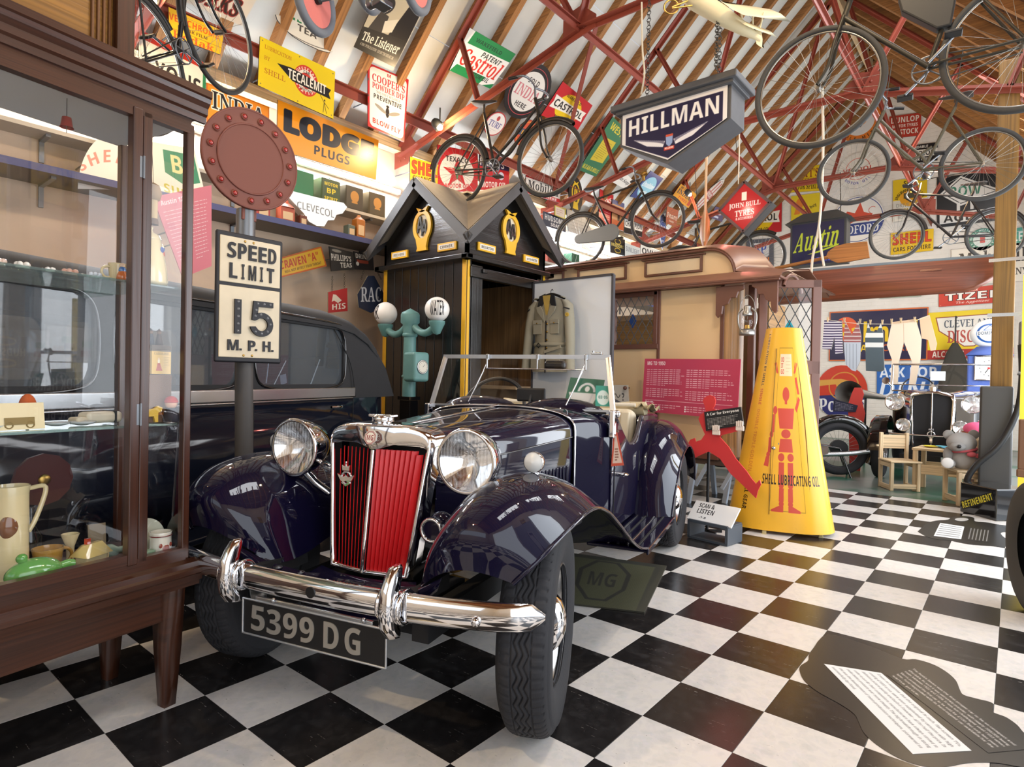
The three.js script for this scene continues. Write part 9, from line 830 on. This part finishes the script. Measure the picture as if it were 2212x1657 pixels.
{ // little beech chairs, table, bear, toys
  const chair = (label, p, turn, s = 1) => { const t = thing('child_chair', label, 'chair', p, turn, 'small beech chairs'); t.scale.setScalar(s); const m = M.beech, P = (n, g) => mesh(n, g, m, t); for (const x of [-0.13, 0.13]) { P('back_post', rb(0.035, 0.6, 0.035, 0.006, x, 0.3, -0.13)); P('leg', rb(0.035, 0.3, 0.035, 0.006, x, 0.15, 0.13)); P('side_rail', rb(0.025, 0.05, 0.26, 0.004, x, 0.03, 0)); P('side_rail', rb(0.025, 0.05, 0.26, 0.004, x, 0.27, 0)); } P('seat', rb(0.31, 0.02, 0.3, 0.006, 0, 0.31, 0.01)); P('back_panel', rb(0.25, 0.15, 0.02, 0.006, 0, 0.5, -0.13)); P('front_rail', rb(0.25, 0.05, 0.02, 0.004, 0, 0.05, 0.13)); return t; };
  const a = pix(1945, 1060, { y: 0 }), b = pix(2085, 1088, { y: 0 }), c = pix(2040, 1068, { y: 0 }); chair('small beech chair with an empty seat beside the play table', [a.x - 0.03, 0, a.z - 0.1], 0.55); const ch = chair('small beech chair holding the grey plush bear', [b.x + 0.02, 0, b.z + 0.0], -1.1, 1.05); 
  const t = thing('play_table', 'small square beech play table laid with toy food', 'table', [c.x - 0.02, 0, c.z - 0.16], -0.1), P = (n, g) => mesh(n, g, M.beech, t); P('table_top', rb(0.5, 0.025, 0.44, 0.006, 0, 0.45, 0)); for (const [x, z] of [[-0.22, 0.19], [0.22, 0.19], [-0.22, -0.19], [0.22, -0.19]]) P('leg', rb(0.045, 0.44, 0.045, 0.006, x, 0.22, z)); for (const z of [0.19, -0.19]) P('apron', rb(0.42, 0.1, 0.02, 0.004, 0, 0.24, z)); for (const [x, z, col, l] of [[-0.12, 0.02, '#cfc23a', 'yellow toy plate on the play table'], [-0.02, -0.05, '#5fb0c4', 'pale blue toy bowl on the play table'], [0.05, 0.08, '#3a8fae', 'blue toy saucer on the play table']]) { const d = thing('toy_dish', l, 'toy dish', V(x, 0.463, z).applyAxisAngle(V(0, 1, 0), -0.1).add(t.position)); mesh('dish', lathe([[0, 0.004], [0.05, 0.005], [0.07, 0.018], [0.066, 0.018], [0.045, 0.01], [0, 0.009]], 20), std(col, 0.4), d); }
  const bear = thing('plush_bear', 'grey plush bear with a red checked ribbon slumped on the small chair', 'plush toy', [ch.position.x - 0.03, 0.335, ch.position.z], 0.2), fur = std('#bbb8b5', 0.95, 0, { sheen: 0.6, sheenColor: new THREE.Color(0.5, 0.5, 0.5), bumpMap: rep(fineTex, 6), bumpScale: 0.004 }), pale = std('#d5d2cf', 0.95); mesh('body', [sp(0.12, 0, 0.1, 0, [1, 1, 0.9]), sp(0.105, -0.04, 0.25, 0.06, [1.15, 0.95, 1]), sp(0.045, -0.14, 0.32, 0.03, [1, 1, 0.5]), sp(0.045, 0.06, 0.33, 0.0, [1, 1, 0.5]), sp(0.055, -0.08, 0.22, 0.15, [1.1, 0.8, 1]), sp(0.06, -0.14, 0.05, 0.09, [0.9, 0.8, 1.5]), sp(0.06, 0.1, 0.05, 0.1, [0.9, 0.8, 1.4]), sp(0.05, 0.14, 0.13, 0.02, [0.8, 1.5, 0.8]), sp(0.05, -0.14, 0.13, 0.03, [0.8, 1.5, 0.8])], fur, bear); mesh('foot_pad', [sp(0.05, -0.16, 0.06, 0.17, [1, 1, 0.4]), sp(0.05, 0.11, 0.06, 0.18, [1, 1, 0.4])], pale, bear); mesh('nose', sp(0.018, -0.08, 0.225, 0.21), M.black, bear); mesh('ribbon', [tor(0.09, 0.014, -0.01, 0.18, 0.04, [PI / 2, 0.2, 0], 28, 6), sp(0.03, 0.03, 0.15, 0.13, [1.3, 0.8, 0.5]), sp(0.03, 0.09, 0.14, 0.12, [1.3, 0.8, 0.5])], std('#c25a62', 0.9), bear);
  const w = pix(2120, 975, { z: -8.02 }), bk = thing('wicker_basket', 'brown wicker basket with pink cloth behind the plush bear', 'basket', [w.x, 0.3, -8.02]); mesh('basket', [rb(0.3, 0.3, 0.25, 0.03, 0, 0.2, 0), ...Array.from({ length: 7 }, (_, i) => tf(tor(0.16, 0.012, 0, 0.07 + i * 0.045, 0, [PI / 2, 0, 0], 20, 5), [0, 0, 0], [0, 0, 0], [1, 1, 0.8]))], std('#8a4f34', 0.8), bk); mesh('stand', bx(0.28, 0.36, 0.22, 0, -0.12, 0), M.darkWood, bk); mesh('pink_cloth', [sp(0.09, -0.05, 0.38, 0.05, [1.2, 0.8, 1]), sp(0.08, 0.04, 0.42, 0)], std('#d2577f', 0.9), bk);
}
{ // washing line
  const z = -9.75, W = { z }; hang('thin white washing line strung before the navy sign', [[1785, 690], [1830, 697], [1900, 700], [1960, 698], [2005, 682]], W, 0.004, M.rope, null, 'washing_line');
  const cl = (label, c, outline, draw) => plate('line_garment', label, c, W, draw, { cat: 'garment', mat: 'flat', t: 0.035, k: 2.4, outline, edge: '#8d8880', group: 'clothes on the washing line' }); const stripes = (a, b, n) => (g, w, h) => { bg(g, w, h, a); for (let i = 0; i < n; i++) rc(g, 0, h * i / n, w, h * 0.5 / n, b); };
  cl('purple and white striped bathing shorts pegged on the line', [[1776, 692], [1822, 692], [1822, 764], [1776, 764]], [[0.1, 1], [0.92, 1], [0.98, 0.02], [0.62, 0.0], [0.58, 0.5], [0.42, 0.12], [0, 0.14]], stripes('#ddd6da', '#4c4060', 13)); cl('red and grey old bathing suit pegged on the line', [[1820, 694], [1860, 694], [1860, 802], [1820, 802]], [[0.14, 1], [0.5, 0.72], [0.84, 1], [1, 0.7], [0.94, 0.2], [0.7, 0], [0.5, 0.02], [0.16, 0.14], [0.06, 0.6]], (g, w, h) => { bg(g, w, h, '#b9bfc8'); rc(g, 0, 0, w, h * 0.42, '#9a5a58'); for (let i = 0; i < 5; i++) rc(g, 0, h * (0.05 + i * 0.08), w, h * 0.02, '#cfc4be'); for (let i = 0; i < 4; i++) rc(g, w * (0.2 + i * 0.18), h * 0.45, w * 0.03, h * 0.5, '#8a9098'); }); cl('dark grey bathing dress with white bands pegged on the line', [[1866, 698], [1912, 698], [1912, 803], [1866, 803]], [[0.2, 1], [0.32, 0.84], [0.6, 0.82], [0.8, 1], [0.9, 0.8], [0.96, 0.04], [0.8, 0], [0.1, 0.02], [0.06, 0.7]], (g, w, h) => { bg(g, w, h, '#4a565c'); for (const y of [0.0, 0.2, 0.4]) rc(g, 0, h * y, w, h * 0.1, '#dcdcd6'); }); cl('cream riding breeches pegged at the middle of the line', [[1915, 694], [1990, 688], [1992, 832], [1917, 832]], [[0.16, 0.98], [0.84, 1], [1, 0.7], [0.96, 0.4], [0.82, 0.02], [0.62, 0.0], [0.72, 0.36], [0.5, 0.66], [0.34, 0.36], [0.3, 0.0], [0.08, 0.02], [0.14, 0.4], [0.0, 0.62]], (g, w, h) => { bg(g, w, h, '#e2cdb4'); rc(g, w * 0.16, 0, w * 0.7, h * 0.05, '#d3b698'); rc(g, w * 0.49, h * 0.04, 2, h * 0.3, '#b79a7c'); }); cl('pair of beige stockings pegged at the end of the line', [[1986, 684], [2022, 678], [2024, 758], [1988, 758]], [[0.0, 0.95], [0.6, 1], [0.8, 0.6], [1, 0.2], [0.9, 0.02], [0.62, 0.0], [0.5, 0.3], [0.3, 0.34], [0.1, 0.36]], (g, w, h) => bg(g, w, h, '#d2b391'));
  for (const [x, y, h] of [[1788, 690, 'striped shorts'], [1824, 692, 'red bathing suit'], [1858, 694, 'red bathing suit'], [1880, 696, 'banded dress'], [1906, 696, 'banded dress'], [1926, 694, 'cream breeches'], [1946, 692, 'cream breeches'], [1976, 690, 'cream breeches']]) { const p = pix(x, y, { z: z + 0.03 }); const q = thing('clothes_peg', 'wooden clothes peg holding the ' + h + ' on the washing line', 'peg', p, 0, 'clothes pegs on the line'); mesh('peg', [rb(0.012, 0.07, 0.012, 0.004, -0.006, 0, 0, [0, 0, 0.08]), rb(0.012, 0.07, 0.012, 0.004, 0.006, 0, 0, [0, 0, -0.08])], M.paleWood, q); }
  const k = pix(2062, 790, { z: -13.7 }), co = thing('dark_coat', 'dark hooded coat hanging from a hook behind the rear car', 'coat', [k.x, k.y, -13.7]); co.scale.setScalar(1.2); mesh('body', loft([[0.35, 0.03], [0.2, 0.1], [0, 0.16], [-0.25, 0.2], [-0.4, 0.22]].map(([y, w], i) => Array.from({ length: 14 }, (_, j) => { const a = j / 14 * 2 * PI; return [Math.cos(a) * w * (1 + 0.1 * Math.sin(j * 2 + i)), y, Math.sin(a) * w * 0.4]; })).reverse()), std('#3d3a33', 0.9), co); mesh('hook', [rod([0, 0.3, 0], [0, 0.75, 0], 0.01), rod([0, 0.75, 0], [0, 0.75, -0.21], 0.01)], M.black, co);
}
{ // blue pump with a globe, tall post, dark pump column, black box, right edge pieces
  const z = -11.15, p = pix(2137, 800, { z }), t = thing('petrol_pump', 'blue petrol pump with a white globe and a square clock dial', 'pump', [p.x, 0, z]), bl = std('#4a62a8', 0.4); t.scale.set(1.18, 1.05, 1.18); mesh('body', [rb(0.42, 1.5, 0.36, 0.02, 0, 0.75, 0), loft([[[-0.23, 1.5, 0.2], [0.23, 1.5, 0.2], [0.23, 1.5, -0.2], [-0.23, 1.5, -0.2]].reverse(), [[-0.12, 1.62, 0.1], [0.12, 1.62, 0.1], [0.12, 1.62, -0.1], [-0.12, 1.62, -0.1]].reverse()])], bl, t); const r = print(120, 120, (g, w, h) => { bg(g, w, h, '#efeeea'); el(g, w / 2, h / 2, w * 0.4, h * 0.4, '#2f5a9c', 9); rc(g, w * 0.08, h * 0.4, w * 0.84, h * 0.2, '#efeeea'); tx(g, 'DOMINION', w * 0.12, h * 0.43, w * 0.76, h * 0.14, '#3a4450', B); pg(g, [[w * 0.5, h * 0.14], [w * 0.7, h * 0.36], [w * 0.3, h * 0.36]], '#2f5a9c', 3); }); const gl = ni(new THREE.SphereGeometry(0.2, 36, 22)); setPrintUV(gl, r, (x, y) => [x / 0.3 + 0.5, y / 0.3 + 0.5].map((v) => Math.max(0.01, Math.min(0.99, v)))); mesh('globe', tf(gl, [0, 1.8, 0], [0, 0, 0], [1, 1, 0.6]), r.s.mat, t); const rd = print(90, 110, (g, w, h) => { bg(g, w, h, '#dcdad4'); for (let i = 0; i < 12; i++) { const a = i / 12 * 6.283; rc(g, w / 2 + Math.cos(a) * w * 0.36 - 2, h / 2 + Math.sin(a) * h * 0.34 - 2, 4, 4, '#444'); } g.strokeStyle = '#222'; g.lineWidth = 3; g.beginPath(); g.moveTo(w / 2, h / 2); g.lineTo(w * 0.36, h * 0.72); g.stroke(); el(g, w / 2, h / 2, 5, 5, '#b33'); }); mesh('dial', setPrintUV(bx(0.24, 0.3, 0.02, 0, 1.32, 0.185), rd, (x, y) => [x / 0.24 + 0.5, (y - 1.32) / 0.3 + 0.5]), rd.s.mat, t); mesh('dial_frame', [[-0.13, 1.16, -0.13, 1.48], [0.13, 1.16, 0.13, 1.48], [-0.13, 1.48, 0.13, 1.48], [-0.13, 1.16, 0.13, 1.16]].map(([a, b, c, d]) => rod([a, b, 0.195], [c, d, 0.195], 0.012)), M.chrome, t); mesh('red_label', rb(0.14, 0.05, 0.01, 0.01, 0.05, 0.95, 0.185), std('#d8603a', 0.5), t);
  const pz = -7.3, px = pix(2172, 500, { z: pz }).x; const post = tag(mesh('timber_post', [rb(0.16, 4.15, 0.16, 0.01, 0, 2.075, 0)], M.post), 'tall brown timber post carrying the truss by the blue pump', 'post'); post.position.set(px, 0, pz); for (const y of [px ? 2.28 : 0, 1.78, 0.95]) { const b = thing('cable_strap', y > 2 ? 'perforated metal strap highest on the timber post' : y > 1.5 ? 'perforated metal strap halfway up the timber post' : 'perforated metal strap low on the post casing', 'strap', [px + 0.04, y, pz + 0.22]); mesh('strap', bx(0.3, 0.03, 0.004, 0, 0, 0), M.dullChrome, b); }
  const cs = thing('hose_casing', 'dark grey slim casing with a black hose in front of the timber post', 'pump', [px - 0.03, 0, pz + 0.19], 0.05), dk = std('#3a3836', 0.5); mesh('casing', rb(0.24, 1.13, 0.16, 0.02, 0, 0.565, 0), dk, cs); mesh('hose', tube([[0.16, 1.5, 0.1], [0.17, 1.2, 0.12], [0.14, 0.9, 0.14], [0.02, 0.6, 0.16], [-0.14, 0.4, 0.17], [-0.2, 0.25, 0.17], [-0.16, 0.1, 0.17]], 0.026, 50, 10), M.black, cs); mesh('nozzle', [rb(0.08, 0.22, 0.06, 0.02, 0.18, 1.6, 0.08), rod([0.14, 1.25, 0.12], [0.28, 1.22, 0.14], 0.02)], M.steel, cs);
  const fb = pix(2150, 1120, { y: 0 }), bxs = thing('black_chest', 'black metal box with slanting yellow lettering on the floor', 'box', [fb.x, 0, fb.z - 0.1], 0.75); mesh('body', rb(0.34, 0.27, 0.38, 0.012, 0, 0.135, 0), M.gloss, bxs); { const r = print(260, 60, (g, w, h) => { bg(g, w, h, '#0c0c0e'); tx(g, 'REFINEMENT', w * 0.03, h * 0.12, w * 0.94, h * 0.76, '#ddd23a', B); }); mesh('lettering', tf(setPrintUV(bx(0.003, 0.075, 0.36, 0, 0, 0), r, (x, y, zz) => [0.5 + zz / 0.36, y / 0.075 + 0.5]), [-0.1725, 0.135, 0.0], [-0.42, 0, 0]), r.s.mat, bxs); }
  const e = pix(2204, 960, { dep: 3.6 }), br = thing('brown_shield', 'brown curved leather-like shield hanging at the aisle edge', 'shield', [e.x + 0.07, e.y, e.z]); mesh('panel', [rb(0.16, 0.3, 0.02, 0.02, 0, 0, 0), rb(0.17, 0.05, 0.025, 0.01, 0, -0.17, 0)], std('#6b4a32', 0.7), br); mesh('stand', rod([0.03, -0.15, -0.02], [0.03, -e.y, -0.02], 0.012), M.darkSteel, br); const yp = pix(2206, 760, { z: -6.2 }); const yb = tag(mesh('yellow_panel', bx(0.12, 2.0, 0.03, 0, 1.0, 0), std('#dcc030', 0.5)), 'tall yellow board at the aisle edge beside the timber post', 'board'); yb.position.set(yp.x + 0.06, 0, -6.2);
  const wt = pix(2222, 1325, { y: 0 }), sw = thing('trailer_wheel', 'grey rubber tyred wheel just inside the aisle edge', 'wheel', [wt.x + 0.03, 0, wt.z]); mesh('tyre', tf(tyreSmall.clone(), [0, 0.33, 0], [0, 0.25, 0], 0.99), M.greyRubber, sw); mesh('hub', cy(0.2, 0.2, 0.06, 0, 0.33, 0, [0, 0, PI / 2], 28), M.darkSteel, sw);
}
{ // small cards on and near the roadster
  const W = (x, y, z) => V(x, y, z).applyAxisAngle(V(0, 1, 0), carTurn).add(carO); plate('windscreen_card', 'green card with a white motor car cut-out behind the roadster windscreen', [W(0.26, 1.13, -1.28), W(0.45, 1.12, -1.28), W(0.43, 0.97, -1.26), W(0.23, 0.975, -1.26)], null, (g, w, h) => { bg(g, w, h, '#2f6e58'); pg(g, [[w * 0.05, h * 0.5], [w * 0.9, h * 0.5], [w * 0.8, h * 0.86], [w * 0.2, h * 0.86]], '#e9ebe8'); g.strokeStyle = '#e9ebe8'; g.lineWidth = w * 0.07; g.beginPath(); g.arc(w * 0.55, h * 0.46, w * 0.22, PI, 0); g.stroke(); el(g, w * 0.56, h * 0.36, w * 0.07, h * 0.1, '#e9ebe8'); }, { cat: 'card', mat: 'flat', t: 0.003, edge: '#2f6e58' }); plate('tax_disc_holder', 'teal ticket with a round white dial in the roadster windscreen corner', [W(0.425, 1.09, -1.2), W(0.5, 1.09, -1.2), W(0.51, 0.985, -1.18), W(0.43, 0.985, -1.18)], null, (g, w, h) => { bg(g, w, h, '#2a9c8c'); el(g, w / 2, h * 0.58, w * 0.42, h * 0.36, '#dff0ea'); tx(g, '03', w * 0.2, h * 0.48, w * 0.26, h * 0.16, '#2a6a60', B); tx(g, '05', w * 0.56, h * 0.48, w * 0.26, h * 0.16, '#2a6a60', B); }, { cat: 'ticket', mat: 'flat', t: 0.002 }); plate('warning_tag', 'red-edged triangular paper tag hung on the roadster door pillar', [W(0.54, 0.86, -1.13), W(0.56, 0.86, -1.13), W(0.60, 0.70, -1.12), W(0.535, 0.69, -1.12)], null, (g, w, h) => { bg(g, w, h, '#cf5a44'); pg(g, [[w * 0.3, h * 0.1], [w * 0.7, h * 0.1], [w * 0.9, h * 0.92], [w * 0.1, h * 0.92]], '#e4c9b8'); lines(g, w * 0.3, h * 0.5, w * 0.4, 5, h * 0.08, 2, '#8a5a4a'); }, { cat: 'tag', mat: 'flat', t: 0.002 });
}
{ // the side wall that the cabinet glass mirrors
  const wr = (name, label, cat, z0, z1, y0, y1, x, draw) => plate(name, label, [V(x, y1, z0), V(x, y1, z1), V(x, y0, z1), V(x, y0, z0)], null, draw, { cat, mat: 'flat', t: 0.03 });
  wr('wall_board', 'pale blue-grey board on the side wall mirrored in the cabinet glass', 'board', -3.25, -1.75, 0.15, 2.4, 1.19, (g, w, h) => bg(g, w, h, '#93a0b2')); wr('booking_sign', 'black booking office sign with pale capitals on the side wall', 'sign', -2.95, -2.5, 0.66, 1.1, 1.15, (g, w, h) => { bg(g, w, h, '#22262e'); tx(g, 'BOOK HERE', w * 0.08, h * 0.1, w * 0.84, h * 0.24, '#c9ced6', B); tx(g, 'FOR', w * 0.38, h * 0.42, w * 0.24, h * 0.12, '#c9ced6', B); tx(g, 'ROYAL BLUE', w * 0.06, h * 0.62, w * 0.88, h * 0.26, '#c9ced6', B); });
  wr('framed_plan', 'white framed plan with coloured blocks on the side wall', 'picture', -3.03, -2.6, 1.17, 1.48, 1.15, (g, w, h) => { bg(g, w, h, '#dfe3ea'); st(g, 2, 2, w - 4, h - 4, '#5a4a40', 5); [['#3d8a4a', 0.12, 0.4], ['#74b8a0', 0.5, 0.3], ['#7a62a0', 0.45, 0.48], ['#d08a3c', 0.66, 0.56], ['#a83a3a', 0.14, 0.66], ['#3d5aa0', 0.42, 0.68]].forEach(([c, x, y]) => rc(g, w * x, h * y, w * 0.2, h * 0.16, c)); }); wr('ticket_machine', 'pale grey wall machine with a dark window on the side wall', 'machine', -2.87, -2.5, 1.51, 1.82, 1.12, (g, w, h) => { bg(g, w, h, '#b4bcc8'); rc(g, w * 0.14, h * 0.14, w * 0.66, h * 0.34, '#3c434e'); rc(g, w * 0.16, h * 0.66, w * 0.16, h * 0.06, '#444'); });
  wr('rats_sign', 'yellow sign with dark capitals high on the side wall', 'sign', -2.86, -2.5, 2.43, 2.9, 1.17, (g, w, h) => { bg(g, w, h, '#cdb524'); tx(g, 'RATS', w * 0.1, h * 0.25, w * 0.8, h * 0.4, '#4a4a52', B); }); wr('oval_soap_sign', 'brown soap sign with cream capitals on the side wall', 'sign', -2.48, -2.15, 1.12, 1.36, 1.15, (g, w, h) => { bg(g, w, h, '#4a3630'); el(g, w / 2, h * 0.16, w * 0.24, h * 0.12, '#c9a64a', 5); el(g, w / 2, h * 0.84, w * 0.24, h * 0.12, '#c9a64a', 5); tx(g, 'HUDSONS', w * 0.06, h * 0.36, w * 0.88, h * 0.26, '#dfd2b4', B); });
}
scene.traverse((o) => { if (o.isMesh) { o.castShadow = true; o.receiveShadow = true; } });
renderer.render(scene, camera);
